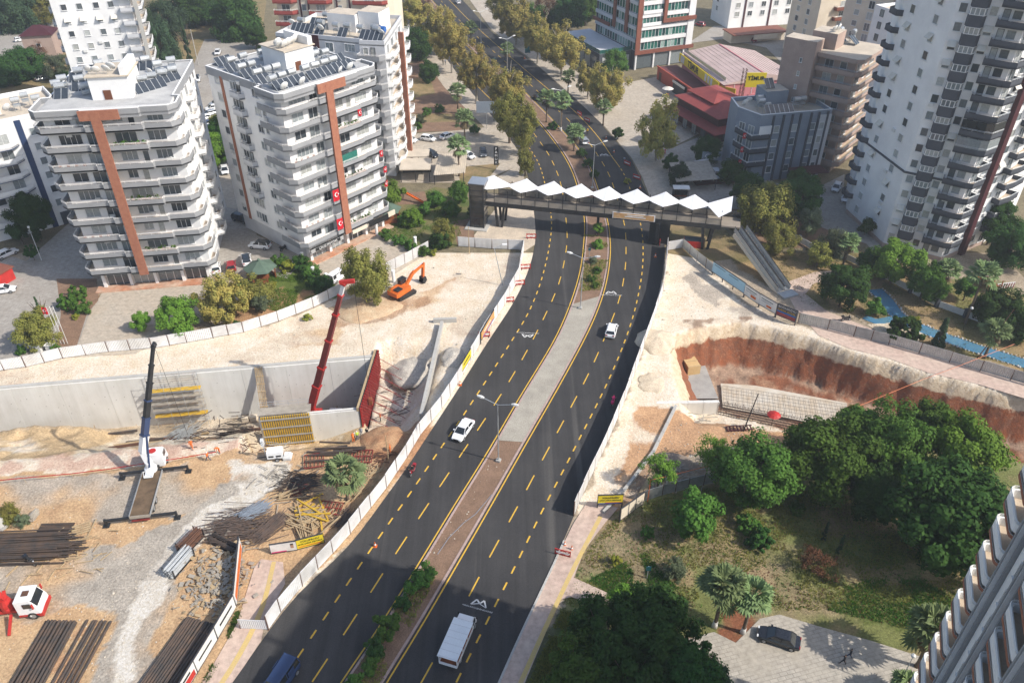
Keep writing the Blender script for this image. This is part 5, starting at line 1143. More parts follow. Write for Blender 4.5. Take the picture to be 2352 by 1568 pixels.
def hoarding(label, p, q, h, z0, mats, bars=(), name='hoarding', cat='hoarding', lean=0.0):
    a, b = at(*p).xy, at(*q).xy; d = b - a
    root = thing(name, label, cat, (a.x, a.y, 0), math.atan2(d.y, d.x)); Ln = d.length
    board = mk('board', MB().box(0, -.05, z0, Ln, .05, z0 + h), mats, root, rot=(lean, 0, 0))
    mk('rim', MB().box(-.05, -.08, z0 + h, Ln + .05, .08, z0 + h + .1).box(-.05, -.08, z0 - .1, Ln + .05, .08, z0), T['dkrail'], root, rot=(lean, 0, 0))
    n = max(2, int(Ln / 2.5) + 1)
    for k in range(n): mk('post', MB().box(Ln * k / (n - 1) - .07, .06, 0, Ln * k / (n - 1) + .07, .2, z0 + h), T['dkrail'], root)
    for (x0, x1, zz0, zz1, m_) in bars: mk('print', MB().box(Ln * x0, -.075, z0 + h * zz0, Ln * x1, -.055, z0 + h * zz1), m_, board)
    return root, board, Ln
PALEB = M('pale_blue_print', (.30, .52, .66), (.36, .56, .68), .4, .5)
hoarding('pale blue hoarding beside the escalator garden', (1634, 632), (1706, 682), 2.0, .9, PALEB, [(.05, .4, .8, .85, T['dark']), (.5, .8, .78, .83, T['dark'])])
hoarding('white printed hoarding next to the pale blue one', (1707, 683), (1740, 706), 2.0, .8, T['dish'], [(.1, .8, .7, .76, T['teal']), (.1, .7, .5, .55, T['slate']), (.45, .8, .15, .4, T['orange'])])
hoarding('white printed hoarding left of the dark one', (1741, 706), (1778, 728), 2.0, .8, T['dish'], [(.1, .8, .7, .76, T['teal']), (.1, .7, .5, .55, T['slate']), (.45, .75, .15, .35, T['orange'])])
_, hb, Ln = hoarding('dark navy hoarding with orange lettering and red stripes', (1780, 730), (1824, 748), 2.2, .8, T['dark'], [(.02, .98, .34, .46, T['blue']), (.02, .98, .2, .28, T['red']), (.02, .98, .06, .12, T['red'])])
text(hb, 'BOĞAZKÖYÜ', .52, (Ln * .5, -.08, 2.62), (R(90), 0, 0), T['dish']); text(hb, 'DAHA GÜZEL', .52, (Ln * .5, -.08, 2.05), (R(90), 0, 0), T['ytim'])
hoarding('red and white striped hoarding standing on edge by the lower left pavement', (545, 1392), (557, 1262), 2.0, .4, T['dish'], [(.04, .96, .1, .6, T['orange'])])
hoarding('white hoarding with black print nearest the striped one', (502, 1468), (543, 1398), 2.0, .4, T['dish'], [(.2, .85, .45, .6, T['ink'])])
hoarding('white hoarding with black print midway down to the corner', (456, 1545), (500, 1472), 2.0, .4, T['dish'], [(.15, .8, .45, .58, T['ink'])])
hoarding('red printed hoarding cut off at the bottom edge', (405, 1630), (454, 1548), 2.0, .4, T['dish'], [(.1, .95, .05, .5, T['red']), (.2, .8, .6, .75, T['ink'])])
_, bd, Ln = hoarding('yellow banner with black words leaning by the timber heap', (684, 1262), (745, 1246), 1.5, .2, T['ywall'], [(.06, .94, .12, .2, T['orange'])], 'banner', 'banner')
text(bd, 'YOLUMUZU', .42, (Ln * .5, -.08, 1.3), (R(90), 0, 0), T['ink']); text(bd, 'ARTIK ÇABUK AŞIYORUZ', .26, (Ln * .5, -.08, .85), (R(90), 0, 0), T['ink'])
_, bd, Ln = hoarding('white municipal banner with small portrait beside the yellow banner', (624, 1272), (683, 1263), 1.5, .2, T['dish'], [(.02, .6, .02, .12, T['cloth_p']), (.78, .9, .3, .75, T['skin']), (.78, .9, .66, .82, T['ink'])], 'banner', 'banner')
_, bd, Ln = hoarding('yellow banner across the end of the right hand pavement', (1372, 1168), (1428, 1166), 1.5, 1.0, T['ywall'], [(.02, .98, .0, .08, T['blue']), (.3, .98, .08, .14, T['red'])], 'banner', 'banner')
text(bd, 'YOLUMUZU', .4, (Ln * .5, -.08, 2.05), (R(90), 0, 0), T['ink']); text(bd, 'ARTIK ÇABUK AŞIYORUZ', .24, (Ln * .5, -.08, 1.6), (R(90), 0, 0), T['ink'])
hoarding('cream back of a panel sign beside the yellow banner on the right', (1424, 1200), (1476, 1162), 2.0, .6, T['cream'], [(.3, .33, 0, 1, T['dark']), (.62, .65, 0, 1, T['dark'])])
hoarding('orange and purple banner on the left hoarding beside the road', (1106, 790), (1135, 738), 1.5, .9, M('banner_gold', (.62, .34, .08), (.55, .30, .15), 1, .6), [(.1, .9, .0, .12, M('purple_print', (.25, .1, .4), None, 1, .6)), (.2, .7, .45, .6, T['dish'])], 'banner', 'banner')
hoarding('yellow banner on the left hoarding near the gravel heap', (1062, 862), (1082, 828), 1.5, .9, T['ywall'], [(.15, .85, .4, .55, T['ink'])], 'banner', 'banner')

# ================================================================ left cut: walls and formwork
dirw = (WB - WA).normalized(); nw = Vector((dirw.y, -dirw.x)); wang = math.atan2(dirw.y, dirw.x)
O = WA + nw * .42
rw_ = thing('retaining_wall', 'long pale concrete retaining wall of cast panels along the left excavation', 'retaining wall', (O.x, O.y, 0), wang)
Lw = (WB - WA).length; pw = 6.9; n = int(Lw / pw)
T['wallc'] = M('cast_wall_concrete', (.50, .485, .45), (.44, .425, .395), .22, .85, bmp=.1)
m_, nt, bs = nodes('wall_panel_concrete'); p = pos(nt)
col = mix(nt, ramp(nt, noise(nt, .25, 5, p), .35, .65), (.68, .67, .63), (.60, .585, .545))
mpn = nt.nodes.new('ShaderNodeMapping'); mpn.inputs['Scale'].default_value = (1.2, 1.2, .08); nt.links.new(p, mpn.inputs['Vector'])
col = mix(nt, .16, col, ramp(nt, noise(nt, 1.0, 4, mpn.outputs[0]), .2, .8), 'OVERLAY')
vv = nt.nodes.new('ShaderNodeTexVoronoi'); vv.inputs['Scale'].default_value = 1.0; nt.links.new(p, vv.inputs['Vector'])
col = mix(nt, ramp(nt, vv.outputs['Distance'], .09, .06), col, (.28, .26, .24))
nt.links.new(col, bs.inputs['Base Color']); bs.inputs['Roughness'].default_value = .85
WP = MB().box(.015, 0, -10.2, pw - .015, .95, .12).mesh('wall_panel', m_)
for k in range(n): ob('wall_panel', WP, rw_, (k * pw + (Lw - n * pw), random.uniform(0, .03), random.uniform(-.02, .02)))
mk('coping', MB().box(0, .3, .15, Lw, .9, .3), T['conc'], rw_)
# near wall
def wpt(x, d): return Vector((x, wall_y(x) - d))
a, b = wpt(-37.4, 12.0), wpt(-22.6, 12.0)
nwall = thing('retaining_wall', 'shorter near concrete wall of the excavation right of the yellow formwork', 'retaining wall', (a.x, a.y, 0), wang)
Ln = (b - a).length
mk('wall_body', MB().box(0, -.75, -10, Ln, .0, -.1), m_, nwall)
mk('starter_bars', MB().box(0, -.5, -.1, Ln, -.45, -.06), T['rebar'], nwall)
# yellow formwork panel
yf = thing('formwork_wall', 'yellow beam formwork panel with grey walers against the near wall', 'formwork', (a.x, a.y, 0), wang)
YW = 7.4
mk('plywood', MB().box(.3, -.9, -5.6, YW, -.78, .35), T['ply'], yf)
for k in range(22): mk('beam', MB().box(.4 + k * .325, -1.1, -5.7, .53 + k * .325, -.91, .45), T['ytim'], yf)
for k in range(4): mk('waler', MB().box(.2, -1.24, -5.0 + k * 1.6, YW + .1, -1.11, -4.8 + k * 1.6), T['galv'], yf)
mk('platform', MB().box(0, -.76, .5, YW + .2, 1.0, .58), T['ply'], yf)
gr = MB()
for k in range(6): gr.tube((k * 1.45, .95, .55), (k * 1.45, .95, 1.6), .03, 4)
gr.tube((0, .95, 1.1), (YW, .95, 1.1), .03, 4).tube((0, .95, 1.6), (YW, .95, 1.6), .03, 4); mk('guard_rail', gr, T['galv'], yf)
# leaning timber formwork
q0 = wpt(-40.7, .45); tf = thing('formwork_wall', 'tall timber slat formwork leaning beside the yellow formwork', 'formwork', (q0.x, q0.y, 0), wang)
for k in range(5): mk('batten', MB().bar((.25 * k - .1, -.05 - 3.6, -9.6), (.25 * k - .1, -.05, .5), .12, .12), T['timber'], tf)
for k in range(9): mk('cleat', MB().bar((-.2, -3.6 * (1 - k / 8) - .16, -9.4 + k * 1.2), (1.1, -3.6 * (1 - k / 8) - .16, -9.4 + k * 1.2), .12, .12), T['timber'], tf)
# red formwork gable
g0, g1 = wpt(-22.55, 12.9), wpt(-21.9, -1.6); gang = math.atan2((g1 - g0).y, (g1 - g0).x); GL = (g1 - g0).length
rfm = thing('formwork_wall', 'red steel grid formwork wall with raking props at the end of the excavation', 'formwork', (g0.x, g0.y, 0), gang)
mk('panel_face', MB().box(0, .1, -9.6, GL, .25, .4), T['steel'], rfm); mk('plywood_edge', MB().box(0, .26, -.2, GL, .6, .45), T['timber'], rfm)
for k in range(int(GL / .6) + 1): mk('stud', MB().box(k * .6, -.12, -5.0, k * .6 + .1, .09, .45), T['red'], rfm)
for k in range(9): mk('waler', MB().box(0, -.2, -4.8 + k * .62, GL, -.13, -4.68 + k * .62), T['dred'], rfm)
for k in range(7):
    for (zt_, dl) in ((0.0, 6.5), (-2.2, 4.2)):
        mk('raking_prop', MB().tube((1 + k * 2.0, -.2, zt_), (1 + k * 2.0, -dl, -4.4), .05, 5), T['dred'], rfm)
# lower bench clutter
def scatter_bars(name, label, cat, c, n, L0, L1, w, mat, zb, ang=None, spread=1.5, jitter=.3, group=None, hz=.1, seed=1, h=None, stuff=False):
    rnd = random.Random(seed); mb = MB()
    for i in range(n):
        ln_ = rnd.uniform(L0, L1); a = (ang if ang is not None else rnd.uniform(0, math.pi)) + rnd.gauss(0, jitter); x = c[0] + rnd.gauss(0, spread); y = c[1] + rnd.gauss(0, spread)
        z = zb + w / 2 + hz * (i / max(1, n)) + rnd.uniform(0, .04); dz = rnd.uniform(-.06, .06) * ln_ if not stuff else rnd.uniform(-.05, .05) * ln_
        p = Vector((-math.cos(a) * ln_ / 2, -math.sin(a) * ln_ / 2, -abs(dz) * 0)); q = -p; q.z += abs(dz)
        if stuff: mb.bar(Vector((x, y, z)) + p, Vector((x, y, z)) + q, w, h or w)
        else:
            o = mk(name, MB().bar(p, q, w, h or w), mat, None, loc=(x, y, z)); tag(o, label, cat, group)
    if stuff: return tag(mk(name, mb, mat), label, cat, kind='stuff')
qb = at(930, 935, -4.6)
scatter_bars('loose_props', 'scatter of thin steel props on the bench beside the red formwork', 'steel props', (qb.x, qb.y), 60, 1, 3.5, .06, T['rebar'], -4.55, .2, 3.0, .5, seed=3, stuff=True)
# concrete beam
b0_, b1_ = at(1016, 748), at(968, 962)
cbm = thing('concrete_beam', 'long narrow concrete footing beam on the limestone ground beside the left hoarding', 'beam', (b1_.x, b1_.y, 0)); n = 9
for k in range(n):
    a, b = (b0_ - b1_) * (k / n), (b0_ - b1_) * ((k + .985) / n); za = zg(b1_.x + a.x, b1_.y + a.y); mk('beam_length', MB().bar(a + Vector((0, 0, .35)), b + Vector((0, 0, .35)), .5, 1.4), T['conc'], cbm)
mk('cross_piece', MB().bar((b0_ - b1_) + Vector((-1.6, 1.0, .3)), (b0_ - b1_) + Vector((2.4, 1.2, .3)), .5, 1.0), T['conc'], cbm)
def heap(name, label, cat, uv, r, h, mat, z=0, seed=0, sx=1.0, kind=None, n=28, rough=.35):
    c_ = at(*uv); rnd = random.Random(seed); mb = MB(); rings = []
    for j in range(9):
        t = j / 8; ring = []
        for i in range(n):
            a = 2 * math.pi * i / n; rr = r * (1 - t) * (1 + rough * (float(vnoise(math.cos(a) * 3 + seed, math.sin(a) * 3, 1.0, seed)) - .5)); hh = h * (1 - (1 - t) ** 1.7)
            hh += (float(vnoise(math.cos(a) * rr * 1.3 + 50, math.sin(a) * rr * 1.3 + 9 * seed, 1.0, seed + 5)) - .5) * h * rough * (1 - abs(t - .5))
            ring.append((rr * sx * math.cos(a), rr * math.sin(a), hh if j else -.3))
        rings.append(ring)
    mb.loft(rings); o = mk(name, mb, mat, None, loc=(c_.x, c_.y, z), smooth=True); o.location.z = zg(c_.x, c_.y) + z; return tag(o, label, cat, kind=kind)
T['gravel'] = M('pale_gravel', (.58, .53, .45), (.44, .40, .35), 1.2, .95, bmp=.9, bscale=9, fine=.5)
T['limeearth'] = M('limestone_spoil', (.64, .55, .42), (.52, .43, .32), .8, .95, bmp=.9, bscale=4, fine=.4)
T['redearth'] = M('red_spoil', (.34, .175, .09), (.44, .27, .15), .7, .95, bmp=.9, bscale=4, fine=.45)
heap('gravel_heap', 'conical heap of pale gravel behind the red formwork', 'gravel heap', (948, 812), 4.6, 1.9, T['gravel'], seed=1)
heap('gravel_heap', 'low heap of grey gravel between the concrete beam and the hoarding', 'gravel heap', (1042, 822), 3.0, .8, T['gravel'], seed=2, sx=.7)
heap('earth_heap', 'red brown earth heap by the workers at the near wall', 'earth heap', (885, 1012), 3.4, 1.1, T['redearth'], seed=3, sx=1.15, z=-.1)
heap('earth_heap', 'pale earth round the foot of the lone tree by the excavator', 'earth heap', (838, 708), 4.6, .9, M('tan_spoil', (.46, .31, .19), (.54, .42, .28), .7, .95, bmp=.9, bscale=4, fine=.4), seed=4, sx=1.4)
heap('limestone_heap', 'pale limestone heap at the corner of the right excavation', 'earth heap', (1508, 785), 3.6, 1.3, T['limeearth'], seed=5)
heap('limestone_heap', 'pale limestone bank between the right hoarding and the sunken slab', 'earth heap', (1496, 880), 2.6, .5, T['limeearth'], seed=6, sx=.9)
heap('rubble_heap', 'dark rubble heap on the orange ground near the hoarding end', 'rubble', (1540, 1062), 2.2, .35, M('dark_rubble', (.30, .24, .19), (.20, .16, .13), 1.2, .95, bmp=1, bscale=5), seed=7, sx=1.5)
# scaffold on the long wall
s0 = wpt(-57.3, .42); sc_ = thing('scaffold', 'tube scaffold with two yellow planks standing against the long wall', 'scaffold', (s0.x, s0.y, 0), wang)
NB, NL = 3, 8; bw = 2.6; lh = 1.28; zb = FLOOR_L
for i in range(NB + 1):
    for j, dy in enumerate((-1.6, -.45)):
        mk('standard', MB().tube((i * bw, dy, zb), (i * bw, dy, zb + NL * lh + random.uniform(0, 1.3)), .035, 5), T['galv'], sc_)
    for l in range(1, NL + 1): mk('transom', MB().tube((i * bw, -1.6, zb + l * lh), (i * bw, -.45, zb + l * lh), .03, 4), T['galv'], sc_)
for l in range(1, NL + 1):
    for dy in (-1.6, -.45): mk('ledger', MB().tube((0, dy, zb + l * lh), (NB * bw, dy, zb + l * lh), .03, 4), T['rust'] if l % 3 else T['galv'], sc_)
for l in range(NL):
    for i in range(NB): mk('brace', MB().tube((i * bw, -1.6, zb + l * lh), ((i + 1) * bw, -1.6, zb + (l + 1) * lh), .022, 4), T['galv'], sc_)
for l, mm in ((2, T['ytim']), (6, T['ytim']), (4, T['ply']), (3, T['ply']), (5, T['ply'])): mk('plank', MB().box(-.2, -1.5, zb + l * lh + .05, NB * bw + .2, -.6, zb + l * lh + .11), mm, sc_)
# raking stay and timber crates
for k in range(2): tag(mk('timber_crate', MB().box(-.5, -.4, 0, .5, .4, .8).box(-.55, -.45, .8, .55, .45, .86), T['cream'], None, loc=(*wpt(-42.5 - k * 1.3, 1.4), FLOOR_L)), ['pale timber crate at the wall foot nearer the leaning formwork', 'pale timber crate at the wall foot nearer the scaffold'][k], 'crate', 'crates at the wall foot')
# trench boards and timber lengths in the cut
rnd = random.Random(5)
def slope_z(x, y): return zg(x, y)
for k in range(17):
    x = -62 + k * 1.5; dd = 4.2 + (k * 3 % 7) * 1.0; q = wpt(x, dd); z = slope_z(q.x, q.y) + .35
    o = mk('trench_board', MB().box(-2.8, -.16, -.15, 2.8, .16, .15), T['timber'] if k % 3 == 1 else (T['rust'] if k % 3 else T['pipe']), None, loc=(q.x, q.y, z), rot=(0, rnd.uniform(-.03, .03), wang + rnd.uniform(-.12, .12)))
    tag(o, 'long heavy timber lying in the cut below the long wall', 'timber', 'timbers in the cut')
q = wpt(-52, 4.4); scatter_bars('tube_pile', 'heap of grey scaffold tubes under the scaffold', 'steel tubes', (q.x, q.y), 70, 2, 4, .07, T['galv'], FLOOR_L + .6, .9, .9, .35, seed=8, hz=.7, stuff=True)
q = wpt(-44, 6.2); scatter_bars('tube_pile', 'dark heap of steel in the cut left of the yellow formwork', 'steel tubes', (q.x, q.y), 80, 2.5, 5, .08, T['pipe'], slope_z(q.x, q.y) + .4, .15, 1.5, .2, seed=9, hz=.6, stuff=True)

# right excavation
fl = thing('foundation_slab', 'grey sunken concrete slab beside the pale limestone heap', 'slab', (0, 0, 0))
mk('slab', MB().add([at(u, v, -6.2) for u, v in ((1555, 812), (1612, 820), (1650, 915), (1545, 915))][::-1] + [at(u, v, -7.4) for u, v in ((1555, 812), (1612, 820), (1650, 915), (1545, 915))][::-1], [(0, 1, 2, 3), (0, 4, 5, 1), (1, 5, 6, 2), (2, 6, 7, 3), (3, 7, 4, 0)]), T['concd'], fl)
q = at(1585, 848, -6.2); cr = thing('plywood_crate', 'yellow plywood crate on the sunken slab', 'crate', q, R(12))
mk('crate_box', MB().box(-1.1, -1.5, 0, 1.1, 1.5, 1.7), M('crate_ply', (.56, .40, .20), (.50, .34, .16), .8, .7), cr)
for y in (-1.45, 0, 1.35): mk('crate_batten', MB().box(-1.16, y, 0, 1.16, y + .12, 1.76), T['timber'], cr)
nw2 = thing('retaining_wall', 'pale concrete wall panel in front of the sunken slab on the right', 'retaining wall', (0, 0, 0))
a, b = at(1508, 924), at(1652, 921); dv = (b - a).normalized()
for k in range(4): mk('wall_panel', MB().bar(a + dv * (k * (b - a).length / 4 + .02) + Vector((0, 0, -3.6)), a + dv * ((k + 1) * (b - a).length / 4 - .02) + Vector((0, 0, -3.6)), .6, 7.2), m_, nw2)
rc = thing('rebar_cage', 'brown rebar cage for the next wall right of the pale concrete panel', 'rebar cage', (0, 0, 0))
a, b = at(1656, 925), at(1945, 985); dv = b - a; mats = (T['rebar'],)
vb, hb_ = MB(), MB(); n = 46
for k in range(n + 1):
    for off in (0, .5):
        q = a + dv * (k / n) + Vector((-.1, off, 0)); vb.bar(q + Vector((0, 0, -6.8)), q + Vector((0, 0, -.1 + .4 * (k % 3 == 0))), .05)
for k in range(14):
    for off in (0, .5): hb_.bar(a + Vector((0, off, -6.5 + k * .48)), b + Vector((0, off, -6.5 + k * .48)), .05)
tag(mk('upright_bars', vb, T['rebar'], rc), kind='stuff'); tag(mk('level_bars', hb_, T['rebar'], rc), kind='stuff')
fp = thing('foundation_slab', 'pale blinding slab with rebar mesh behind the rebar cage', 'slab', (0, 0, 0))
mk('slab', MB().add([at(u, v, -6.6) for u, v in ((1735, 885), (1945, 925), (1945, 985), (1660, 935), (1655, 880))][::-1], [(0, 1, 2, 3, 4)]), M('blinding', (.58, .54, .47), (.50, .42, .32), .4, .9), fp)
mesh_ = MB(); a, b, c_ = at(1660, 885, -6.4), at(1945, 928, -6.4), at(1662, 930, -6.4)
for k in range(25): q = a.lerp(b, k / 24); mesh_.bar(q, q + (c_ - a), .03)
for k in range(7): q = a.lerp(c_, k / 6); mesh_.bar(q, q + (b - a), .03)
tag(mk('rebar_mesh', mesh_, T['rebar'], fp), kind='stuff')
q = at(1600, 962); scatter_bars('debris', 'loose timber and sheet scraps on the orange ground before the wall panel', 'debris', (q.x, q.y), 60, .6, 3.0, .12, T['ply'], -1.4, .1, 2.4, .7, seed=12, h=.05, stuff=True)
q = at(1700, 985); pal = thing('steel_grate', 'small purple brown steel grate on the orange ground', 'grate', (q.x, q.y, zg(q.x, q.y) + .1), R(5))
for k in range(8): mk('grate_bar', MB().box(-2 + k * .5, -.5, 0, -1.85 + k * .5, .5, .15), T['maroon'], pal)
for y in (-.5, .4): mk('grate_rail', MB().box(-2.1, y, .16, 1.8, y + .12, .26), T['maroon'], pal)
umb = thing('parasol', 'small red parasol on the orange ground beside the rebar cage', 'parasol', at(1772, 975)); mk('canopy', MB().lathe([(1.0, 1.9), (.6, 2.15), (.02, 2.35)], 10), T['red'], umb); mk('pole', MB().tube((0, 0, -1), (0, 0, 2.3), .03, 5), T['rust'], umb)
# planks stacks by the right hoarding end
c0 = at(1525, 1110)
for k in range(7):
    o = mk('plank', MB().bar((-.0, -1.8, 0), (0, 1.8, 0), .28, .1), T['timber'] if k % 2 else T['ply'], None, loc=(c0.x - 1.6 + k * .5, c0.y, .12), rot=(0, 0, random.uniform(-.08, .08))); tag(o, 'grey brown plank laid out near the right hoarding end', 'plank', 'planks by the right hoarding')
c0 = at(1482, 1110)
for k in range(4):
    o = mk('plank', MB().bar((0, -2.6, 0), (0, 2.6, 0), .2, .12), T['timber'], None, loc=(c0.x + k * .22, c0.y, .12), rot=(0, 0, R(-28) + random.uniform(-.04, .04))); tag(o, 'long pale plank beside the kerb inside the right hoarding', 'plank', 'long planks by the right hoarding')
kb = thing('kerb_wall', 'low concrete kerb wall running inside the right hoarding', 'kerb', (0, 0, 0)); pts = [at(*q) for q in ((1565, 925), (1480, 1080), (1400, 1180), (1338, 1290))]
pts = [at(*q) for q in ((1552, 935), (1500, 1040), (1440, 1120), (1385, 1180))]
for a, b in zip(pts, pts[1:]):
    n = int((b - a).length / 2)
    for k in range(n): mk('kerb_length', MB().bar(a.lerp(b, k / n) + Vector((0, 0, .2)), a.lerp(b, (k + .97) / n) + Vector((0, 0, .2)), .4, .5), T['conc'], kb)

# ================================================================ left yard clutter
def pipe_pile(label, group, uv0, uv1, n, dx, r=.13, mat=None, seed=1, L=None, layers=1):
    a, b = at(*uv0), at(*uv1); d = (b - a); ln_ = L or d.length; ang = math.atan2(d.y, d.x); sd_ = Vector((-d.y, d.x, 0)).normalized(); rnd = random.Random(seed)
    ORD = 'first second third fourth fifth sixth seventh eighth ninth tenth eleventh twelfth'.split()
    me = MB().tube((0, 0, 0), (ln_, 0, 0), r, 8).mesh('pipe', mat or T['pipe'])
    for l in range(layers):
        for k in range(n - l):
            q = a + sd_ * (dx * (k + l * .5) + rnd.uniform(-.06, .06)); o = ob('pipe', me, None, (q.x, q.y, r + .02 + l * r * 1.75), (0, 0, ang + rnd.uniform(-.012, .012))); tag(o, ORD[k] + ' ' + label + (', upper layer' if l else (', bottom layer' if layers > 1 else '')), 'pipe', group)
pipe_pile('long black pipe from the left in the left pile', 'black pipes in the left pile', (10, 1600), (110, 1428), 9, -.42, .15, seed=1, layers=2)
pipe_pile('long black pipe from the left in the middle pile', 'black pipes in the middle pile', (118, 1580), (205, 1425), 6, -.5, .15, T['pipe'], seed=2)
pipe_pile('black pipe from the left in the pile beside the hoardings', 'black pipes beside the hoardings', (318, 1580), (430, 1420), 12, -.33, .15, T['pipe'], seed=3, layers=2)
q = at(60, 1262); scatter_bars('steel_bar_stack', 'long stack of dark steel bars lying at the left edge', 'steel bars', (q.x, q.y), 130, 9.5, 11.5, .13, T['pipe'], .0, .03, .95, .012, seed=4, hz=.5, stuff=True)
pipe_pile('orange rusted bar from the front behind the left edge stack', 'rusted bars at the left edge', (-40, 1258), (155, 1240), 6, .18, .07, T['rust'], seed=5)
pipe_pile('dark board from the front above the left edge stack', 'flat dark boards at the left', (85, 1224), (162, 1222), 8, .2, .08, T['pipe'], seed=6)
def heap_at(uv, **k): q = at(*uv); return dict(c=(q.x, q.y), **k)
for (nm, lb, uv, n, L0, L1, mt, an, sp, ji, se, hz) in [
  ('rebar_pile', 'broad brown tangle of rebar left of the timber heap', (545, 1215), 170, 3, 5.5, 'rebar', .15, 1.3, .22, 21, .6),
  ('tube_pile', 'blue grey bundle of scaffold tubes beside the brown rebar', (588, 1180), 90, 2.5, 3.6, 'slate', .75, .5, .16, 22, .8),
  ('tube_pile', 'brown and grey bundle of tubes above the municipal banner', (622, 1215), 110, 3, 4.4, 'rebar', .95, .55, .12, 23, .7),
  ('rebar_pile', 'dark tangle of rods behind the timber heap', (690, 1112), 120, 2.5, 4.5, 'pipe', .1, 1.1, .4, 24, .4),
  ('rebar_pile', 'brown rods between timber heap and left hoarding', (790, 1195), 90, 1.2, 2.4, 'rebar', 1.0, .6, .4, 25, .4),
  ('tube_pile', 'small steel bundle in the middle of the timber heap', (715, 1188), 50, 1.5, 2.4, 'galv', .1, .3, .2, 26, .5),
  ('rebar_pile', 'red rusty rods heaped at the top of the timber heap', (680, 1125), 40, 1.2, 2.2, 'dred', .4, .5, .7, 27, .3)]:
    q = at(*uv); scatter_bars(nm, lb, 'steel', (q.x, q.y), n, L0, L1, .055, T[mt], 0, an, sp, ji, seed=se, hz=hz, stuff=True)
for (uv, n, L0, L1, w, mt, an, sp, ji, se, lb, gp) in [
  ((700, 1195), 26, 2.5, 4.5, .14, 'timber', -.5, 1.1, .5, 31, 'pale timber batten in the heap behind the yellow banner', 'timber battens in the heap'),
  ((735, 1195), 14, 2.0, 4.0, .16, 'timber', .75, .9, .3, 32, 'pale timber batten in the heap behind the yellow banner', 'timber battens in the heap'),
  ((700, 1225), 12, 2.5, 3.5, .12, 'timber', 1.9, .5, .12, 33, 'upright leaning batten just behind the banners', 'battens behind the banners'),
  ((725, 1180), 9, 3.0, 5.0, .2, 'ytim', -.9, 1.2, .9, 34, 'yellow formwork beam lying in the timber heap', 'yellow beams in the heap'),
  ((815, 1130), 8, 1.5, 3.0, .14, 'timber', .9, .5, .2, 35, 'batten leaning near the palm by the hoarding', 'battens by the palm'),
  ((760, 1055), 10, 4.0, 6.0, .2, 'pipe', .05, 1.2, .06, 36, 'dark steel beam laid out left of the palm', 'dark beams by the palm'),
  ((800, 1040), 6, 2.5, 3.5, .16, 'pipe', .02, .7, .1, 37, 'short dark beam behind the palm', 'short beams behind the palm'),
  ((660, 1130), 7, 2.0, 3.5, .14, 'timber', .6, .7, .6, 38, 'loose batten at the left end of the timber heap', 'loose battens left of the heap'),
  ((610, 1340), 0, 1, 1, .1, 'timber', 0, 1, 1, 39, '', '')]:
    q = at(*uv)
    if n: scatter_bars('beam' if 'beam' in lb else 'batten', lb, 'beam' if 'beam' in lb else 'timber', (q.x, q.y), n, L0, L1, w, T[mt], .05, an, sp, ji, group=gp, seed=se, hz=.5)
for uv, n, mt, an, sp, se, lb in (((845, 1095), 50, 'timber', .9, 1.3, 61, 'scrap timber along the left hoarding below the palm'), ((640, 1095), 40, 'ply', .3, 2.0, 62, 'scraps strewn on the dusty yard before the rebar'), ((560, 1035), 60, 'rust', .2, 2.2, 63, 'rusty scraps along the edge of the cut'), ((470, 1010), 50, 'pipe', .1, 2.2, 64, 'dark scraps on the slope below the scaffold'), ((180, 1275), 40, 'timber', .4, 1.8, 65, 'timber scraps by the left edge stack'), ((870, 1040), 40, 'rust', .3, 1.2, 66, 'rusty scraps by the red earth heap'), ((1560, 1090), 40, 'ply', .6, 1.6, 67, 'grey scraps under the feathery trees')):
    q = at(*uv); scatter_bars('scrap_litter', lb, 'litter', (q.x, q.y), n, .5, 2.2, .1, T[mt], zg(q.x, q.y) + .05, an, sp, .6, seed=se, h=.06, hz=.15, stuff=True)
def grid_panel(label, uv, rz, w, h, mt, n=6, z=.25, m2=3):
    t = thing('formwork_grid', label, 'formwork', at(*uv), rz)
    for k in range(n): mk('frame_bar', MB().box(-w/2 + w * k / (n - 1) - .05, -h/2, z, -w/2 + w * k / (n - 1) + .05, h/2, z + .1), T[mt], t)
    for k in range(m2): mk('frame_rail', MB().box(-w/2, -h/2 + h * k / (m2 - 1) - .06, z + .11, w/2, -h/2 + h * k / (m2 - 1) + .06, z + .2), T[mt], t)
grid_panel('red formwork frame on the ground left of the palm', (722, 1062), R(12), 2.6, 2.6, 'dred', 6)
grid_panel('red formwork frame on the ground right of the palm', (832, 1052), R(2), 2.8, 2.4, 'dred', 7)
grid_panel('pinkish red formwork frame at the right end of the timber heap', (758, 1170), R(-8), 3.0, 2.0, 'dred', 7)
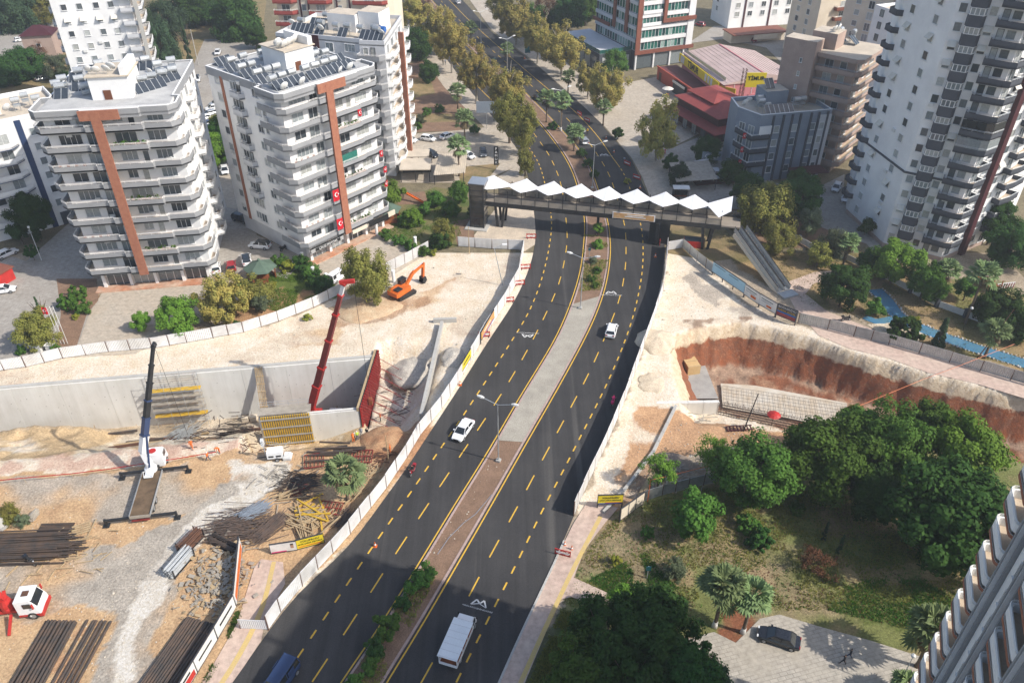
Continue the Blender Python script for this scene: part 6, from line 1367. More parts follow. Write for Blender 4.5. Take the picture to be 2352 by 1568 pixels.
# plywood and slab rubble
rub = thing('plywood_heap', 'big heap of broken grey plywood boards near the striped hoarding', 'rubble', at(505, 1330)); rub['kind'] = 'stuff'
rnd = random.Random(9); mb = MB()
for k in range(420):
    q = Vector((rnd.gauss(0, 1.8), rnd.gauss(0, 2.5), .05 + rnd.random() * .45)); d = Vector((rnd.uniform(-1, 1), rnd.uniform(-1, 1), rnd.uniform(-.15, .15))).normalized()
    mb.bar(q - d * rnd.uniform(.1, .5), q + d * rnd.uniform(.1, .5), rnd.uniform(.08, .5) if k % 3 else .1, .05, k % 4 // 3)
mk('boards', mb, (T['ply'], T['timber']), rub)
q = at(525, 1405); scatter_bars('plank_pile', 'small fan of bleached planks below the plywood heap', 'planks', (q.x, q.y), 18, 1.2, 2.2, .12, T['timber'], .02, .2, .4, .5, seed=41, hz=.3, stuff=True)
def crate_rack(label, uv, rz, L_, W_, H_, mt, n):
    t = thing('tube_rack', label, 'rack', at(*uv), rz)
    fr = MB()
    for x in (-W_/2, W_/2):
        for y in (-L_/2, L_/2): fr.box(x - .06, y - .06, 0, x + .06, y + .06, H_ + .15)
    mk('frame', fr, T['steel'], t); mb = MB(); rnd = random.Random(n)
    for k in range(n): x = rnd.uniform(-W_/2 + .1, W_/2 - .1); z = .15 + rnd.random() * (H_ - .1); mb.tube((x, -L_/2 - rnd.uniform(0, .3), z), (x + rnd.uniform(-.05, .05), L_/2 + rnd.uniform(0, .3), z), .045, 5)
    tag(mk('tubes', mb, T[mt], t), kind='stuff'); mk('base', MB().box(-W_/2, -L_/2, .03, W_/2, L_/2, .12), T['steel'], t)
crate_rack('rack of pale scaffold tubes nearest the dusty track', (414, 1298), R(-20), 3.6, 1.5, 1.3, 'galv', 120)
crate_rack('rack of rust red tubes above the pale tube rack', (440, 1248), R(-24), 3.0, 1.5, 1.2, 'rust', 100)
crate_rack('low rack of dark green tubes by the rebar', (515, 1252), R(62), 3.6, 1.3, .8, 'pipe', 80)
q = at(260, 1260)
pal = thing('pallet', 'broken pale pallet lying above the left edge bars', 'pallet', at(188, 1216), R(25))
for k in range(5): mk('slat', MB().box(-1.1, -.8 + k * .38, .12, 1.1, -.58 + k * .38, .17), T['timber'], pal)
for x in (-1, 0, .95): mk('bearer', MB().box(x - .06, -.85, 0, x + .06, .9, .11), T['timber'], pal)
mk('loose_batten', MB().bar((.6, -1.8, .2), (1.8, .9, .25), .12, .08), T['timber'], pal)
for k, uv in enumerate(((28, 1310), (60, 1330), (95, 1300), (120, 1318), (66, 1372), (15, 1350))):
    o = mk('bearer', MB().bar((0, -.9, 0), (0, .9, 0), .12, .12), T['timber'], None, loc=at(*uv, .08), rot=(0, 0, R(-20 + k * 5))); tag(o, 'short timber bearer left of the red crane truck', 'timber', 'timber bearers at the left')
sp = thing('safety_rope', 'red and white safety tape strung along the edge of the cut', 'tape', (0, 0, 0)); pts = [at(*q) for q in ((-40, 1118), (60, 1108), (170, 1098), (250, 1088), (420, 1062), (500, 1048))]
mb = MB()
for a, b in zip(pts, pts[1:]): mb.bar(a + Vector((0, 0, .9)), b + Vector((0, 0, .9)), .03, .14)
mk('tape', mb, T['red'], sp)
for q in pts: mk('stake', MB().tube((q.x, q.y, 0), (q.x, q.y, 1.0), .03, 4), T['timber'], sp)
cyl = thing('concrete_pier', 'grey round concrete pier cut by the left edge', 'pier', at(8, 1215)); mk('shaft', MB().tube((-.3, .2, 0), (-1.6, 1.0, 5.5), .7, 14), T['conc'], cyl); mk('collar', MB().tube((-.3, .2, 0), (-.38, .25, .35), .85, 14), T['concd'], cyl)
q = at(60, 1190); scatter_bars('board_stack', 'small upright stack of grey boards by the bushes at the left edge', 'boards', (q.x + 1.2, q.y), 14, 1.2, 1.6, .2, T['ply'], .02, 1.5, .15, .06, seed=44, hz=.8, stuff=True)

# ================================================================ barriers, cones, signs
def barrier():
    t = thing('x', None, None); mb = MB(); w = 2.0
    for z in (.15, .95): mb.box(-w/2, -.04, z, w/2, .04, z + .14)
    for x in (-w/2, 0, w/2 - .1): mb.box(x, -.05, .05, x + .1, .05, 1.12)
    f = mk('frame', mb, T['red'], t)
    for k in range(2):
        x = -w/2 + .1 + k * (w/2); mk('lattice_bar', MB().bar((x, -.02, .3), (x + w/2 - .15, -.02, .95), .05, .1), T['red'], t); mk('lattice_bar', MB().bar((x, .02, .95), (x + w/2 - .15, .02, .3), .05, .1), T['red'], t)
    mk('reflector', MB().box(-.8, -.07, .5, .8, -.055, .75), T['white'], t)
    for x in (-.8, .7): mk('foot', MB().box(x, -.3, 0, x + .12, .3, .05), T['blackp'], t)
    return t
bar0 = barrier(); used = False
def put(proto, flag, loc, rz, label, cat, group=None, sc=1.0):
    global _first
    if proto.name not in _first: _first.add(proto.name); o = proto
    else: o = copy_tree(proto)
    o.location = loc; o.rotation_euler[2] = rz; o.scale = (sc,) * 3; tag(o, label, cat, group); return o
_first = set(); bar0.name = 'road_barrier'
for uv, rz, lb in [((1220, 548), 0, 'red lattice barrier at the pavement edge below the footbridge'), ((1207, 618), 5, 'second red lattice barrier along the left kerb counting from the footbridge'), ((1193, 655), 8, 'third red lattice barrier along the left kerb counting from the footbridge'), ((1168, 694), 8, 'fourth red lattice barrier along the left kerb counting from the footbridge'), ((1112, 774), 6, 'red lattice barrier beside the orange and purple banner'), ((1292, 1276), -18, 'red barrier on the right pavement below the traffic cone'),
                   ((1522, 355), 40, 'red barrier at the right kerb near the far white logo'), ((1440, 380), -50, 'red barrier beside the parked moped'), ((1462, 412), -40, 'red barrier nearest the bridge on the far right kerb'), ((1515, 560), 80, 'red barrier in the shade inside the right hoarding top'), ((1330, 265), -60, 'red barrier at the kerb far beyond the bridge'), ((1348, 280), -50, 'red barrier beside the two walkers far beyond the bridge')]:
    q = at(*uv); put(bar0, 0, q, R(rz), lb, 'barrier', 'red plastic barriers')
cn = thing('traffic_cone', None, None); mk('cone', MB().lathe([(.16, .04), (.03, .72)], 10), T['orange'], cn); mk('band', MB().lathe([(.125, .26), (.09, .44)], 10), T['white'], cn); mk('base', MB().box(-.22, -.22, 0, .22, .22, .05), T['orange'], cn)
for uv, lb in [((1297, 1252), 'orange traffic cone standing at the right kerb above the barrier'), ((1313, 1262), 'orange traffic cone on the pavement just behind the first'), ((862, 1254), 'orange traffic cone against the left hoarding'), ((1498, 540), 'orange traffic cone in the bridge shade at the right'), ((1505, 590), 'orange traffic cone in the shade near the right hoarding'), ((1205, 135), 'small orange cone far up the right kerb'), ((1392, 318), 'orange cone by the right kerb beyond the bridge'), ((1410, 350), 'orange cone before the far white logo'), ((1470, 432), 'orange cone just behind the bridge at the right kerb'), ((1057, 884), 'orange cone behind the left hoarding near the yellow banner')]:
    put(cn, 0, at(*uv), 0, lb, 'cone', 'traffic cones', 1.15)
def sign(label, uv, h, w, ht, mat, rz=0, legs=1, name='road_sign', txt=None, zc=None, tm=None, tsize=.4):
    t = thing(name, label, 'sign', at(*uv), R(rz)); zc = zc or h
    for k in range(legs): x = 0 if legs == 1 else (-w * .4 + k * w * .8); mk('pole', MB().tube((x, .06, 0), (x, .06, h), .06, 6), T['galv'], t)
    b = mk('board', MB().box(-w/2, -.06, h - ht, w/2, .02, h), mat, t)
    if txt: text(b, txt, tsize, (0, -.08, h - ht / 2), (R(90), 0, 0), tm or T['white'])
    return t
sign('dark direction sign on a single post left of the upper road', (1118, 298), 7.5, 5.2, 3.0, T['slate'])
sign('teal poster panel on the median left beyond the bridge', (1135, 165), 4.2, 1.4, 2.4, T['teal']); sign('teal poster panel on the far right pavement', (1212, 128), 3.6, 1.8, 2.8, T['teal'])
sign('tall black sign post spelling vertical letters by the café lawn', (1140, 390), 5.8, 1.1, 4.6, T['ink'], txt='P\nA\nM\nU\nK', tsize=.85, name='sign_pillar')
sign('dark wide sign board with white letters above the right garden', (1630, 390), 4.5, 4.6, 2.2, T['slate'], txt='ÇATI', tsize=1.5, name='sign_board')
sign('small white arrow sign on the right pavement beyond the bridge', (1561, 420), 2.6, .6, .6, T['white'], txt='<', tsize=.5, tm=T['red'])
sign('small blue plate sign on the lawn right of the pavement', (1486, 1328), 2.2, .6, .7, T['teal'])
sign('small blue sign on the planted median below the bridge', (1427 - 74, 590), 2.0, .5, .6, T['teal'])
sign('black and white sign totem with stripes beside the far plaza', (1412, 210), 5.5, 1.6, 4.6, T['ink'], name='sign_pillar')
# road lettering and municipal mark
def road_mark(uv, rz, sc, flip, lb):
    t = thing('road_lettering', None, None, at(*uv, .04), R(rz)); t.parent = road
    w = .28; pts = [(-1.5, -.55), (-.75, .75), (.05, .05), (.65, .9), (1.45, -.5)]
    mb = MB()
    for a, b in zip(pts, pts[1:]): mb.bar((a[0] * sc, a[1] * sc, .0), (b[0] * sc, b[1] * sc, .0), w * sc, .006)
    mb.bar((-1.5 * sc, -.55 * sc, 0), (.0, .05 * sc, 0), .16 * sc, .006).bar((.05 * sc, .0, .0), (1.45 * sc, -.5 * sc, 0), .14 * sc, .006)
    mk('painted_emblem', mb, T['wpaint'], t, loc=(0, .75 * sc, 0))
    text(t, 'MERSİN BÜYÜKŞEHİR BELEDİYESİ', .38 * sc, (0, -.35 * sc, 0), (0, 0, 0), T['wpaint'], 'painted_words', .003)
road_mark((1098, 1393), -18, .62, 0, ''); road_mark((1404, 676), -3, .66, 0, ''); road_mark((1212, 766), 175, .66, 1, ''); road_mark((1388, 358), 0, .7, 0, '')
hose = thing('hose', 'thin pale hose lying along the bare median soil', 'hose', (0, 0, 0)); pts = [at(*q, .17) for q in ((1005, 1272), (1030, 1235), (1065, 1200), (1092, 1180), (1130, 1135))]
mb = MB(); [mb.tube(a, b, .035, 5) for a, b in zip(pts, pts[1:])]; mk('hose_line', mb, T['slate'], hose)
# ================================================================ vehicles
def sec(x, hw, z0, z1, r=.10):
    """rounded body cross-section at x"""
    return [(x, -hw + r, z0), (x, hw - r, z0), (x, hw, z0 + r * 1.5), (x, hw * 1.0, z1 - r * 1.6), (x, hw - r * .9, z1), (x, -hw + r * .9, z1), (x, -hw, z1 - r * 1.6), (x, -hw, z0 + r * 1.5)]
_wheel = {}
def wheel_mesh(r, w):
    k = (r, w)
    if k not in _wheel:
        t = MB().tube((0, -w/2, 0), (0, w/2, 0), r, 16).mesh('tyre', T['blackp'])
        m = MB().tube((0, -w/2 - .01, 0), (0, w/2 + .01, 0), r * .62, 12)
        for i in range(5): a = R(72 * i); m.bar((0, -w/2 - .02, 0), (math.cos(a) * r * .6, -w/2 - .02, math.sin(a) * r * .6), .05, .03)
        _wheel[k] = (t, m.mesh('rim', T['alloy']))
    return _wheel[k]
def add_wheels(t, pts, r, w):
    ty, ri = wheel_mesh(r, w)
    for x, y in pts:
        h = bpy.data.objects.new('wheel', None); COL.objects.link(h); h.parent = t; h.location = (x, y, r); h.empty_display_size = .2
        if y > 0: h.rotation_euler = (0, 0, math.pi)
        ob('tyre', ty, h); ob('rim', ri, h)
def make_car(paint, kind='sedan', dark_roof=False):
    t = thing('parked_car', None, None)
    Lc, Wc = {'sedan': (4.6, 1.80), 'hatch': (4.05, 1.75), 'suv': (4.45, 1.86), 'van': (4.6, 1.82)}[kind]
    x0, x1 = -Lc / 2, Lc / 2; hw = Wc / 2; zb = .22 if kind != 'suv' else .28; belt = {'sedan': .92, 'hatch': .95, 'suv': 1.08, 'van': 1.05}[kind]; top = {'sedan': 1.44, 'hatch': 1.50, 'suv': 1.68, 'van': 1.84}[kind]
    hood = belt - .14
    trunk = belt - .02 if kind == 'sedan' else belt
    S = [sec(x0, hw * .80, zb + .15, trunk - .22, .08), sec(x0 + .12, hw * .93, zb + .04, trunk - .04), sec(x0 + .6, hw, zb, trunk), sec(-.4, hw, zb, belt), sec(.65, hw, zb, belt), sec(1.1, hw, zb, hood + .06), sec(x1 - .55, hw * .97, zb, hood - .06), sec(x1 - .14, hw * .88, zb + .05, hood - .18), sec(x1, hw * .72, zb + .14, hood - .32, .07)]
    S.sort(key=lambda r: r[0][0])
    mk('body', MB().loft(S), T[paint], t, smooth=False)
    # glasshouse
    wf, wb_ = (1.25, -1.75) if kind == 'sedan' else ((1.15, x0 + .18) if kind == 'hatch' else ((1.2, x0 + .14) if kind == 'suv' else (1.45, x0 + .1)))
    rf, rbk = wf - (.78 if kind != 'van' else .55), wb_ + (.62 if kind == 'sedan' else .3 if kind != 'van' else .12)
    gb, gt_ = hw * .93, hw * .74
    def ring(xa, xb, w, z): return [(xa, -w, z), (xb, -w * .92, z), (xb, w * .92, z), (xa, w, z)]
    g = MB().loft([ring(wb_, wf, gb, belt - .03), ring(rbk - .03, rf + .03, gt_, top - .05)])
    mk('windows', g, T['cglass'], t)
    rm = MB().loft([ring(rbk - .06, rf + .04, gt_ + .03, top - .07), ring(rbk, rf - .02, gt_, top - .01), ring(rbk + .18, rf - .2, gt_ - .12, top + .02)])
    ro = mk('roof', rm, T['cglass'] if dark_roof else T[paint], t)
    pl = MB()
    for sx in (-1, 1):
        pl.bar((wf - .02, sx * gb * .93, belt - .02), (rf + .02, sx * gt_ * .93, top - .05), .07, .06); pl.bar((wb_ + .02, sx * gb, belt - .02), (rbk, sx * gt_, top - .05), .12 if kind != 'sedan' else .1, .07)
        pl.bar((-.25, sx * gb * 1.005, belt - .02), (-.3, sx * gt_ * 1.01, top - .05), .08, .05)
        if kind in ('van',): pl.bar((-1.3, sx * gb * .99, belt + .3), (-.4, sx * gb * .99, belt + .3), .06, .7)
    mk('pillars', pl, T[paint], t)
    for sy in (-1, 1):
        mk('headlight', MB().box(x1 - .28, sy * hw * .62 - .17, hood - .30, x1 - .04, sy * hw * .62 + .17, hood - .16), T['head'], t)
        mk('tail_light', MB().box(x0 - .01, sy * hw * .66 - .16, trunk - .28, x0 + .2, sy * hw * .66 + .16, trunk - .1), T['tail'], t)
        mk('mirror', MB().box(.78, sy * (hw + .09) - .09, belt - .02, .98, sy * (hw + .09) + .09, belt + .12), T[paint], t)
    mk('number_plate', MB().box(x0 - .02, -.26, zb + .3, x0, .26, zb + .42), T['white'], t); mk('grille', MB().box(x1 - .1, -.4, zb + .18, x1 + .01, .4, zb + .34), T['blackp'], t)
    add_wheels(t, [(x1 - .85, -hw + .09), (x1 - .85, hw - .09), (x0 + .85, -hw + .09), (x0 + .85, hw - .09)], .33 if kind != 'suv' else .36, .22)
    return t
_cars = {}
def car(uv, uv2, kind, paint, label, name='parked_car', group='parked cars', dark=False, z=.05, sc=1.0):
    k = (kind, paint, dark)
    q = at(*uv, z); q2 = at(*uv2, z); rz = math.atan2((q2 - q).y, (q2 - q).x)
    if k not in _cars: _cars[k] = make_car(paint, kind, dark); o = _cars[k]
    else: o = copy_tree(_cars[k])
    o.location = q; o.rotation_euler = (0, 0, rz); o.scale = (sc,) * 3; o.name = name
    o['label'] = label; o['category'] = 'car' if kind != 'van' else 'van'
    if group: o['group'] = group
    elif 'group' in o: del o['group']
    return o
G_L = 'cars parked between the left blocks'; G_R = 'cars parked right of the road'; G_C = 'cars parked by the café'
for a in [((1064, 993), (1042, 1024), 'sedan', 'wcar', 'white saloon car driving down the left carriageway', 'moving_car', 'cars on the road'),
  ((1404, 764), (1415, 722), 'hatch', 'wcar', 'white hatchback driving away on the right carriageway', 'moving_car', 'cars on the road'),
  ((1341, 328), (1326, 308), 'hatch', 'silvercar', 'small blue grey car beyond the bridge beside the median palm', 'moving_car', 'cars on the road'),
  ((1234, 228), (1215, 208), 'hatch', 'darkcar', 'black car half hidden behind the two median palms', 'moving_car', 'cars on the road'),
  ((1052, 8), (1045, 0), 'hatch', 'wcar', 'tiny white car at the very top of the road', 'moving_car', 'cars on the road'),
  ((501, 124), (497, 133), 'sedan', 'wcar', 'farthest white car coming down the left side street', 'parked_car', G_L),
  ((454, 186), (452, 200), 'hatch', 'wcar', 'white car with black roof in the left side street', 'parked_car', G_L, True),
  ((419, 228), (416, 244), 'van', 'wcar', 'white van at the wall in the left side street', 'parked_van', G_L),
  ((500, 241), (488, 243), 'sedan', 'silvercar', 'silver car at the far end of the slanted parking row', 'parked_car', G_L),
  ((491, 252), (479, 254), 'sedan', 'wcar', 'white car second from the far end of the slanted row', 'parked_car', G_L),
  ((482, 266), (470, 269), 'hatch', 'silvercar', 'silver grey car in the middle of the slanted row', 'parked_car', G_L),
  ((470, 276), (458, 279), 'sedan', 'wcar', 'white car nearest the trees in the slanted row', 'parked_car', G_L),
  ((472, 290), (460, 293), 'sedan', 'bluecar', 'dark blue car at the near end of the slanted row', 'parked_car', G_L),
  ((517, 395), (519, 405), 'sedan', 'wcar', 'white car on the sunny court left of its pair', 'parked_car', G_L),
  ((546, 390), (548, 400), 'hatch', 'wcar', 'white car on the sunny court against the second block', 'parked_car', G_L),
  ((572, 492), (582, 500), 'sedan', 'silvercar', 'silver blue car close to the wall of the second block', 'parked_car', G_L),
  ((556, 508), (575, 514), 'suv', 'darkcar', 'black off-roader in the shade of the second block', 'parked_car', G_L),
  ((598, 569), (575, 567), 'suv', 'wcar', 'white off-roader with dark roof turning by the second block', 'parked_car', G_L, True),
  ((567, 602), (563, 584), 'suv', 'wcar', 'white car with dark roof beside the green gazebo', 'parked_car', G_L, True),
  ((532, 616), (530, 600), 'hatch', 'redcar', 'dark red car between two white cars by the gazebo', 'parked_car', G_L),
  ((497, 620), (495, 604), 'hatch', 'wcar', 'white hatchback left of the dark red car', 'parked_car', G_L),
  ((16, 588), (34, 580), 'sedan', 'wcar', 'white car beside the small red hut at the left edge', 'parked_car', G_L),
  ((8, 671), (30, 668), 'sedan', 'wcar', 'white car cut by the left edge below the red hut', 'parked_car', G_L),
  ((49, 95), (61, 93), 'hatch', 'wcar', 'white car on the street by the pink house', 'parked_car', G_L),
  ((100, 184), (112, 181), 'sedan', 'silvercar', 'grey car half hidden behind the roof tanks at left', 'parked_car', G_L),
  ((984, 323), (997, 325), 'hatch', 'wcar', 'white hatchback by the garden hedge right of the grey block', 'parked_car', G_C),
  ((1028, 317), (1040, 313), 'sedan', 'wcar', 'white saloon by the garden hedge nearest the palms', 'parked_car', G_C),
  ((942, 326), (953, 328), 'hatch', 'wcar', 'white car half hidden by the corner of the grey block', 'parked_car', G_C),
  ((991, 358), (1005, 364), 'sedan', 'darkcar', 'black car beside the café canopy', 'parked_car', G_C),
  ((1076, 362), (1085, 366), 'hatch', 'wcar', 'white car half hidden behind a palm by the café', 'parked_car', G_C),
  ((1110, 356), (1112, 368), 'hatch', 'greycar', 'dark grey car standing alone on the café court', 'parked_car', G_C),
  ((962, 76), (970, 76), 'hatch', 'redcar', 'small red car between the autumn trees', 'parked_car', G_C),
  ((1645, 407), (1653, 419), 'suv', 'wcar', 'white off-roader on the court behind the footbridge', 'parked_car', G_R),
  ((1607, 60), (1596, 58), 'hatch', 'redcar', 'red car on the far street beside the office tower', 'parked_car', G_R),
  ((1714, 80), (1700, 78), 'sedan', 'wcar', 'white saloon on the far street by the beige block', 'parked_car', G_R),
  ((1729, 96), (1740, 103), 'hatch', 'redcar', 'red car under the beige block balconies', 'parked_car', G_R),
  ((1920, 436), (1914, 446), 'hatch', 'wcar', 'white car in the gap left of the dark banded tower', 'parked_car', G_R),
  ((1942, 460), (1938, 470), 'hatch', 'wcar', 'white car close to the foot of the dark banded tower', 'parked_car', G_R),
  ((1786, 1470), (1745, 1457), 'sedan', 'darkcar', 'black saloon parked on the paved court at lower right', 'parked_car', None)]:
    car(*a[:4], a[4], a[5], a[6], a[7] if len(a) > 7 else False)
car((778, 640), (790, 632), 'van', 'wcar', 'white van behind the white posts of the shop terrace', 'parked_van', None)
car((645, 1572), (610, 1625), 'van', 'bluecar', 'navy van cut by the bottom edge of the picture', 'moving_van', None, sc=1.12)
# canopied truck
q, q2 = at(1056, 1478), at(1084, 1412); tk = thing('truck', 'white lorry with flat white canopy and open tail driving up the right carriageway', 'truck', (q.x, q.y, .03), math.atan2((q2 - q).y, (q2 - q).x))
mk('chassis', MB().box(-3.4, -.5, .5, 3.0, .5, .75), T['blackp'], tk)
cab = [[(1.6, -.98, .55), (1.6, .98, .55), (1.6, .95, 2.15), (1.6, -.95, 2.15)], [(2.5, -.98, .5), (2.5, .98, .5), (2.5, .9, 2.15), (2.5, -.9, 2.15)], [(3.2, -.95, .5), (3.2, .95, .5), (3.05, .86, 1.35), (3.05, -.86, 1.35)], [(3.35, -.9, .55), (3.35, .9, .55), (3.3, .8, 1.0), (3.3, -.8, 1.0)]]
mk('cab', MB().loft(cab), T['wcar'], tk); mk('windscreen', MB().add([(2.56, -.82, 2.08), (2.56, .82, 2.08), (3.08, .8, 1.38), (3.08, -.8, 1.38)], [(0, 3, 2, 1)]), T['cglass'], tk)
for s_ in (-1, 1): mk('side_window', MB().box(1.85, s_ * .99 - .02, 1.3, 2.6, s_ * .99 + .02, 1.95), T['cglass'], tk); mk('mirror', MB().box(2.75, s_ * 1.15 - .1, 1.5, 2.85, s_ * 1.15 + .1, 1.9), T['blackp'], tk)
mk('bed', MB().box(-3.5, -1.08, .9, 1.45, 1.08, 1.02), T['wood'], tk)
for s_ in (-1, 1): mk('side_board', MB().box(-3.5, s_ * 1.08 - .04, 1.02, 1.45, s_ * 1.08 + .04, 1.5), T['wcar'], tk); mk('side_slat', MB().box(-3.5, s_ * 1.08 - .03, 1.62, 1.45, s_ * 1.08 + .03, 1.8), T['wood'], tk)
mk('tail_board', MB().box(-3.58, -1.08, .95, -3.5, 1.08, 1.35), T['wcar'], tk)
for x in (-3.45, -1.8, -.2, 1.4):
    for s_ in (-1, 1): mk('canopy_post', MB().box(x - .05, s_ * 1.08 - .05, 1.0, x + .05, s_ * 1.08 + .05, 2.5), T['wcar'], tk)
rf = mk('canopy_roof', MB().box(-3.7, -1.2, 2.5, 1.55, 1.2, 2.58), M('canvas_white', (.70, .74, .76), (.64, .68, .70), .8, .6), tk)
for k in range(7): mk('roof_seam', MB().box(-3.6 + k * .85, -1.2, 2.582, -3.57 + k * .85, 1.2, 2.6), T['lgrey'], rf)
mk('cab_rack', MB().box(1.6, -.8, 2.17, 2.45, .8, 2.22), T['wcar'], tk)
tk.scale = (.94,) * 3; add_wheels(tk, [(2.5, -.86), (2.5, .86), (-2.2, -.86), (-2.2, .86)], .42, .3)
# motorcycles and people (one skinned figure mesh per pose)
def figure(pose, name):
    J = dict(pel=(0, 0, .95, .125), sp=(0, .0, 1.18, .13), ch=(0, .0, 1.36, .15), nk=(0, 0, 1.52, .055), hd=(0, .02, 1.62, .085), ht=(0, .0, 1.74, .075),
             ls=(-.19, 0, 1.42, .065), le=(-.25, -.02, 1.14, .045), lh=(-.24, .08, .92, .035), lf=(-.23, .12, .82, .03), rs=(.19, 0, 1.42, .065), re=(.25, -.02, 1.14, .045), rh=(.24, .08, .92, .035), rf=(.23, .12, .82, .03),
             lhp=(-.1, 0, .9, .10), lk=(-.11, .03, .5, .068), la=(-.11, -.02, .09, .05), lt=(-.12, .16, .04, .04), rhp=(.1, 0, .9, .10), rk=(.11, .03, .5, .068), ra=(.11, -.02, .09, .05), rt=(.12, .16, .04, .04))
    J.update(pose)
    E_ = [('pel', 'sp'), ('sp', 'ch'), ('ch', 'nk'), ('nk', 'hd'), ('hd', 'ht'), ('ch', 'ls'), ('ls', 'le'), ('le', 'lh'), ('lh', 'lf'), ('ch', 'rs'), ('rs', 're'), ('re', 'rh'), ('rh', 'rf'), ('pel', 'lhp'), ('lhp', 'lk'), ('lk', 'la'), ('la', 'lt'), ('pel', 'rhp'), ('rhp', 'rk'), ('rk', 'ra'), ('ra', 'rt')]
    ks = list(J); me = bpy.data.meshes.new(name); me.from_pydata([J[k][:3] for k in ks], [(ks.index(a), ks.index(b)) for a, b in E_], [])
    o = bpy.data.objects.new(name, me); COL.objects.link(o); o.modifiers.new('s', 'SKIN'); sub_ = o.modifiers.new('d', 'SUBSURF'); sub_.levels = 1; sub_.render_levels = 1
    for i, k in enumerate(ks): me.skin_vertices[0].data[i].radius = (J[k][3], J[k][3])
    me.skin_vertices[0].data[0].use_root = True
    dg = bpy.context.evaluated_depsgraph_get(); m2 = bpy.data.meshes.new_from_object(o.evaluated_get(dg)); bpy.data.objects.remove(o)
    return m2, J
POSES = {'stand': {}, 'walk': dict(lk=(-.1, .2, .52, .068), la=(-.1, .3, .1, .05), lt=(-.1, .46, .08, .04), rk=(.1, -.02, .5, .068), ra=(.1, -.32, .14, .05), rt=(.1, -.2, .03, .04), lh=(-.24, -.12, .93, .035), lf=(-.24, -.12, .83, .03), rh=(.24, .22, .95, .035), rf=(.24, .27, .87, .03)),
  'bend': dict(sp=(0, .12, 1.1, .13), ch=(0, .33, 1.18, .15), nk=(0, .46, 1.24, .055), hd=(0, .56, 1.27, .085), ht=(0, .66, 1.26, .075), ls=(-.19, .36, 1.2, .065), rs=(.19, .36, 1.2, .065), le=(-.22, .45, .92, .045), re=(.22, .45, .92, .045), lh=(-.18, .55, .68, .035), rh=(.18, .55, .68, .035), lf=(-.17, .58, .58, .03), rf=(.17, .58, .58, .03)),
  'ride': dict(pel=(0, -.15, .82, .125), sp=(0, -.1, 1.05, .13), ch=(0, 0, 1.24, .15), nk=(0, .06, 1.4, .055), hd=(0, .1, 1.5, .085), ht=(0, .1, 1.62, .08), ls=(-.2, .0, 1.3, .065), rs=(.2, 0, 1.3, .065), le=(-.3, .2, 1.1, .045), re=(.3, .2, 1.1, .045), lh=(-.3, .42, 1.05, .035), rh=(.3, .42, 1.05, .035), lf=(-.3, .5, 1.05, .03), rf=(.3, .5, 1.05, .03), lhp=(-.12, -.1, .8, .1), rhp=(.12, -.1, .8, .1), lk=(-.2, .3, .72, .068), rk=(.2, .3, .72, .068), la=(-.2, .2, .34, .05), ra=(.2, .2, .34, .05), lt=(-.2, .36, .3, .04), rt=(.2, .36, .3, .04))}
FIG = {k: figure(v, 'person') for k, v in POSES.items()}
_fm = {}
def person(uv, rz, pose, top, legs, label, hat=None, z=None, group=None, q=None):
    k = (pose, top, legs, hat)
    if k not in _fm:
        base, J = FIG[pose]; me = base.copy(); me.name = 'person'; me.materials.clear()
        for m_ in (T[top], T[legs], T['skin'], T['ink'] if hat is None else T[hat], T['blackp']): me.materials.append(m_)
        hips = J['pel'][2] + .02; hd = Vector(J['hd'][:3]); nk = Vector(J['nk'][:3])
        for p in me.polygons:
            c = p.center; i = 0
            if c.z < .12 and pose != 'ride': i = 4
            elif (c - hd).length < .19 and (c - Vector(J['ch'][:3])).length > .16: i = 3 if (c - Vector(J['ht'][:3])).length < .115 or (c.y < hd.y - .04) else 2
            elif min((c - Vector(J[x][:3])).length for x in ('lf', 'rf', 'lh', 'rh')) < .085: i = 2
            elif c.z < hips and min((c - Vector(J[x][:3])).length for x in ('lhp', 'lk', 'la', 'rhp', 'rk', 'ra', 'lt', 'rt', 'pel')) < min((c - Vector(J[x][:3])).length for x in ('le', 're', 'ch', 'sp', 'lh', 'rh')): i = 1
            p.material_index = i; p.use_smooth = True
        _fm[k] = me
    loc = at(*uv) if q is None else q
    if z is None: z = max(zg(loc.x, loc.y), -12) if q is None else loc.z
    return tag(ob('person', _fm[k], None, (loc.x, loc.y, z), (0, 0, R(rz))), label, 'person', group)
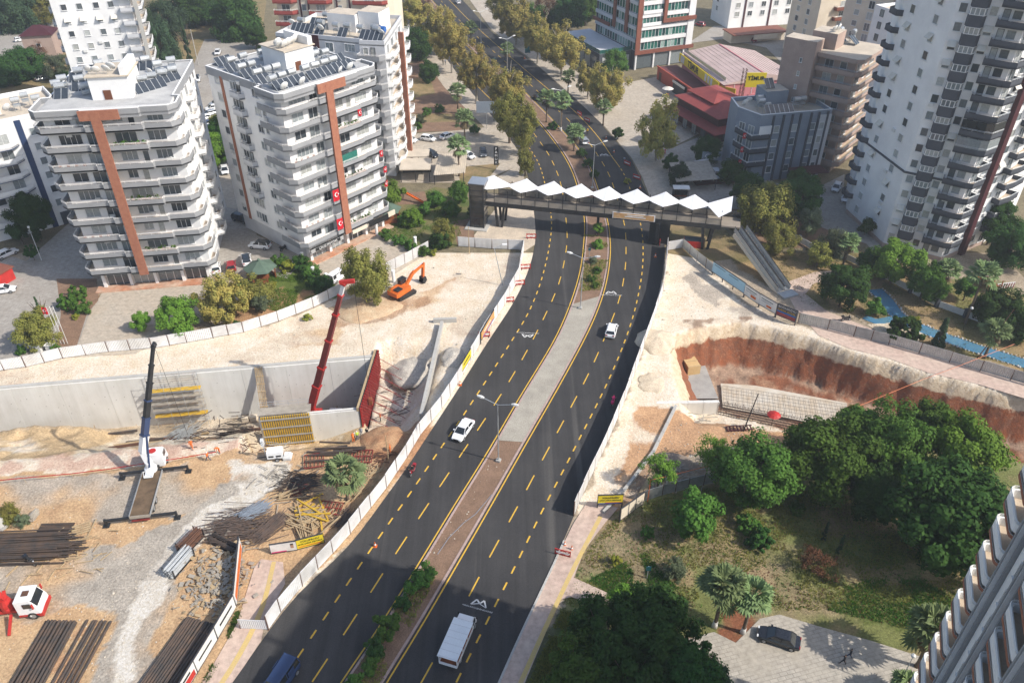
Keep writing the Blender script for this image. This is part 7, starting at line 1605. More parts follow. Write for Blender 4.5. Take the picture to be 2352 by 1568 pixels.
def moto(uv, uv2, body, label, seat='blackp', group=None):
    q, q2 = at(*uv), at(*uv2); t = thing('motorcycle', label, 'motorcycle', (q.x, q.y, .03), math.atan2((q2 - q).y, (q2 - q).x), group)
    for x in (-.62, .66):
        ty, ri = wheel_mesh(.30, .13); h = bpy.data.objects.new('wheel', None); COL.objects.link(h); h.parent = t; h.location = (x, 0, .3); ob('tyre', ty, h); ob('rim', ri, h)
    mk('body', MB().loft([[(-.75, -.12, .55), (-.75, .12, .55), (-.75, .1, .75), (-.75, -.1, .75)], [(-.2, -.17, .35), (-.2, .17, .35), (-.2, .15, .78), (-.2, -.15, .78)], [(.2, -.14, .4), (.2, .14, .4), (.2, .12, .85), (.2, -.12, .85)], [(.55, -.06, .6), (.55, .06, .6), (.45, .06, .95), (.45, -.06, .95)]]), T[body], t)
    mk('seat', MB().box(-.7, -.14, .76, .1, .14, .84), T[seat], t); mk('fork', MB().tube((.66, 0, .3), (.45, 0, 1.0), .045, 6), T['galv'], t); mk('handlebar', MB().tube((.42, -.34, 1.03), (.42, .34, 1.03), .022, 5), T['steel'], t)
    mk('fairing', MB().loft([[(.5, -.16, .55), (.5, .16, .55), (.45, .18, .95), (.45, -.18, .95)], [(.66, -.1, .62), (.66, .1, .62), (.55, .12, 1.08), (.55, -.12, 1.08)]]), T[body], t); mk('top_box', MB().box(-.95, -.2, .85, -.55, .2, 1.15), T[body], t); mk('headlight', MB().box(.64, -.06, .8, .7, .06, .92), T['head'], t)
    return t
m1 = moto((948, 1087), (938, 1104), 'redcar', 'red motorcycle ridden along the left carriageway by the hoarding'); person((948, 1087), math.degrees(m1.rotation_euler[2]) - 90, 'ride', 'cloth_d', 'cloth_d', 'dark clothed rider on the red motorcycle', 'redcar', q=Vector((m1.location.x, m1.location.y, .05)))
m2 = moto((1408, 928), (1416, 905), 'cloth_p', 'bright pink scooter ridden in the shade of the right hoarding'); person((1408, 928), math.degrees(m2.rotation_euler[2]) - 90, 'ride', 'cloth_p', 'cloth_d', 'rider in pink jacket on the pink scooter', 'cloth_p', q=Vector((m2.location.x, m2.location.y, .05)))
moto((1436, 376), (1448, 388), 'slate', 'grey moped standing at the far right kerb'); moto((74, 1294), (90, 1304), 'darkcar', 'black motorcycle beside the steel bars at the left edge'); moto((652, 575), (668, 566), 'darkcar', 'black motorcycle parked at the wall of the second block')
moto((1942, 737), (1962, 735), 'darkcar', 'black motorcycle on the pink path beside the stream')
GW = 'site workers'
for uv, rz, pose, top, legs, lb, hat, z in [((333, 1010), 30, 'stand', 'hiviz', 'cloth_d', 'worker in orange standing behind the white crane boom', 'white', None), ((442, 1030), 200, 'walk', 'hiviz', 'hiviz', 'worker in orange striding by the trench boards', 'white', None), ((480, 1058), 80, 'walk', 'hiviz', 'cloth_b', 'worker in orange walking towards the trench edge', 'white', None), ((505, 1040), 140, 'bend', 'hiviz', 'hiviz', 'worker in orange crouching at the trench edge', 'hiviz', None),
  ((812, 996), 200, 'stand', 'cloth_w', 'cloth_d', 'man in white shirt at the end of the near wall', None, None), ((829, 990), 180, 'stand', 'slate', 'slate', 'man in grey between the white shirt and the black jacket', None, None), ((842, 988), 160, 'stand', 'cloth_d', 'cloth_d', 'man in black jacket by the red formwork', None, None), ((822, 1010), 20, 'stand', 'cloth_g', 'cloth_b', 'worker in lime vest and jeans near the group', 'white', None), ((812, 1014), 10, 'bend', 'hiviz', 'hiviz', 'worker in orange stooping before the group', 'hiviz', None),
  ((868, 915), 100, 'stand', 'hiviz', 'cloth_d', 'worker in orange among the props on the lower bench', 'hiviz', -4.6), ((897, 1040), 90, 'stand', 'hiviz', 'hiviz', 'worker in orange in the shade at the left hoarding', 'hiviz', None)]:
    person(uv, rz, pose, top, legs, lb, hat, z, GW)
person((1949, 1510), 60, 'walk', 'cloth_d', 'cloth_b', 'walker in black nearer the lawn on the paved court'); person((1935, 1524), 60, 'walk', 'cloth_d', 'cloth_d', 'walker in black nearer the camera on the paved court')
person((1342, 312), 180, 'walk', 'cloth_w', 'cloth_b', 'walker in white at the kerb far beyond the bridge'); person((1349, 309), 180, 'walk', 'ytim', 'cloth_d', 'walker in yellow beside the one in white beyond the bridge')
person((1018, 150), 0, 'walk', 'cloth_d', 'cloth_d', 'left of two dark walkers on the footpath under the autumn trees'); person((1023, 149), 0, 'walk', 'slate', 'cloth_d', 'right of two dark walkers on the footpath under the autumn trees')
# white crane truck
q, q2 = at(328, 1195), at(362, 1075); ang = math.atan2((q2 - q).y, (q2 - q).x); ct = thing('crane_truck', 'white flatbed crane truck on outriggers with long dark raised boom', 'crane truck', (q.x, q.y, 0), ang)
LB = 7.6
mk('chassis', MB().box(-.2, -.5, .55, 11.3, .5, .9), T['blackp'], ct); mk('flatbed', MB().box(-.3, -1.25, 1.0, LB, 1.25, 1.2), M('rusty_deck', (.10, .068, .042), (.17, .115, .07), .9, .85), ct)
for s_ in (-1, 1): mk('side_board', MB().box(-.3, s_ * 1.27 - .03, .95, LB, s_ * 1.27 + .03, 1.4), T['galv'], ct)
mk('tail_board', MB().box(-.4, -1.25, .9, -.31, 1.25, 1.35), T['ply'], ct); mk('bumper', MB().box(-.5, -1.1, .5, -.35, 1.1, .68), T['dred'], ct)
mk('cab', MB().loft([[(9.1, -1.22, .6), (9.1, 1.22, .6), (9.1, 1.15, 2.75), (9.1, -1.15, 2.75)], [(10.6, -1.22, .6), (10.6, 1.22, .6), (10.6, 1.12, 2.8), (10.6, -1.12, 2.8)], [(11.35, -1.2, .6), (11.35, 1.2, .6), (11.3, 1.1, 1.7), (11.3, -1.1, 1.7)], [(11.4, -1.15, .6), (11.4, 1.15, .6), (11.38, 1.1, 1.4), (11.38, -1.1, 1.4)]]), T['wcar'], ct)
mk('windscreen', MB().add([(10.68, -1.0, 2.7), (10.68, 1.0, 2.7), (11.33, 1.0, 1.75), (11.33, -1.0, 1.75)], [(0, 3, 2, 1)]), T['cglass'], ct); mk('roof_emblem', MB().tube((9.9, .1, 2.81), (9.9, .1, 2.84), .5, 14), T['red'], ct)
for s_ in (-1, 1): mk('side_window', MB().box(9.8, s_ * 1.2 - .03, 1.7, 10.7, s_ * 1.2 + .03, 2.4), T['cglass'], ct)
add_wheels(ct, [(10.4, -1.05), (10.4, 1.05), (1.5, -1.05), (1.5, 1.05), (2.9, -1.05), (2.9, 1.05)], .5, .34)
for x in (LB + .5, -.2):
    mk('outrigger_beam', MB().box(x - .16, -4.4, .8, x + .16, 4.4, 1.05), T['steel'], ct)
    for s_ in (-1, 1): l_ = mk('outrigger_leg', MB().box(x - .13, s_ * 4.3 - .13, .1, x + .13, s_ * 4.3 + .13, 1.15), T['steel'], ct); mk('pad', MB().box(x - .4, s_ * 4.3 - .4, .02, x + .4, s_ * 4.3 + .4, .1), T['steel'], l_)
ctm = (Matrix.Translation((q.x, q.y, 0)) @ Matrix.Rotation(ang, 4, 'Z')).inverted()
tur = Vector((LB + .3, .2, 1.2)); mk('turret', MB().lathe([(.8, 0), (.8, .5), (.55, .7), (.5, 1.6)], 14, o=(tur.x, tur.y, tur.z)), T['wcar'], ct)
mk('operator_seat', MB().box(tur.x - 1.8, tur.y - .6, 1.5, tur.x - .7, tur.y + .5, 1.6).tube((tur.x - 1.8, tur.y - .6, 1.6), (tur.x - 1.6, tur.y - .5, 2.5), .05, 5).tube((tur.x - 1.8, tur.y + .5, 1.6), (tur.x - 1.6, tur.y + .4, 2.5), .05, 5).tube((tur.x - 1.6, tur.y - .5, 2.5), (tur.x - 1.6, tur.y + .4, 2.5), .05, 5), T['wcar'], ct)
tipw = at(352, 797, 18.0); tip = ctm @ tipw; elb = tur + Vector((.2, .3, 3.2)); mk('mast', MB().bar(tur + Vector((0, 0, 1.2)), elb, .7, .7), T['wcar'], ct)
NS = 6; dv = (tip - elb)
for k in range(NS):
    w = .78 - k * .085; mk('boom_section', MB().bar(elb + dv * (k / NS - (.02 if k else 0)), elb + dv * ((k + 1) / NS), w, w * 1.1), T['wcar'] if k == 0 else (T['bluecar'] if k == 1 else T['steel']), ct)
    mk('boom_collar', MB().bar(elb + dv * ((k + 1) / NS - .006), elb + dv * ((k + 1) / NS + .008), w + .12, w * 1.1 + .12), T['bluecar'] if k < 3 else T['steel'], ct)
mk('lift_cylinder', MB().tube(tur + Vector((-.5, -.1, 1.0)), elb + dv * .17 + Vector((-.3, -.3, 0)), .14, 8), T['bluecar'], ct); hd_ = mk('boom_head', MB().bar(tip, tip + dv.normalized() * .5 + Vector((.5, 0, -.3)), .35, .6), T['steel'], ct)
hk = ctm @ Vector((tipw.x + .8, tipw.y, tipw.z - 15)); mk('hoist_rope', MB().tube(tip + Vector((.4, 0, 0)), hk, .025, 4), T['steel'], ct)
# red mobile crane standing in the cut
rbase = at(713, 925, -4.5); rtip = at(790, 650, 20)
rc_ = thing('mobile_crane', 'red mobile crane standing in the cut with tall red telescopic boom', 'crane', (rbase.x, rbase.y, FLOOR_L)); lt_ = rtip - Vector((rbase.x, rbase.y, FLOOR_L)); lb_ = Vector((0, 0, 4.2))
mk('carrier', MB().box(-6, -1.3, .8, 4.5, 1.3, 1.5), T['red'], rc_); mk('superstructure', MB().box(-2.2, -1.2, 1.5, 1.4, 1.2, 3.0), T['red'], rc_); mk('cab', MB().box(2.6, -1.2, 1.5, 4.6, 1.2, 3.0), T['wcar'], rc_); mk('windscreen', MB().box(4.61, -1.0, 2.0, 4.66, 1.0, 2.9), T['cglass'], rc_)
mk('mast_foot', MB().bar((0, 0, 2.6), lb_ + (lt_ - lb_).normalized() * .5, 1.0, 1.0), T['red'], rc_)
add_wheels(rc_, [(x, y) for x in (-5, -3.4, 1.6, 3.4) for y in (-1.15, 1.15)], .55, .4)
dv = lt_ - lb_
for k, (a, b, w, mt) in enumerate(((0, .2, .95, 'red'), (.2, .36, .84, 'dred'), (.36, .58, .72, 'dred'), (.58, .78, .62, 'dred'), (.78, .92, .52, 'dred'), (.92, 1.0, .46, 'wcar'))):
    mk('boom_section', MB().bar(lb_ + dv * (a - .01), lb_ + dv * b, w, w * 1.15), T[mt], rc_); mk('boom_collar', MB().bar(lb_ + dv * (b - .012), lb_ + dv * b, w + .18, w * 1.15 + .18), T['red'], rc_)
mk('boom_head', MB().bar(lb_ + dv + Vector((-.6, 0, .1)), lb_ + dv + Vector((1.5, 0, .35)), .5, .5), T['red'], rc_); mk('hoist_rope', MB().tube(lb_ + dv + Vector((1.3, 0, 0)), lb_ + dv + Vector((1.4, .3, -21)), .03, 4), T['steel'], rc_); mk('hook_block', MB().box(1.15 + (lb_ + dv).x, (lb_ + dv).y, (lb_ + dv).z - 22, 1.65 + (lb_ + dv).x, (lb_ + dv).y + .5, (lb_ + dv).z - 20.8), T['wood'], rc_)
# red crane lorry at the left edge
q = at(14, 1408); rl = thing('crane_truck', 'white cabbed lorry with red folded crane entering from the left edge', 'crane truck', (q.x, q.y, 0), R(8))
mk('chassis', MB().box(-5, -.5, .55, 4.6, .5, .95), T['red'], rl)
mk('cab', MB().loft([[(2.1, -1.2, .9), (2.1, 1.2, .9), (2.1, 1.15, 3.0), (2.1, -1.15, 3.0)], [(3.7, -1.22, .9), (3.7, 1.22, .9), (3.7, 1.1, 3.05), (3.7, -1.1, 3.05)], [(4.4, -1.2, .9), (4.4, 1.2, .9), (4.3, 1.1, 1.9), (4.3, -1.1, 1.9)], [(4.5, -1.15, .9), (4.5, 1.15, .9), (4.48, 1.1, 1.5), (4.48, -1.1, 1.5)]]), T['wcar'], rl)
mk('bumper', MB().box(4.2, -1.25, .4, 4.65, 1.25, .9), T['red'], rl); mk('cab_skirt', MB().box(2.1, -1.24, .6, 4.3, 1.24, .9), T['red'], rl)
mk('windscreen', MB().add([(3.78, -1.0, 2.95), (3.78, 1.0, 2.95), (4.33, 1.0, 1.95), (4.33, -1.0, 1.95)], [(0, 3, 2, 1)]), T['cglass'], rl); mk('roof_hatch', MB().box(2.7, -.35, 3.03, 3.4, .35, 3.1), T['rust'], rl); mk('sun_visor', MB().box(3.7, -1.05, 3.0, 4.0, 1.05, 3.08), T['wcar'], rl)
for s_ in (-1, 1): mk('side_window', MB().box(2.9, s_ * 1.2 - .03, 1.9, 3.75, s_ * 1.2 + .03, 2.6), T['cglass'], rl); mk('mirror', MB().box(4.0, s_ * 1.4 - .12, 2.0, 4.1, s_ * 1.4 + .12, 2.7), T['red'], rl)
mk('crane_base', MB().lathe([(.7, 0), (.7, .8), (.5, 1.6)], 12, o=(.6, 0, 1.0)), T['red'], rl)
for a, b, w in (((.6, 0, 2.4), (.3, -.2, 3.8), .6), ((.3, -.2, 3.8), (-3.5, .5, 3.0), .5), ((1.2, .5, 1.3), (-2.4, .9, 2.4), .4), ((.9, -.6, 1.2), (.5, .8, 3.0), .3)): mk('crane_arm', MB().bar(a, b, w, w), T['red'], rl)
mk('outrigger_leg', MB().bar((1.3, -1.1, 1.1), (1.5, -3.2, .2), .25, .25), T['red'], rl); mk('outrigger_leg', MB().bar((1.3, 1.1, 1.1), (1.3, 2.6, .2), .25, .25), T['red'], rl)
mk('flatbed', MB().box(-5, -1.2, 1.0, -.4, 1.2, 1.2), T['steel'], rl); add_wheels(rl, [(3.5, -1.08), (3.5, 1.08), (-2.5, -1.08), (-2.5, 1.08)], .55, .36)
# excavator
q, q2 = at(897, 692), at(955, 662); ang = math.atan2((q2 - q).y, (q2 - q).x); c0 = (q + q2) / 2
ex = thing('excavator', 'orange crawler excavator with raised arm on the limestone ground', 'excavator', (c0.x, c0.y, 0), ang)
for s_ in (-1, 1):
    tr_ = mk('track', MB().prism([(-2.2, .35), (-1.9, .02), (1.9, .02), (2.2, .35), (2.1, .75), (1.8, .9), (-1.8, .9), (-2.1, .75)], 0, .6), T['steel'], ex)
    tr_.rotation_euler = (R(90), 0, 0); tr_.location = (0, s_ * 1.25 + .3, 0)
    for k in range(9): mk('track_shoe', MB().box(-1.95 + k * .45, s_ * 1.25 - .33, .9, -1.7 + k * .45, s_ * 1.25 + .33, .95), T['pipe'], tr_, loc=(0, 0, 0)).matrix_parent_inverse = (Matrix.Translation((0, s_ * 1.25 + .3, 0)) @ Matrix.Rotation(R(90), 4, 'X')).inverted()
up = 0.12
def U(x, y, z): c_, s_ = math.cos(up), math.sin(up); return Vector((x * c_ - y * s_, x * s_ + y * c_, z))
def ubox(name, x0, y0, z0, x1, y1, z1, mt, par=None): return mk(name, MB().add([U(x, y, z) for z in (z0, z1) for x, y in ((x0, y0), (x1, y0), (x1, y1), (x0, y1))], [(3, 2, 1, 0), (4, 5, 6, 7), (0, 1, 5, 4), (1, 2, 6, 5), (2, 3, 7, 6), (3, 0, 4, 7)]), T[mt], par or ex)
ubox('house', -2.6, -1.3, 1.05, 1.0, 1.3, 2.1, 'orange'); ubox('counterweight', -3.0, -1.25, 1.1, -2.6, 1.25, 2.0, 'orange'); ubox('engine_cover', -2.4, -1.0, 2.1, -1.0, .2, 2.35, 'steel')
ubox('cab', .0, .35, 2.1, 1.5, 1.28, 3.1, 'cglass'); ubox('cab_roof', -.05, .3, 3.1, 1.5, 1.33, 3.2, 'steel')
bp = [U(.9, -.1, 1.8), U(2.9, -.1, 3.5), U(4.8, -.1, 3.9), U(6.2, -.1, 3.9)]
for a, b, w in ((bp[0], bp[1], .62), (bp[1], bp[2], .58), (bp[2], bp[3], .46)): mk('boom', MB().bar(a, b, .5, w), T['orange'], ex)
sk = U(5.8, -.1, 1.1); mk('arm', MB().bar(U(6.2, -.1, 4.4), sk, .4, .6), T['orange'], ex); mk('cylinder', MB().tube(U(3.2, -.1, 4.1), U(6.1, -.1, 4.5), .11, 6), T['galv'], ex); mk('cylinder', MB().tube(U(1.4, .25, 1.9), U(2.7, .25, 3.0), .11, 6), T['galv'], ex)
ex.scale = (.92,) * 3; bk = MB(); bk.add([sk + Vector((dx_, dy, dz)) for dy in (-.6, .6) for dx_, dz in ((-.4, .3), (.35, .35), (.6, -.5), (.0, -1.1), (-.6, -.8))], [(0, 1, 2, 3, 4), (9, 8, 7, 6, 5), (1, 6, 7, 2), (2, 7, 8, 3), (3, 8, 9, 4), (0, 5, 6, 1)]); mk('bucket', bk, T['steel'], ex)
# generator trailer
gn = thing('generator_trailer', 'small white light tower trailer on the dusty yard', 'trailer', at(634, 1052), R(8))
mk('housing', MB().box(-1.0, -.65, .55, 1.1, .65, 1.6), T['wcar'], gn); mk('vent', MB().box(-.8, -.67, .8, -.1, -.655, 1.1), T['blackp'], gn); mk('vent', MB().box(.2, -.67, .8, .9, -.655, 1.1), T['blackp'], gn); mk('drawbar', MB().bar((-1.0, 0, .5), (-2.4, 0, .4), .1, .1), T['steel'], gn)
mk('mast', MB().tube((-1.3, .1, .4), (-1.3, .1, 3.6), .06, 6), T['galv'], gn)
for k in range(3): mk('floodlight', MB().box(-1.5, -.3, 2.6 + .4 * k, -1.1, .3, 2.85 + .4 * k), T['head'], gn)
add_wheels(gn, [(.3, -.7), (.3, .7)], .32, .2)
bgq = at(662, 1052); tag(mk('bulk_bag', MB().loft([[(-.5, -.5, 0), (.5, -.5, 0), (.5, .5, 0), (-.5, .5, 0)], [(-.6, -.55, .5), (.58, -.6, .45), (.6, .55, .5), (-.55, .6, .5)], [(-.3, -.4, .95), (.4, -.3, 1.0), (.3, .4, .9), (-.4, .3, .98)]]), T['dish'], None, loc=bgq), 'white bulk bag beside the light tower trailer', 'bag')
skp = thing('skip', 'small red metal container under the footbridge stair', 'container', at(1592, 565), R(-6)); mk('tub', MB().loft([[(-1.6, -.9, 0), (1.6, -.9, 0), (1.6, .9, 0), (-1.6, .9, 0)], [(-1.9, -1.0, 1.5), (1.9, -1.0, 1.5), (1.9, 1.0, 1.5), (-1.9, 1.0, 1.5)]]), T['red'], skp); mk('lid', MB().box(-1.8, -.95, 1.5, 1.8, .95, 1.62), T['steel'], skp)

# ================================================================ street lamps, poles
lp = thing('street_lamp', None, None)
mk('pole', MB().tube((0, 0, 0), (0, 0, 10.2), .11, 8, r2=.06), T['galv'], lp); mk('base', MB().box(-.3, -.3, 0, .3, .3, .3), T['conc'], lp)
for s_ in (-1, 1):
    a_ = mk('arm', MB().tube((0, 0, 10.1), (s_ * 2.0, 0, 10.75), .045, 6), T['galv'], lp); mk('lamp_head', MB().loft([[(s_ * 1.9, -.1, 10.68), (s_ * 1.9, .1, 10.68), (s_ * 1.9, .1, 10.85), (s_ * 1.9, -.1, 10.85)], [(s_ * 2.3, -.22, 10.74), (s_ * 2.3, .22, 10.74), (s_ * 2.3, .16, 10.98), (s_ * 2.3, -.16, 10.98)], [(s_ * 2.85, -.14, 10.84), (s_ * 2.85, .14, 10.84), (s_ * 2.85, .1, 10.98), (s_ * 2.85, -.1, 10.98)]]), T['dish'], a_)
for uv, rz, lb in [((1145, 1058), -20, 'double armed street lamp at the near end of the concrete median'), ((1333, 708), -16, 'double armed street lamp where the concrete median meets the planting'), ((1360, 432), 14, 'double armed street lamp just behind the footbridge'), ((1286, 296), 25, 'double armed street lamp among the median palms'), ((1165, 168), 30, 'double armed street lamp far up the median'), ((1105, 100), 30, 'smallest double armed lamp at the top of the road')]:
    put(lp, 0, at(*uv, .15), R(rz), lb, 'street lamp', 'double armed street lamps')
def pole(label, uv, h, mat='galv', r=.1, head=None, lean=(0, 0), name='lamp_post', cat='lamp post'):
    t = thing(name, label, cat, at(*uv)); mk('pole', MB().tube((0, 0, 0), (lean[0], lean[1], h), r, 7, r2=r * .6), T[mat], t)
    if head == 'globe': mk('globe', MB().lathe([(.02, -.25), (.2, -.15), (.25, 0), (.2, .15), (.02, .25)], 10, o=(lean[0], lean[1], h + .2)), T['dish'], t)
    if head == 'arm': mk('arm', MB().tube((lean[0], lean[1], h), (lean[0] + 1.6, lean[1] + .3, h + .6), .05, 5), T[mat], t); mk('lamp_head', MB().box(lean[0] + 1.4, lean[1], h + .55, lean[0] + 2.3, lean[1] + .5, h + .75), T['dish'], t)
    if head == 'cross': mk('cross_arm', MB().box(lean[0] - .7, -.06, h - .5, lean[0] + .7, .06, h - .35), T['timber'], t)
    return t
pole('white globe lamp on a curved post at the lower right court', (2055, 1590), 5.5, 'galv', .06, 'globe', (.5, .6)); pole('slim garden globe lamp beside the blue stream', (2212, 757), 4.2, 'steel', .05, 'globe'); pole('slim garden globe lamp at the far end of the blue stream', (2350, 855), 4.2, 'steel', .05, 'globe')
pole('tall concrete pole beside the left side street', (456, 150), 11, 'conc', .15, 'cross', name='utility_pole', cat='pole'); pole('concrete lamp post in the trees at upper left', (101, 38), 10, 'conc', .14, 'arm'); pole('second concrete lamp post near the upper left corner', (38, 60), 9, 'conc', .12, 'arm')
pole('rusty timber pole standing in the limestone ground by the lift tower', (1078, 583), 6.0, 'timber', .09, None, name='utility_pole', cat='pole'); pole('thin bent lamp post lying out over the limestone ground', (1155, 655), 7.5, 'galv', .09, 'arm', (-1.5, .4)); pole('white lamp post in the courtyard of the left edge block', (96, 598), 7, 'dish', .08, 'globe')
pole('dark steel pole beside the rebar cage', (1707, 990), 7.0, 'steel', .11, None, (.9, 0), name='utility_pole', cat='pole'); pole('brown timber pole at the right edge beyond the stream', (2243, 825), 9, 'rust', .09, None, (3.2, 1), name='utility_pole', cat='pole'); pole('dark T shaped post on the lawn near the courtyard path', (1571, 1500), 3.4, 'steel', .05, 'cross', name='utility_pole', cat='pole')
pole('brown pole by the worker at the left hoarding', (893, 1062), 5, 'timber', .08, None, name='utility_pole', cat='pole')
orope = thing('orange_cable', 'orange safety cable strung across the right excavation', 'cable', (0, 0, 0)); pts = [at(1965, 935, .5), at(2115, 873, 1.0), at(2190, 845, 2.0), at(2330, 790, 3.4)]
mb = MB(); [mb.tube(a, b, .035, 4) for a, b in zip(pts, pts[1:])]; mk('cable_line', mb, T['orange'], orope)
oc = thing('orange_cable', 'orange cable on posts beside the corrugated fence under the trees', 'cable', (0, 0, 0)); mb = MB(); pa, pb, pc = at(1487, 1152), at(1487, 1152) + Vector((0, 0, 4)), at(1700, 1075) + Vector((0, 0, 2)); mb.tube(pa, pb, .05, 5).tube(pb, pc, .045, 4); mk('cable_line', mb, T['orange'], oc)
fp_ = thing('flag_pole', 'three white flag poles with one red flag by the lower left garden', 'flag poles', at(148, 790))
for k in range(3): mk('pole', MB().tube((k * .55 - .5, 0, 0), (k * .55 - .5, 0, 7.5), .05, 6), T['dish'], fp_)
ob('flag', FLAGS, fp_, (-.9, 0, 7.3))
# white terrace posts by the shop
for k, uv in enumerate(((697, 606), (722, 640), (752, 655), (866, 540), (955, 570), (905, 648))):
    t = thing('white_post', ['white round post at the left corner of the shop terrace', 'white round post left of the terrace van', 'white round post right of the terrace van', 'white pillar before the shop entrance', 'white post in the middle of the terrace edge', 'white end post where the terrace meets the fence'][k], 'post', at(*uv), group='white terrace posts'); mk('shaft', MB().tube((0, 0, 0), (0, 0, 2.4), .3, 10), T['white'], t); mk('cap', MB().lathe([(.36, 2.4), (.36, 2.5), (.2, 2.6)], 10), T['white'], t)
# gazebos, play things, small huts
def gazebo(label, uv, r, rz):
    t = thing('gazebo', label, 'gazebo', at(*uv), R(rz)); P_ = [(r * math.cos(R(60 * i)), r * math.sin(R(60 * i))) for i in range(6)]
    mb = MB(); mb.add([(x * 1.25, y * 1.25, 2.5) for x, y in P_] + [(0, 0, 4.0)], [(i, (i + 1) % 6, 6) for i in range(6)] + [tuple(range(5, -1, -1))]); rf = mk('roof', mb, T['greenr'], t); mk('finial', MB().lathe([(.3, 3.85), (.3, 4.1), (.02, 4.4)], 8), T['greenr'], rf)
    for x, y in P_: mk('post', MB().box(x - .08, y - .08, 0, x + .08, y + .08, 2.5), T['wood'], t)
    for i in range(5): a, b = P_[i], P_[i + 1]; mk('railing', MB().bar((a[0], a[1], .5), (b[0], b[1], .5), .06, .8), T['wood'], t)
    mk('bench', MB().box(-r * .5, -.3, .0, r * .5, .3, .7), T['wood'], t)
gazebo('green roofed gazebo in the garden below the second block', (603, 640), 2.5, 10); gazebo('green roofed gazebo in the hedge garden beside the lift tower', (893, 505), 2.4, 20)
def slide(label, uv, rz, mt, L_=3.4):
    t = thing('play_slide', label, 'slide', at(*uv), R(rz)); mk('chute', MB().bar((0, 0, 1.8), (L_, 0, .25), .6, .12), T[mt], t)
    for s_ in (-.3, .3): mk('chute_edge', MB().bar((0, s_, 1.95), (L_, s_, .4), .06, .2), T[mt], t)
    mk('ladder', MB().bar((-.3, -.3, 1.8), (-.9, -.3, 0), .07, .07).bar((-.3, .3, 1.8), (-.9, .3, 0), .07, .07), T['steel'], t)
    for k in range(5): mk('rung', MB().bar((-.3 - .12 * k, -.3, 1.6 - .36 * k), (-.3 - .12 * k, .3, 1.6 - .36 * k), .05, .05), T['steel'], t)
    return t
slide('orange play slide in the garden behind the lift tower', (932, 460), -25, 'orange', 4.5)
sl = slide('red play slide on the lawn beside the climbing frame', (2245, 655), 215, 'red', 3.0)
pf = thing('climbing_frame', 'timber climbing frame with striped wall beside the red slide', 'play equipment', at(2275, 668), R(10))
for x in (-.9, .9):
    for y in (-.9, .9): mk('post', MB().box(x - .07, y - .07, 0, x + .07, y + .07, 2.6), T['wood'], pf)
mk('deck', MB().box(-1, -1, 1.1, 1, 1, 1.2), T['wood'], pf); mk('bridge_wall', MB().box(1, -.1, .2, 4.5, .1, 1.4), T['dish'], pf)
for k in range(7): mk('stripe', MB().box(1.2 + k * .5, -.14, .2, 1.4 + k * .5, -.11, 1.4), T['dred'], pf)
hut = thing('hut', 'small red hut with brown roof at the left edge', 'hut', at(8, 648), R(-20)); mk('wall', MB().box(-3, -1.5, 0, 1.2, 1.8, 2.4), T['red'], hut); mk('roof', MB().box(-3.3, -1.9, 2.42, 1.5, 2.1, 2.6), T['brown'], hut); mk('door', MB().box(-.6, -1.56, .05, .3, -1.51, 2.0), T['door'], hut)
for k, (uv, s_) in enumerate((((88, 808), 1.3), ((120, 806), 1.1))): cbx = thing('meter_box', ['larger white service box under the autumn tree by the fence', 'smaller white service box under the autumn tree by the fence'][k], 'box', at(*uv)); mk('cabinet', MB().box(-.6 * s_, -.4, 0, .6 * s_, .4, 1.2 * s_), T['dish'], cbx); mk('lid', MB().box(-.68 * s_, -.48, 1.2 * s_, .68 * s_, .48, 1.28 * s_), T['white'], cbx)
cf = thing('café_pavilion', 'café with flat canopies and corrugated beige roof behind the lift tower', 'café', at(925, 420), R(2)); cf.name = 'cafe_pavilion'
mk('canopy', MB().box(-.5, 0, 3.0, 6.5, 6.5, 3.2), T['roofb'], cf); mk('canopy', MB().box(-1.2, 7.2, 3.1, 5.8, 11.5, 3.3), T['roofb'], cf)
for x in (-.3, 3, 6.2):
    for y in (.2, 6.2, 11): mk('post', MB().box(x - .08, y - .08, 0, x + .08, y + .08, 3.0), T['steel'], cf)
mk('wall', MB().box(-.3, 5.6, 0, 6.2, 6.3, 2.6), T['steel'], cf)
rfc = MB(); rfc.add([(7.2, -1.5, 2.4), (14.4, -.5, 2.4), (14.8, 8.5, 3.5), (8.2, 8, 3.5)], [(0, 1, 2, 3)]); rr = mk('corrugated_roof', rfc, T['roofb'], cf)
for k in range(15): t_ = (k + .5) / 15; mk('roof_rib', MB().bar((7.2 + 7.2 * t_, -1.5 + t_, 2.44), (8.2 + 6.6 * t_, 8 + .5 * t_, 3.54), .12, .08), T['roofb'], rr)
for x, y in ((7.4, -1.2), (14, -.4), (8.4, 7.6), (14.4, 8)): mk('post', MB().box(x - .08, y - .08, 0, x + .08, y + .08, 2.6), T['steel'], cf)
gc = thing('garden_canopy', 'pale square canopy roof in the dark garden behind the footbridge', 'canopy', at(1600, 440), R(8)); mk('roof', MB().add([(-5, 0, 2.7), (4.5, 0, 2.7), (5.5, 9, 3.3), (-4, 9, 3.3)], [(0, 1, 2, 3)]).add([(-5, 0, 2.62), (4.5, 0, 2.62), (5.5, 9, 3.22), (-4, 9, 3.22)], [(3, 2, 1, 0)]), T['ply'], gc)
for x, y in ((-4.8, .2), (4.3, .2), (5.2, 8.7), (-3.8, 8.7)): mk('post', MB().box(x - .07, y - .07, 0, x + .07, y + .07, 2.7), T['steel'], gc)
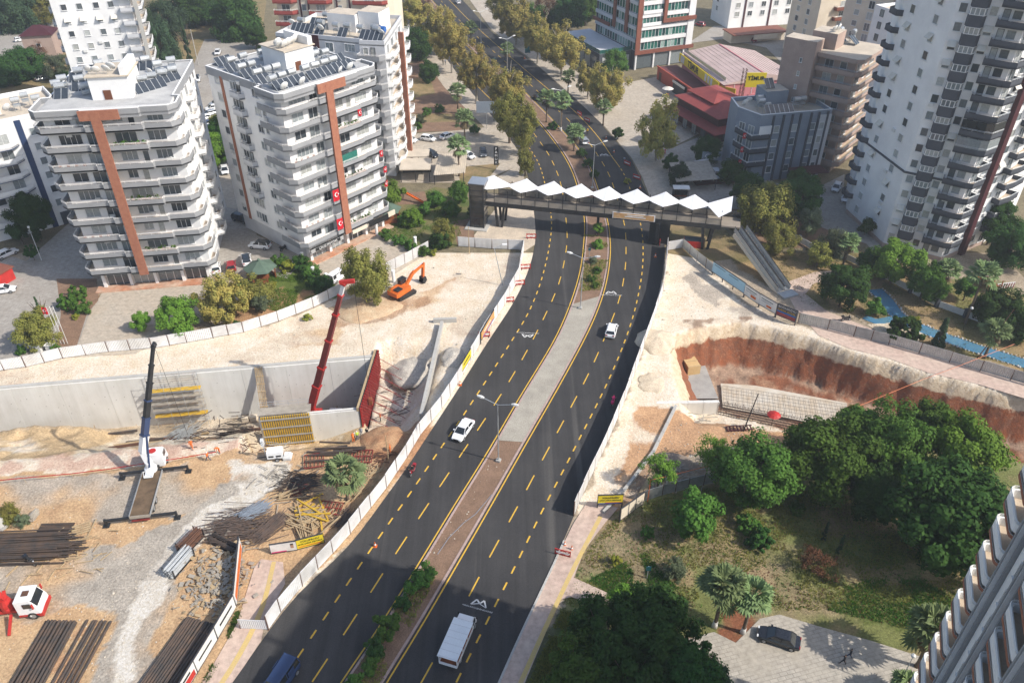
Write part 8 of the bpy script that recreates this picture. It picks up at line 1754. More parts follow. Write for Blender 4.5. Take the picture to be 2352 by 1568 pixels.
ks = thing('kiosk', 'white topped bus shelter kiosk behind the footbridge', 'kiosk', at(1562, 456), R(-3)); mk('roof', MB().box(-1.8, -.8, 2.5, 1.8, 1.2, 2.65), T['dish'], ks); mk('back_panel', MB().box(-1.7, .9, 0, 1.7, 1.0, 2.5), T['cglass'], ks); mk('bench', MB().box(-1.4, .2, .4, 1.4, .6, .5), T['wood'], ks); [mk('post', MB().box(x - .05, -.6, 0, x + .05, -.5, 2.5), T['steel'], ks) for x in (-1.6, 1.6)]
rt_ = thing('terrace_bar', 'outdoor café terrace with white tables beneath the dark name board', 'café terrace', at(1640, 415), R(10)); mk('platform', MB().box(-5, -2, 0, 5, 4, .4), T['maroon'], rt_)
for k in range(6): x, y = -3.5 + (k % 3) * 3, -.6 + (k // 3) * 2.6; mk('table', MB().box(x - .9, y - .5, 1.05, x + .9, y + .5, 1.12).box(x - .1, y - .1, .4, x + .1, y + .1, 1.05), T['dish'], rt_)
mk('pergola_beam', MB().bar((-4.5, 4.2, 3), (2.5, 5.8, 3), .5, .2), T['lgrey'], rt_)
ub = thing('parasol', 'cream parasol with table on the sunny plaza', 'parasol', at(1532, 222)); mk('canopy', MB().lathe([(1.7, 2.3), (.9, 2.65), (.03, 2.9)], 8), T['shutter'], ub); mk('pole', MB().tube((0, 0, 0), (0, 0, 2.8), .04, 6), T['steel'], ub); mk('table', MB().tube((0, 0, .7), (0, 0, .76), .6, 10), T['wood'], ub)
# stream and stones
def ribbon(name, pts, w, mat, z):
    C = catmull([at(*q).xy for q in pts], 1.2); return tag(strip(name, offset(C, -w / 2), offset(C, w / 2), mat, z, None, 60), kind='structure')
ribbon('stream', [(2010, 665), (2035, 690), (2062, 725), (2105, 750), (2170, 775), (2240, 800), (2330, 828), (2430, 860)], 2.6, T['aqua'], .06)
ribbon('stream', [(1985, 728), (2010, 738), (2040, 735), (2065, 728)], 1.6, T['aqua'], .063)
rnd = random.Random(3)
st = MB(); C = catmull([at(*q).xy for q in [(2010, 665), (2035, 690), (2062, 725), (2105, 750), (2170, 775), (2240, 800), (2330, 828), (2430, 860)]], .55)
for L_ in (offset(C, 1.5), offset(C, -1.5)):
    for q in L_: r_ = rnd.uniform(.12, .26); st.lathe([(r_ * .6, 0), (r_, r_ * .5), (r_ * .5, r_), (.01, r_ * 1.1)], 6, o=(q.x + rnd.uniform(-.15, .15), q.y + rnd.uniform(-.15, .15), 0))
tag(mk('edging_stones', st, T['rock']), 'row of small white stones edging the blue stream', 'stones', kind='stuff')
pv = thing('sandy_islet', None, None); tag(pv, kind='structure'); mk('sand', MB().add([at(u, v, .058) for u, v in ((1990, 745), (2040, 740), (2075, 740), (2120, 765), (2110, 785), (2040, 775))], [(5, 4, 3, 2, 1, 0)]), T['limeearth'], pv)
# loose stones over the building sites
st = MB(); rnd = random.Random(11)
for poly, n_, mt in (([(560, 800), (1000, 600), (1190, 600), (1080, 800), (960, 960), (880, 800)], 500, 0), ([(0, 1130), (600, 1050), (640, 1120), (300, 1560), (0, 1560)], 420, 0), ([(1540, 600), (1700, 700), (1530, 760), (1480, 900), (1500, 780)], 350, 0), ([(1450, 960), (1800, 990), (1500, 1120), (1400, 1180)], 350, 0), ([(1130, 1050), (1180, 1050), (1000, 1300), (970, 1290)], 150, 0), ([(1860, 770), (2350, 920), (2350, 905), (1900, 760)], 150, 0)):
    us = [p[0] for p in poly]; vs_ = [p[1] for p in poly]
    for k in range(n_):
        u, v = rnd.uniform(min(us), max(us)), rnd.uniform(min(vs_), max(vs_))
        if not bool(inpoly(np.array([u]), np.array([v]), poly)[0]): continue
        q = at(u, v); r_ = rnd.uniform(.04, .12) * (1 if rnd.random() < .95 else 2); st.lathe([(r_ * .7, -.05), (r_, r_ * .35), (r_ * .45, r_ * .8)], 5, o=(q.x, q.y, max(zg(q.x, q.y), -11) + (.13 if 970 < u < 1180 and v > 1000 else 0)))
tag(mk('loose_stones', st, T['lime_stone']), 'loose pale stones strewn over the building ground', 'stones', kind='stuff')
# ================================================================ vegetation
def quads_mesh(name, C, U_, V_, mat, tri=False):
    n = len(C)
    if tri: V = np.stack([C - U_ * .5, C + U_ * .5, C + V_], 1); k = 3
    else: V = np.stack([C - V_ * .6, C + U_ * .5, C + V_ * .6, C - U_ * .5], 1); k = 4
    me = bpy.data.meshes.new(name); me.vertices.add(n * k); me.vertices.foreach_set('co', V.astype(np.float32).ravel())
    me.loops.add(n * k); me.loops.foreach_set('vertex_index', np.arange(n * k, dtype=np.int32)); me.polygons.add(n)
    me.polygons.foreach_set('loop_start', np.arange(0, n * k, k, dtype=np.int32)); me.polygons.foreach_set('loop_total', np.full(n, k, np.int32))
    me.update(); me.materials.append(mat); return me
def unit(v): return v / np.maximum(np.linalg.norm(v, axis=-1, keepdims=True), 1e-6)
def crown_mesh(mat, seed, nc=46, per=190, leaf=.085, cr=.30, fill=.62, cone=0.0, flat=0.0, lo=-.75, up=.35):
    g = np.random.default_rng(seed); d = unit(g.normal(size=(nc, 3))); r = fill + (1 - fill) * g.random((nc, 1)) ** .6
    c = d * r * (1 - cr * .75); c[:, 2] = np.where(c[:, 2] < lo, lo * g.random(nc), c[:, 2])
    c *= (1 + .22 * np.clip(g.normal(size=(nc, 1)), -1.5, 1.3))
    if cone: t = g.random(nc) ** .8; h = -1 + 2 * t; a = g.random(nc) * 2 * np.pi; rr = (1 - t) * cone * (.65 + .35 * g.random(nc)); c = np.stack([rr * np.cos(a), rr * np.sin(a), h], -1)
    rad = cr * (.65 + .6 * g.random((nc, 1))) * (1 if not cone else .75)
    dd = unit(g.normal(size=(nc, per, 3))); rr = g.random((nc, per, 1)) ** .45
    P = (c[:, None] + dd * rr * rad[:, None]).reshape(-1, 3)
    N = unit((dd * .9 + unit(c)[:, None] * .35 + g.normal(size=(nc, per, 3)) * .45 + np.array([0, 0, up])).reshape(-1, 3))
    U_ = unit(np.cross(N, g.normal(size=N.shape))); V_ = np.cross(N, U_); s = leaf * (.6 + .8 * g.random((len(P), 1)))
    return quads_mesh('crown', P, U_ * s, V_ * s * 1.25, mat)
def trunk_mesh(seed, mat, lim=6, r=.035, fork=.55):
    rnd = random.Random(seed); mb = MB(); p = Vector((0, 0, -.02)); n = 5; pts = [p]
    for i in range(n): p = p + Vector((rnd.uniform(-.02, .02), rnd.uniform(-.02, .02), (fork + .1) / n)); pts.append(p)
    for i in range(n): mb.tube(pts[i], pts[i + 1], r * (1.25 - .1 * i), 7, r2=r * (1.15 - .1 * i), cap=False)
    for i in range(lim):
        a = 2 * math.pi * i / lim + rnd.uniform(-.4, .4); b0 = pts[-1 - (i % 2)]; q = b0 + Vector((math.cos(a) * .16, math.sin(a) * .16, .22)); e = q + Vector((math.cos(a) * .16, math.sin(a) * .16, .2 + rnd.uniform(0, .15)))
        mb.tube(b0, q, r * .6, 5, r2=r * .4, cap=False); mb.tube(q, e, r * .4, 5, r2=r * .12, cap=False)
        e2 = q + Vector((math.cos(a + 1) * .12, math.sin(a + 1) * .12, .2)); mb.tube(q, e2, r * .3, 4, r2=r * .1, cap=False)
    return mb.mesh('trunk', mat, smooth=True)
KC = {'green': ('green', {}), 'bright': ('bright', {}), 'deep': ('deep', dict(nc=56)), 'grey': ('grey', dict(per=110, leaf=.07)), 'autumn': ('autumn', dict(nc=60, per=120, leaf=.07, cr=.22, fill=.35)), 'olive': ('olive', dict(nc=50, per=150, leaf=.075)),
      'yellow': ('yellow', dict(nc=20, per=120, leaf=.12)), 'rusty': ('rusty', dict(nc=40, per=60, leaf=.05, cr=.25, fill=.3)), 'cone': ('conifer', dict(cone=.55, nc=80, per=90, leaf=.08, cr=.2)), 'spire': ('conifer', dict(cone=.34, nc=70, per=90, leaf=.06, cr=.16)), 'conifer': ('conifer', dict(nc=60, leaf=.07)),
      'round': ('green', dict(nc=60, per=110, leaf=.11, cr=.2, fill=.95)), 'rounddark': ('deep', dict(nc=60, per=110, leaf=.11, cr=.2, fill=.95)), 'shrub': ('green', dict(nc=26, per=110, leaf=.12, lo=-.3)), 'shrubd': ('deep', dict(nc=26, per=110, leaf=.12, lo=-.3)), 'feather': ('bright', dict(nc=34, per=120, leaf=.06, cr=.28, fill=.3))}
_cm = {}; _tm = [trunk_mesh(1, T['bark']), trunk_mesh(2, T['bark'], 5), trunk_mesh(3, T['barkp'], 5, .028, .75)]
SHRUB = ('round', 'rounddark', 'shrub', 'shrubd', 'yellow')
def tree(cu, cv, rp, zc, kind, label, asp=1.0, group=None, trunkk=None, gz=0.0):
    q = at(cu, cv, zc); fw = q.y * _c + (CAM_H - zc) * _s; r = rp * fw / FOC * (1.18 if kind == 'autumn' else 1.0)
    big = r > 3.4; k = (kind, random.randrange(2), big)
    if k not in _cm:
        lm, kw = KC[kind]; kw = dict(kw)
        if big: kw.update(nc=int(kw.get('nc', 46) * 1.5), per=int(kw.get('per', 190) * 1.8), leaf=kw.get('leaf', .085) * .60, cr=kw.get('cr', .3) * .85)
        _cm[k] = crown_mesh(L[lm], sum(map(ord, kind)) + 31 * k[1], **kw)
    low = kind in SHRUB
    t = thing('shrub' if low else ('conifer' if kind in ('cone', 'spire') else 'tree'), label, 'shrub' if low else 'tree', (q.x, q.y, gz), random.uniform(0, 6.28), group)
    if low: zc = max(zc, .5 * r * asp)
    ob('crown', _cm[k], t, (0, 0, zc), (0, 0, 0), (r, r, r * asp))
    tm = trunkk if trunkk is not None else (2 if kind == 'autumn' else random.randrange(2)); hh = zc + r * asp * (.35 if not low else .1); ob('trunk', _tm[tm], t, (0, 0, 0), (0, 0, 0), (max(1.5, hh * .85) if not low else hh * .7, max(1.5, hh * .85) if not low else hh * .7, hh)); return t
TREES = [
 (1740, 1085, 95, 6, 'green', 'broad tree at the left end of the dark park grove'), (1895, 1045, 104, 6.5, 'green', 'large broad tree second from the left in the park grove'), (2045, 1020, 92, 6, 'green', 'broad tree in the middle of the park grove facing the cut'), (2215, 1035, 92, 6, 'bright', 'lighter green tree at the right end of the grove by the cut'), (2190, 1200, 150, 7, 'deep', 'huge dark tree spreading above the corner tower balconies'), (2010, 1130, 70, 4.5, 'deep', 'dark shaded tree in the heart of the grove'),
 (1600, 1175, 62, 4, 'green', 'bushy tree standing alone on the lawn left of the grove'), (1517, 1078, 46, 3.6, 'feather', 'feathery light green tree by the hoarding end'), (1645, 1040, 52, 4, 'feather', 'feathery tree between the orange ground and the grove'), (1950, 950, 18, 2.2, 'yellow', 'bright vine clump at the end of the rebar cage', 2.0), (2130, 975, 66, 5, 'green', 'tree behind the grove close to the red cut'), (1975, 985, 60, 4.6, 'green', 'tree between the second and middle grove trees'),
 (1718, 1204, 27, .8, 'round', 'upper of two clipped round bushes on the lawn'), (1744, 1236, 30, .9, 'rounddark', 'lower of two clipped round bushes on the lawn'), (1830, 1166, 17, .7, 'round', 'small clipped bush under the grove'), (1487, 1222, 15, .8, 'round', 'little round bush in the shade of the cream panel'), (1414, 1284, 15, .8, 'yellow', 'little yellow green bush by the pavement edge'), (1552, 1308, 30, 1.3, 'grey', 'thin greyish young tree on the open lawn'), (1897, 1218, 18, 1.6, 'spire', 'slender dark conifer behind the rust coloured bush', 1.6), (1932, 1250, 19, 1.5, 'spire', 'second slender conifer in the shade below the grove', 1.6), (1880, 1292, 52, 1.6, 'rusty', 'rust brown bare bush lying across the lawn', .7),
 (1432, 1368, 36, 4, 'bright', 'lighter topped tree at the head of the lower dark clump'), (1392, 1450, 88, 6, 'deep', 'left tree of the lower dark clump beside the pavement'), (1505, 1440, 98, 6.5, 'deep', 'largest tree of the lower dark clump'), (1335, 1545, 84, 5, 'green', 'tree of the lower clump cut by the bottom edge at left'), (1445, 1540, 96, 5.5, 'deep', 'tree of the lower clump cut by the bottom edge in the middle'), (1580, 1545, 82, 5, 'deep', 'right tree of the lower clump near the courtyard'), (1640, 1570, 52, 4, 'conifer', 'spiky tree at the courtyard corner'),
 (1752, 480, 72, 5, 'olive', 'yellowing tree right of the footbridge end'), (1790, 545, 44, 3.4, 'olive', 'yellowing lower tree beside the escalator'), (1832, 455, 62, 5, 'deep', 'dark tree behind the yellowing one by the slate block'), (1862, 505, 34, 4, 'grey', 'grey leafless looking tree before the banded tower'), (1915, 560, 42, 4, 'grey', 'grey green tree at the foot of the banded tower'), (1882, 585, 30, 2.6, 'olive', 'small thin tree on the dry lawn by the escalator'), (1942, 655, 56, 4.5, 'deep', 'dark tree at the head of the blue stream'), (2062, 597, 62, 5, 'bright', 'bright green tree below the banded tower balconies'), (2128, 645, 48, 4, 'green', 'tree right of the bright one below the tower'), (2000, 600, 30, 3, 'deep', 'dark bush tree at the tower corner'), (2292, 712, 56, 3, 'deep', 'dark tree by the playground at right'), (2345, 745, 46, 3, 'deep', 'dark tree cut by the right edge above the stream'), (2078, 762, 38, 1.6, 'rounddark', 'dark dense bush beside the grey fence'), (2162, 768, 31, 2.4, 'cone', 'cone shaped conifer beside the stream', 1.3), (2325, 560, 60, 5, 'deep', 'dark tree at the right edge behind the tower'), (2290, 500, 44, 6, 'deep', 'dark tree between tower balconies and right edge'), (2012, 705, 26, 1.6, 'shrub', 'low bush in the bend of the blue stream'), (2098, 735, 14, .7, 'yellow', 'small bright bush by the stream lamp'), (2225, 655, 30, 3.2, 'green', 'light tree behind the red slide'), (1990, 520, 24, 2, 'shrubd', 'dark shrubs in the lane left of the tower'), (1835, 410, 26, 2.5, 'green', 'hedge tree before the dusty pink block'), (1720, 435, 40, 4, 'deep', 'dark tree below the slate block balconies'),
 (1513, 305, 46, 7, 'autumn', 'tall autumn tree on the right pavement before the plaza', 1.35), (1623, 345, 34, 4, 'deep', 'dark round tree beside the terrace tables'), (1560, 400, 26, 3, 'conifer', 'dark greyish tree in the garden behind the bridge'), (1540, 372, 18, 2.5, 'deep', 'dark hedge tree by the right pavement'), (1680, 395, 30, 3, 'deep', 'dark tree by the name board'), (1412, 148, 36, 5, 'green', 'green tree before the office tower podium'), (1395, 200, 40, 7, 'autumn', 'autumn tree left of the sunny plaza', 1.2), (1352, 180, 26, 6, 'autumn', 'slim autumn tree by the sign totem', 1.3), (1292, 108, 50, 9, 'autumn', 'big golden tree at the bend of the far right pavement'), (1235, 88, 34, 8, 'autumn', 'golden tree left of the big one on the far pavement', 1.2), (1185, 48, 42, 8, 'autumn', 'golden tree high up the right pavement', 1.2), (1250, 20, 46, 8, 'rusty', 'brownish tree at the top right of the avenue'), (1150, 10, 34, 8, 'olive', 'green gold tree at the very top of the avenue'), (1310, 30, 40, 7, 'deep', 'dark tree between avenue and office tower'), (1345, 20, 34, 6, 'green', 'green tree beside the office tower at the top edge'), (1220, 40, 30, 7, 'green', 'green tree behind the golden ones at the top'), (1285, 45, 30, 6, 'deep', 'shaded tree beside the gold one near the office'),
 (945, 25, 36, 8, 'autumn', 'golden tree at the top of the left footpath'), (1005, 62, 42, 9, 'autumn', 'golden tree second down the left footpath', 1.15), (1035, 100, 42, 9, 'autumn', 'large golden tree above the left palms', 1.2), (1092, 165, 42, 9, 'autumn', 'golden green tree beside the direction sign', 1.25), (1165, 205, 40, 9, 'autumn', 'upper tree of the golden row along the left kerb', 1.3), (1170, 258, 38, 8, 'olive', 'middle tree of the golden row along the left kerb', 1.3), (1200, 292, 40, 7.5, 'olive', 'lower tree of the golden row along the left kerb', 1.35), (1206, 372, 20, 3.5, 'olive', 'last small tree of the left kerb row behind the bridge', 1.5), (975, 20, 32, 7, 'rusty', 'brownish tree at the top left of the avenue'), (955, 98, 42, 5, 'deep', 'dark tree in the garden behind the grey block'), (985, 165, 24, 3, 'deep', 'small dark tree on the brown garden'), (940, 222, 14, 1.2, 'yellow', 'little bright tree beside the grey block balconies'), (1010, 250, 13, 1.0, 'shrub', 'bush in the brown garden bed'), (980, 258, 13, 1, 'shrub', 'left bush of the brown garden bed'), (965, 275, 14, 1, 'grey', 'grey bush by the hedge car park'), (1090, 298, 14, 1.2, 'shrubd', 'dark bush at the end of the garden hedge'), (960, 290, 12, .8, 'shrub', 'hedge clump behind the parked white cars'),
 (380, 45, 46, 7, 'conifer', 'dark pine nearest the pale tower'), (370, 110, 42, 6, 'conifer', 'tall dark pine beside the pale tower', 1.4), (425, 90, 22, 8, 'spire', 'pale pointed cypress above the side street', 2.2), (440, 20, 50, 6, 'deep', 'dark tree at the top edge left of the side street'), (535, 45, 62, 6, 'deep', 'big dark tree behind the second block'), (490, 25, 34, 5, 'conifer', 'dark pine over the parked cars at the top'), (400, 180, 40, 5, 'conifer', 'dark tree at the bend of the side street wall', 1.3), (395, 215, 26, 3, 'green', 'light bush on the wall of the side street'), (585, 85, 26, 4, 'deep', 'dark tree behind the cream and red block'), (350, 60, 30, 8, 'conifer', 'dark pine tucked behind the pale tower', 1.3),
 (30, 25, 56, 7, 'conifer', 'dark tree in the upper left corner'), (95, 20, 40, 6, 'olive', 'olive tree right of the upper left corner'), (60, 150, 46, 4, 'deep', 'dark tree above the left edge roof tanks'), (130, 155, 34, 4, 'grey', 'grey olive tree beside the pale tower foot'), (15, 165, 44, 4, 'deep', 'dark tree at the left edge above the white block'), (90, 115, 26, 3, 'rusty', 'brown bush below the pink house'), (150, 190, 24, 3, 'deep', 'small dark tree behind the first block roof'),
 (472, 348, 46, 4, 'bright', 'bright green tree between the two front blocks'), (430, 305, 34, 4, 'deep', 'dark tree left of the slanted parking row'), (512, 305, 36, 4.5, 'deep', 'dark tree right of the slanted parking row'), (530, 345, 26, 4, 'green', 'tree touching the second block wall'), (495, 280, 16, 3, 'olive', 'yellowish small tree at the parking row'), (70, 492, 48, 6, 'deep', 'big dark tree before the left edge block', 1.1), (40, 530, 22, 3, 'deep', 'smaller dark tree under the left edge block'), (72, 578, 16, 2, 'rounddark', 'clipped dark bush by the courtyard lamp'), (152, 694, 21, 1.2, 'round', 'left clipped bush beside the side street garden'), (180, 672, 20, 1.2, 'round', 'upper clipped bush beside the side street garden'), (186, 706, 22, 1.2, 'shrub', 'right loose bush beside the side street garden'), (172, 728, 9, .5, 'yellow', 'tiny yellow bush below the clipped ones'), (85, 755, 52, 3.2, 'olive', 'yellowing tree beside the flag poles'), (88, 705, 16, 5, 'spire', 'slim dark conifer behind the yellowing tree', 1.6), (48, 805, 14, .7, 'shrub', 'green bush left of the service boxes'), (128, 800, 13, .7, 'shrub', 'green bush right of the service boxes'),
 (508, 680, 58, 4.5, 'autumn', 'large tawny tree before the first block shops'), (405, 722, 50, 3.4, 'bright', 'bright green tree on the forecourt edge'), (323, 736, 23, 2, 'bright', 'small round tree on the forecourt left of the bright one'), (590, 665, 40, 3, 'olive', 'olive tree left of the garden gazebo'), (598, 695, 24, 2, 'grey', 'thin bare tree by the fence below the gazebo'), (545, 745, 14, .7, 'shrubd', 'dark shrub by the fence under the tawny tree'), (657, 612, 20, 1, 'yellow', 'pale flowering bush by the gazebo'), (622, 655, 14, .8, 'yellow', 'bright bush right below the gazebo'), (690, 605, 24, 1.2, 'shrubd', 'hedge shrub left of the terrace posts'), (712, 625, 26, 1.2, 'shrub', 'hedge shrub in the middle of the terrace edge'), (735, 650, 30, 1.4, 'shrubd', 'dense hedge shrub at the lower end of the garden'), (640, 600, 20, 1.2, 'shrub', 'hedge shrub at the top of the garden lawn'), (705, 728, 12, .6, 'yellow', 'little agave like bush by the fence'),
 (838, 632, 56, 6, 'olive', 'tall lone pale green tree beside the excavator', 1.3), (893, 447, 36, 3.5, 'bright', 'bright tree behind the hedge garden gazebo'), (1054, 440, 28, 3, 'green', 'dark green tree left of the lift tower'), (950, 500, 24, 2, 'bright', 'light young tree in the hedge garden'), (1000, 455, 22, 2, 'green', 'tree by the orange slide'), (1018, 532, 28, 2.2, 'olive', 'brownish bush at the corner of the hedge garden'), (1010, 555, 26, 1.2, 'shrubd', 'dark hedge corner below the brownish bush'), (885, 540, 18, .9, 'shrub', 'hedge clump at the left of the hedge garden'), (915, 552, 18, .9, 'shrub', 'second hedge clump along the terrace'), (945, 566, 18, .9, 'shrub', 'third hedge clump along the terrace'), (975, 578, 18, .9, 'shrub', 'fourth hedge clump along the terrace by the fence'), (930, 505, 20, .8, 'shrub', 'low hedge behind the gazebo lawn'), (1090, 485, 18, 1.5, 'shrubd', 'dark bush against the lift tower'), (975, 480, 20, 1.2, 'shrub', 'low bushes behind the young tree'), (1035, 480, 22, 1.6, 'green', 'bush between slide and lift tower'), (995, 580, 10, .6, 'yellow', 'yellow bush at the fence corner'),
 (972, 1322, 32, 1.4, 'shrub', 'largest shrub of the near median'), (945, 1345, 24, 1, 'shrub', 'shrub just below the largest median one'), (925, 1385, 22, .8, 'shrubd', 'dark low shrub on the near median'), (888, 1440, 38, 1.5, 'shrub', 'spreading shrub midway down the near median'), (862, 1490, 26, .9, 'shrubd', 'dark shrub low on the near median'), (850, 1528, 26, 1, 'shrub', 'shrub near the bottom of the median'), (812, 1570, 30, 1.1, 'shrub', 'shrub cut by the bottom edge on the median'),
 (1374, 524, 13, 2.0, 'bright', 'little round tree on the median under the bridge'), (1373, 562, 13, .7, 'bright', 'bright bush on the median before the bridge'), (1362, 598, 13, .6, 'grey', 'grey bush on the planted median'), (1372, 622, 12, .5, 'shrub', 'green bush on the planted median right side'), (1358, 640, 13, .6, 'shrub', 'green bush low on the planted median'), (1368, 655, 10, .5, 'shrub', 'small bush at the end of the planted median'), (1352, 375, 14, 1.2, 'shrubd', 'dark bush on the median just behind the bridge'), (1335, 352, 14, 1.2, 'shrubd', 'dark bush beside the short median palm'), (1365, 400, 13, .9, 'shrubd', 'dark bush nearest the bridge on the median'), (1270, 290, 13, 1, 'shrubd', 'grey bush at the foot of the median lamp'), (1420, 305, 14, 1.8, 'deep', 'small dark tree at the right kerb beyond the bridge'), (1440, 415, 9, .8, 'yellow', 'thin bright sapling on the right pavement'), (2020, 1020, 30, 2.5, 'grey', 'thin tree gap filler between grove trees'), (20, 1180, 26, 1, 'olive', 'scrubby bush by the concrete pier'), (52, 1195, 18, .8, 'grey', 'dry weeds beside the upright boards')]
random.seed(4)
for e in TREES: tree(*e[:6], asp=e[6] if len(e) > 6 else random.uniform(.85, 1.02))
# palms
def palm_parts():
    rnd = random.Random(6); lf, dr = MB(), MB()
    def fan(mb, base, az, el, ln, w, n=9, droop=.25):
        d = Vector((math.cos(az) * math.cos(el), math.sin(az) * math.cos(el), math.sin(el))); s_ = Vector((-math.sin(az), math.cos(az), 0)); c_ = base + d * ln
        mb.bar(base, c_, .035, .03)
        for k in range(n):
            a = (k / (n - 1) - .5) * 2.7; t = (d * math.cos(a) + s_ * math.sin(a)).normalized(); tip = c_ + t * w + Vector((0, 0, -droop * w * rnd.uniform(.5, 1.5))); sd_ = t.cross(Vector((0, 0, 1))).normalized() * w * .13; m_ = c_ + t * w * .55
            mb.add([c_, m_ + sd_, tip, m_ - sd_], [(0, 1, 2, 3)])
    for i in range(44): fan(lf, Vector((0, 0, 0)), i * 2.4 + rnd.uniform(-.2, .2), rnd.uniform(-.5, 1.25), rnd.uniform(.75, 1.15), rnd.uniform(.75, 1.0))
    for i in range(16): fan(dr, Vector((0, 0, -.1)), i * 2.4, rnd.uniform(-1.3, -.7), rnd.uniform(.6, .9), .6, 7, .5)
    tr = MB().lathe([(.055, 0), (.04, .1), (.035, .5), (.034, .9), (.03, 1.0)], 9); bs_ = MB().lathe([(.06, 0), (.048, .09), (.046, .14)], 9)
    return lf.mesh('fronds', L['palm']), dr.mesh('dry_skirt', L['palmdry']), tr.mesh('trunk', T['bark'], smooth=True), bs_.mesh('limewash', T['limew'], smooth=True)
PF, PD_, PT, PB = palm_parts()
for bu, bv, h, r, wash, lb in [(1641, 1438, 6.8, 2.6, 1, 'fan palm with limewashed foot on the lawn edge'), (1706, 1452, 6.2, 2.3, 1, 'fan palm with limewashed foot on the courtyard edge'), (2105, 1530, 6.2, 3.0, 0, 'shaded palm beside the corner tower'), (800, 1148, 4.6, 2.7, 0, 'lone palm in the building yard among red frames'), (2216, 742, 9.5, 2.7, 0, 'tall palm rising from the playground'), (2150, 690, 6, 2.4, 0, 'palm below the bright tree near the tower'), (2260, 822, 5.0, 2.4, 0, 'palm behind the grey fence near the right edge'), (1935, 612, 5, 2.2, 0, 'palm beside the grey green tree at the tower foot'),
  (1052, 262, 6.0, 2.6, 0, 'upper of three palms along the left footpath'), (1068, 325, 5.8, 2.7, 0, 'middle of three palms along the left footpath'), (1055, 405, 7.2, 2.7, 0, 'lower of three palms left of the road by the café'), (1082, 100, 5, 2.5, 0, 'farthest small palm on the median'), (1165, 152, 5, 2.4, 0, 'median palm beneath the far lamp'), (1255, 282, 6.5, 2.6, 0, 'left palm of the median pair'), (1288, 302, 8, 2.6, 1, 'right palm of the median pair with limewashed foot'), (1318, 348, 4.4, 2.7, 0, 'short broad palm on the median before the bushes'), (1304, 222, 5.6, 2.2, 0, 'palm on the right pavement beyond the plaza trees'), (1385, 288, 4.8, 2.2, 0, 'palm on the right pavement before the plaza'), (1245, 60, 5, 2.2, 0, 'palm hidden among the golden trees'), (2070, 1610, 2.2, 2.0, 0, 'palm top at the bottom edge of the courtyard'), (1530, 255, 0.8, .8, 0, 'potted palm on the plaza')]:
    t = thing('palm_tree', lb, 'palm tree', at(bu, bv), random.uniform(0, 6))
    ob('fronds', PF, t, (0, 0, h), (0, 0, 0), r / 1.6); ob('dry_skirt', PD_, t, (0, 0, h), (0, 0, 0), r / 1.75); tk_ = ob('trunk', PT, t, (0, 0, 0), (0, 0, 0), (5.5, 5.5, h))
    if wash: ob('limewash', PB, tk_, (0, 0, 0), (0, 0, 0), (1.04, 1.04, 1.0))
# grass tufts, weeds and fallen leaves
def tufts(name, label, polys, n, size, mat, seed, cat='grass', flat=False, z0=0.0):
    g = np.random.default_rng(seed); P = []
    for poly in polys:
        W_ = [at(u, v) for u, v in poly]; xs = [p.x for p in W_]; ys = [p.y for p in W_]
        x = g.uniform(min(xs), max(xs), n); y = g.uniform(min(ys), max(ys), n); k = inpoly(x, y, W_) & (vnoise(x, y, 2.5, seed) > .38); P.append(np.stack([x[k], y[k], np.full(k.sum(), z0)], -1))
    P = np.repeat(np.concatenate(P), 1 if flat else 3, 0); s = size * (.5 + g.random((len(P), 1))); a = g.random(len(P)) * 6.28; U_ = np.stack([np.cos(a), np.sin(a), 0 * a], -1) * s * (.5 if not flat else 1)
    V_ = unit(g.normal(size=P.shape) * .5 + np.array([0, 0, 1.0])) * s if not flat else np.stack([-np.sin(a), np.cos(a), .15 + 0 * a], -1) * s
    P = P + g.normal(size=P.shape) * np.array([.08, .08, 0]) + (np.array([0, 0, .03]) if flat else 0)
    return tag(ob(name, quads_mesh(name, P, U_, V_, mat, tri=True)), label, cat, kind='stuff')
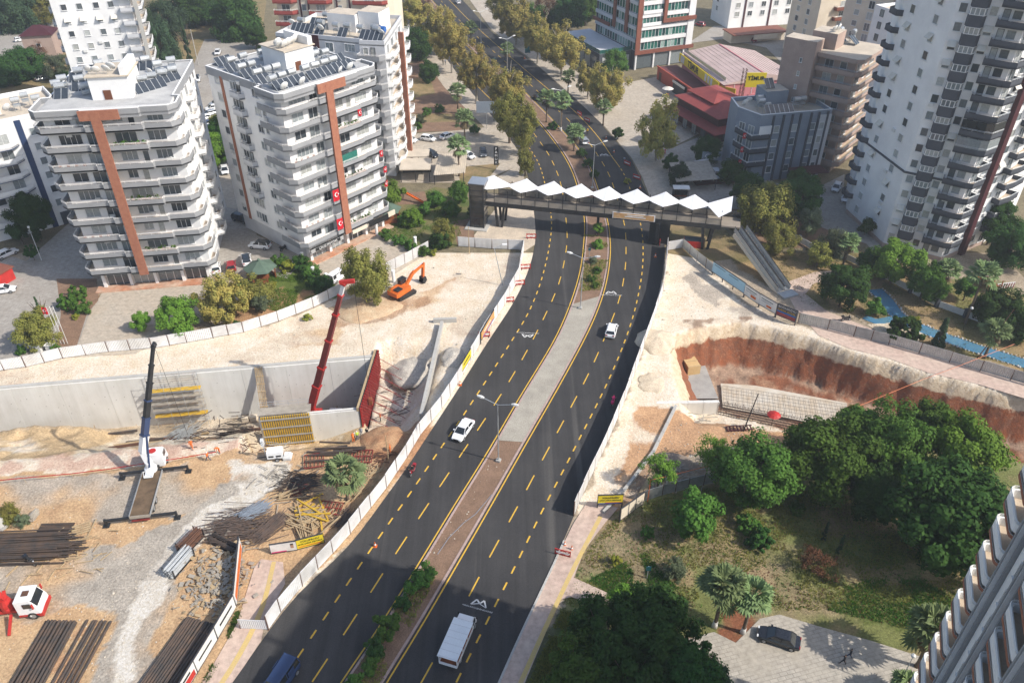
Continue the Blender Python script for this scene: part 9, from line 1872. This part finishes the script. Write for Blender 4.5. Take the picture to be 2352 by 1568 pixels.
PL_ = [(1290, 1390), (1345, 1270), (1400, 1200), (1500, 1150), (1680, 1110), (2100, 1130), (2250, 1300), (2240, 1480), (1900, 1400), (1700, 1400), (1640, 1440), (1420, 1400)]
tufts('lawn_grass', 'short patchy grass of the lower right park', [PL_, [(1180, 1640), (1290, 1400), (1420, 1420), (1560, 1470), (1640, 1640)]], 26000, .2, L['olive'], 1); tufts('lawn_grass', 'greener grass patches of the lower right park', [[(1850, 1330), (2150, 1330), (2250, 1480), (1900, 1400)], [(1350, 1330), (1480, 1270), (1560, 1350), (1420, 1380)], PL_], 6000, .2, L['green'], 2)
tufts('fallen_leaves', 'dry leaves strewn over the lower right park', [PL_], 9000, .13, L['rusty'], 3, 'leaves', True)
tufts('garden_grass', 'dry grass of the stream garden and the escalator slope', [[(1640, 530), (1960, 560), (2160, 650), (2420, 720), (2420, 860), (2150, 800), (1830, 690)]], 12000, .2, L['olive'], 4)
tufts('garden_grass', 'green grass of the gazebo gardens on the left', [[(620, 620), (720, 640), (770, 672), (640, 715), (560, 700)], [(860, 500), (1040, 460), (1060, 540), (980, 580), (870, 540)]], 9000, .22, L['bright'], 5)
tufts('verge_weeds', 'weeds along the lower left hoardings', [[(470, 1560), (545, 1400), (556, 1410), (500, 1530), (440, 1640), (410, 1640)]], 3000, .25, L['green'], 6, 'weeds')
tufts('median_weeds', 'weeds and ground cover on the planted median', [[(1342, 540), (1395, 545), (1398, 600), (1380, 668), (1330, 670), (1340, 600)], [(1000, 1330), (960, 1310), (780, 1600), (860, 1600)]], 4500, .22, L['olive'], 7, 'weeds', z0=.13)
# ================================================================ air
m, nt, bs = nodes('summer_haze'); nt.nodes.remove(bs); pv_ = nt.nodes.new('ShaderNodeVolumePrincipled'); pv_.inputs['Color'].default_value = (.80, .86, .93, 1); pv_.inputs['Density'].default_value = .00036; pv_.inputs['Anisotropy'].default_value = .2
nt.links.new(pv_.outputs[0], nt.nodes['Material Output'].inputs['Volume'])
tag(mk('haze', MB().box(-1550, -350, -12, 1550, 2550, 90), m), kind='stuff')
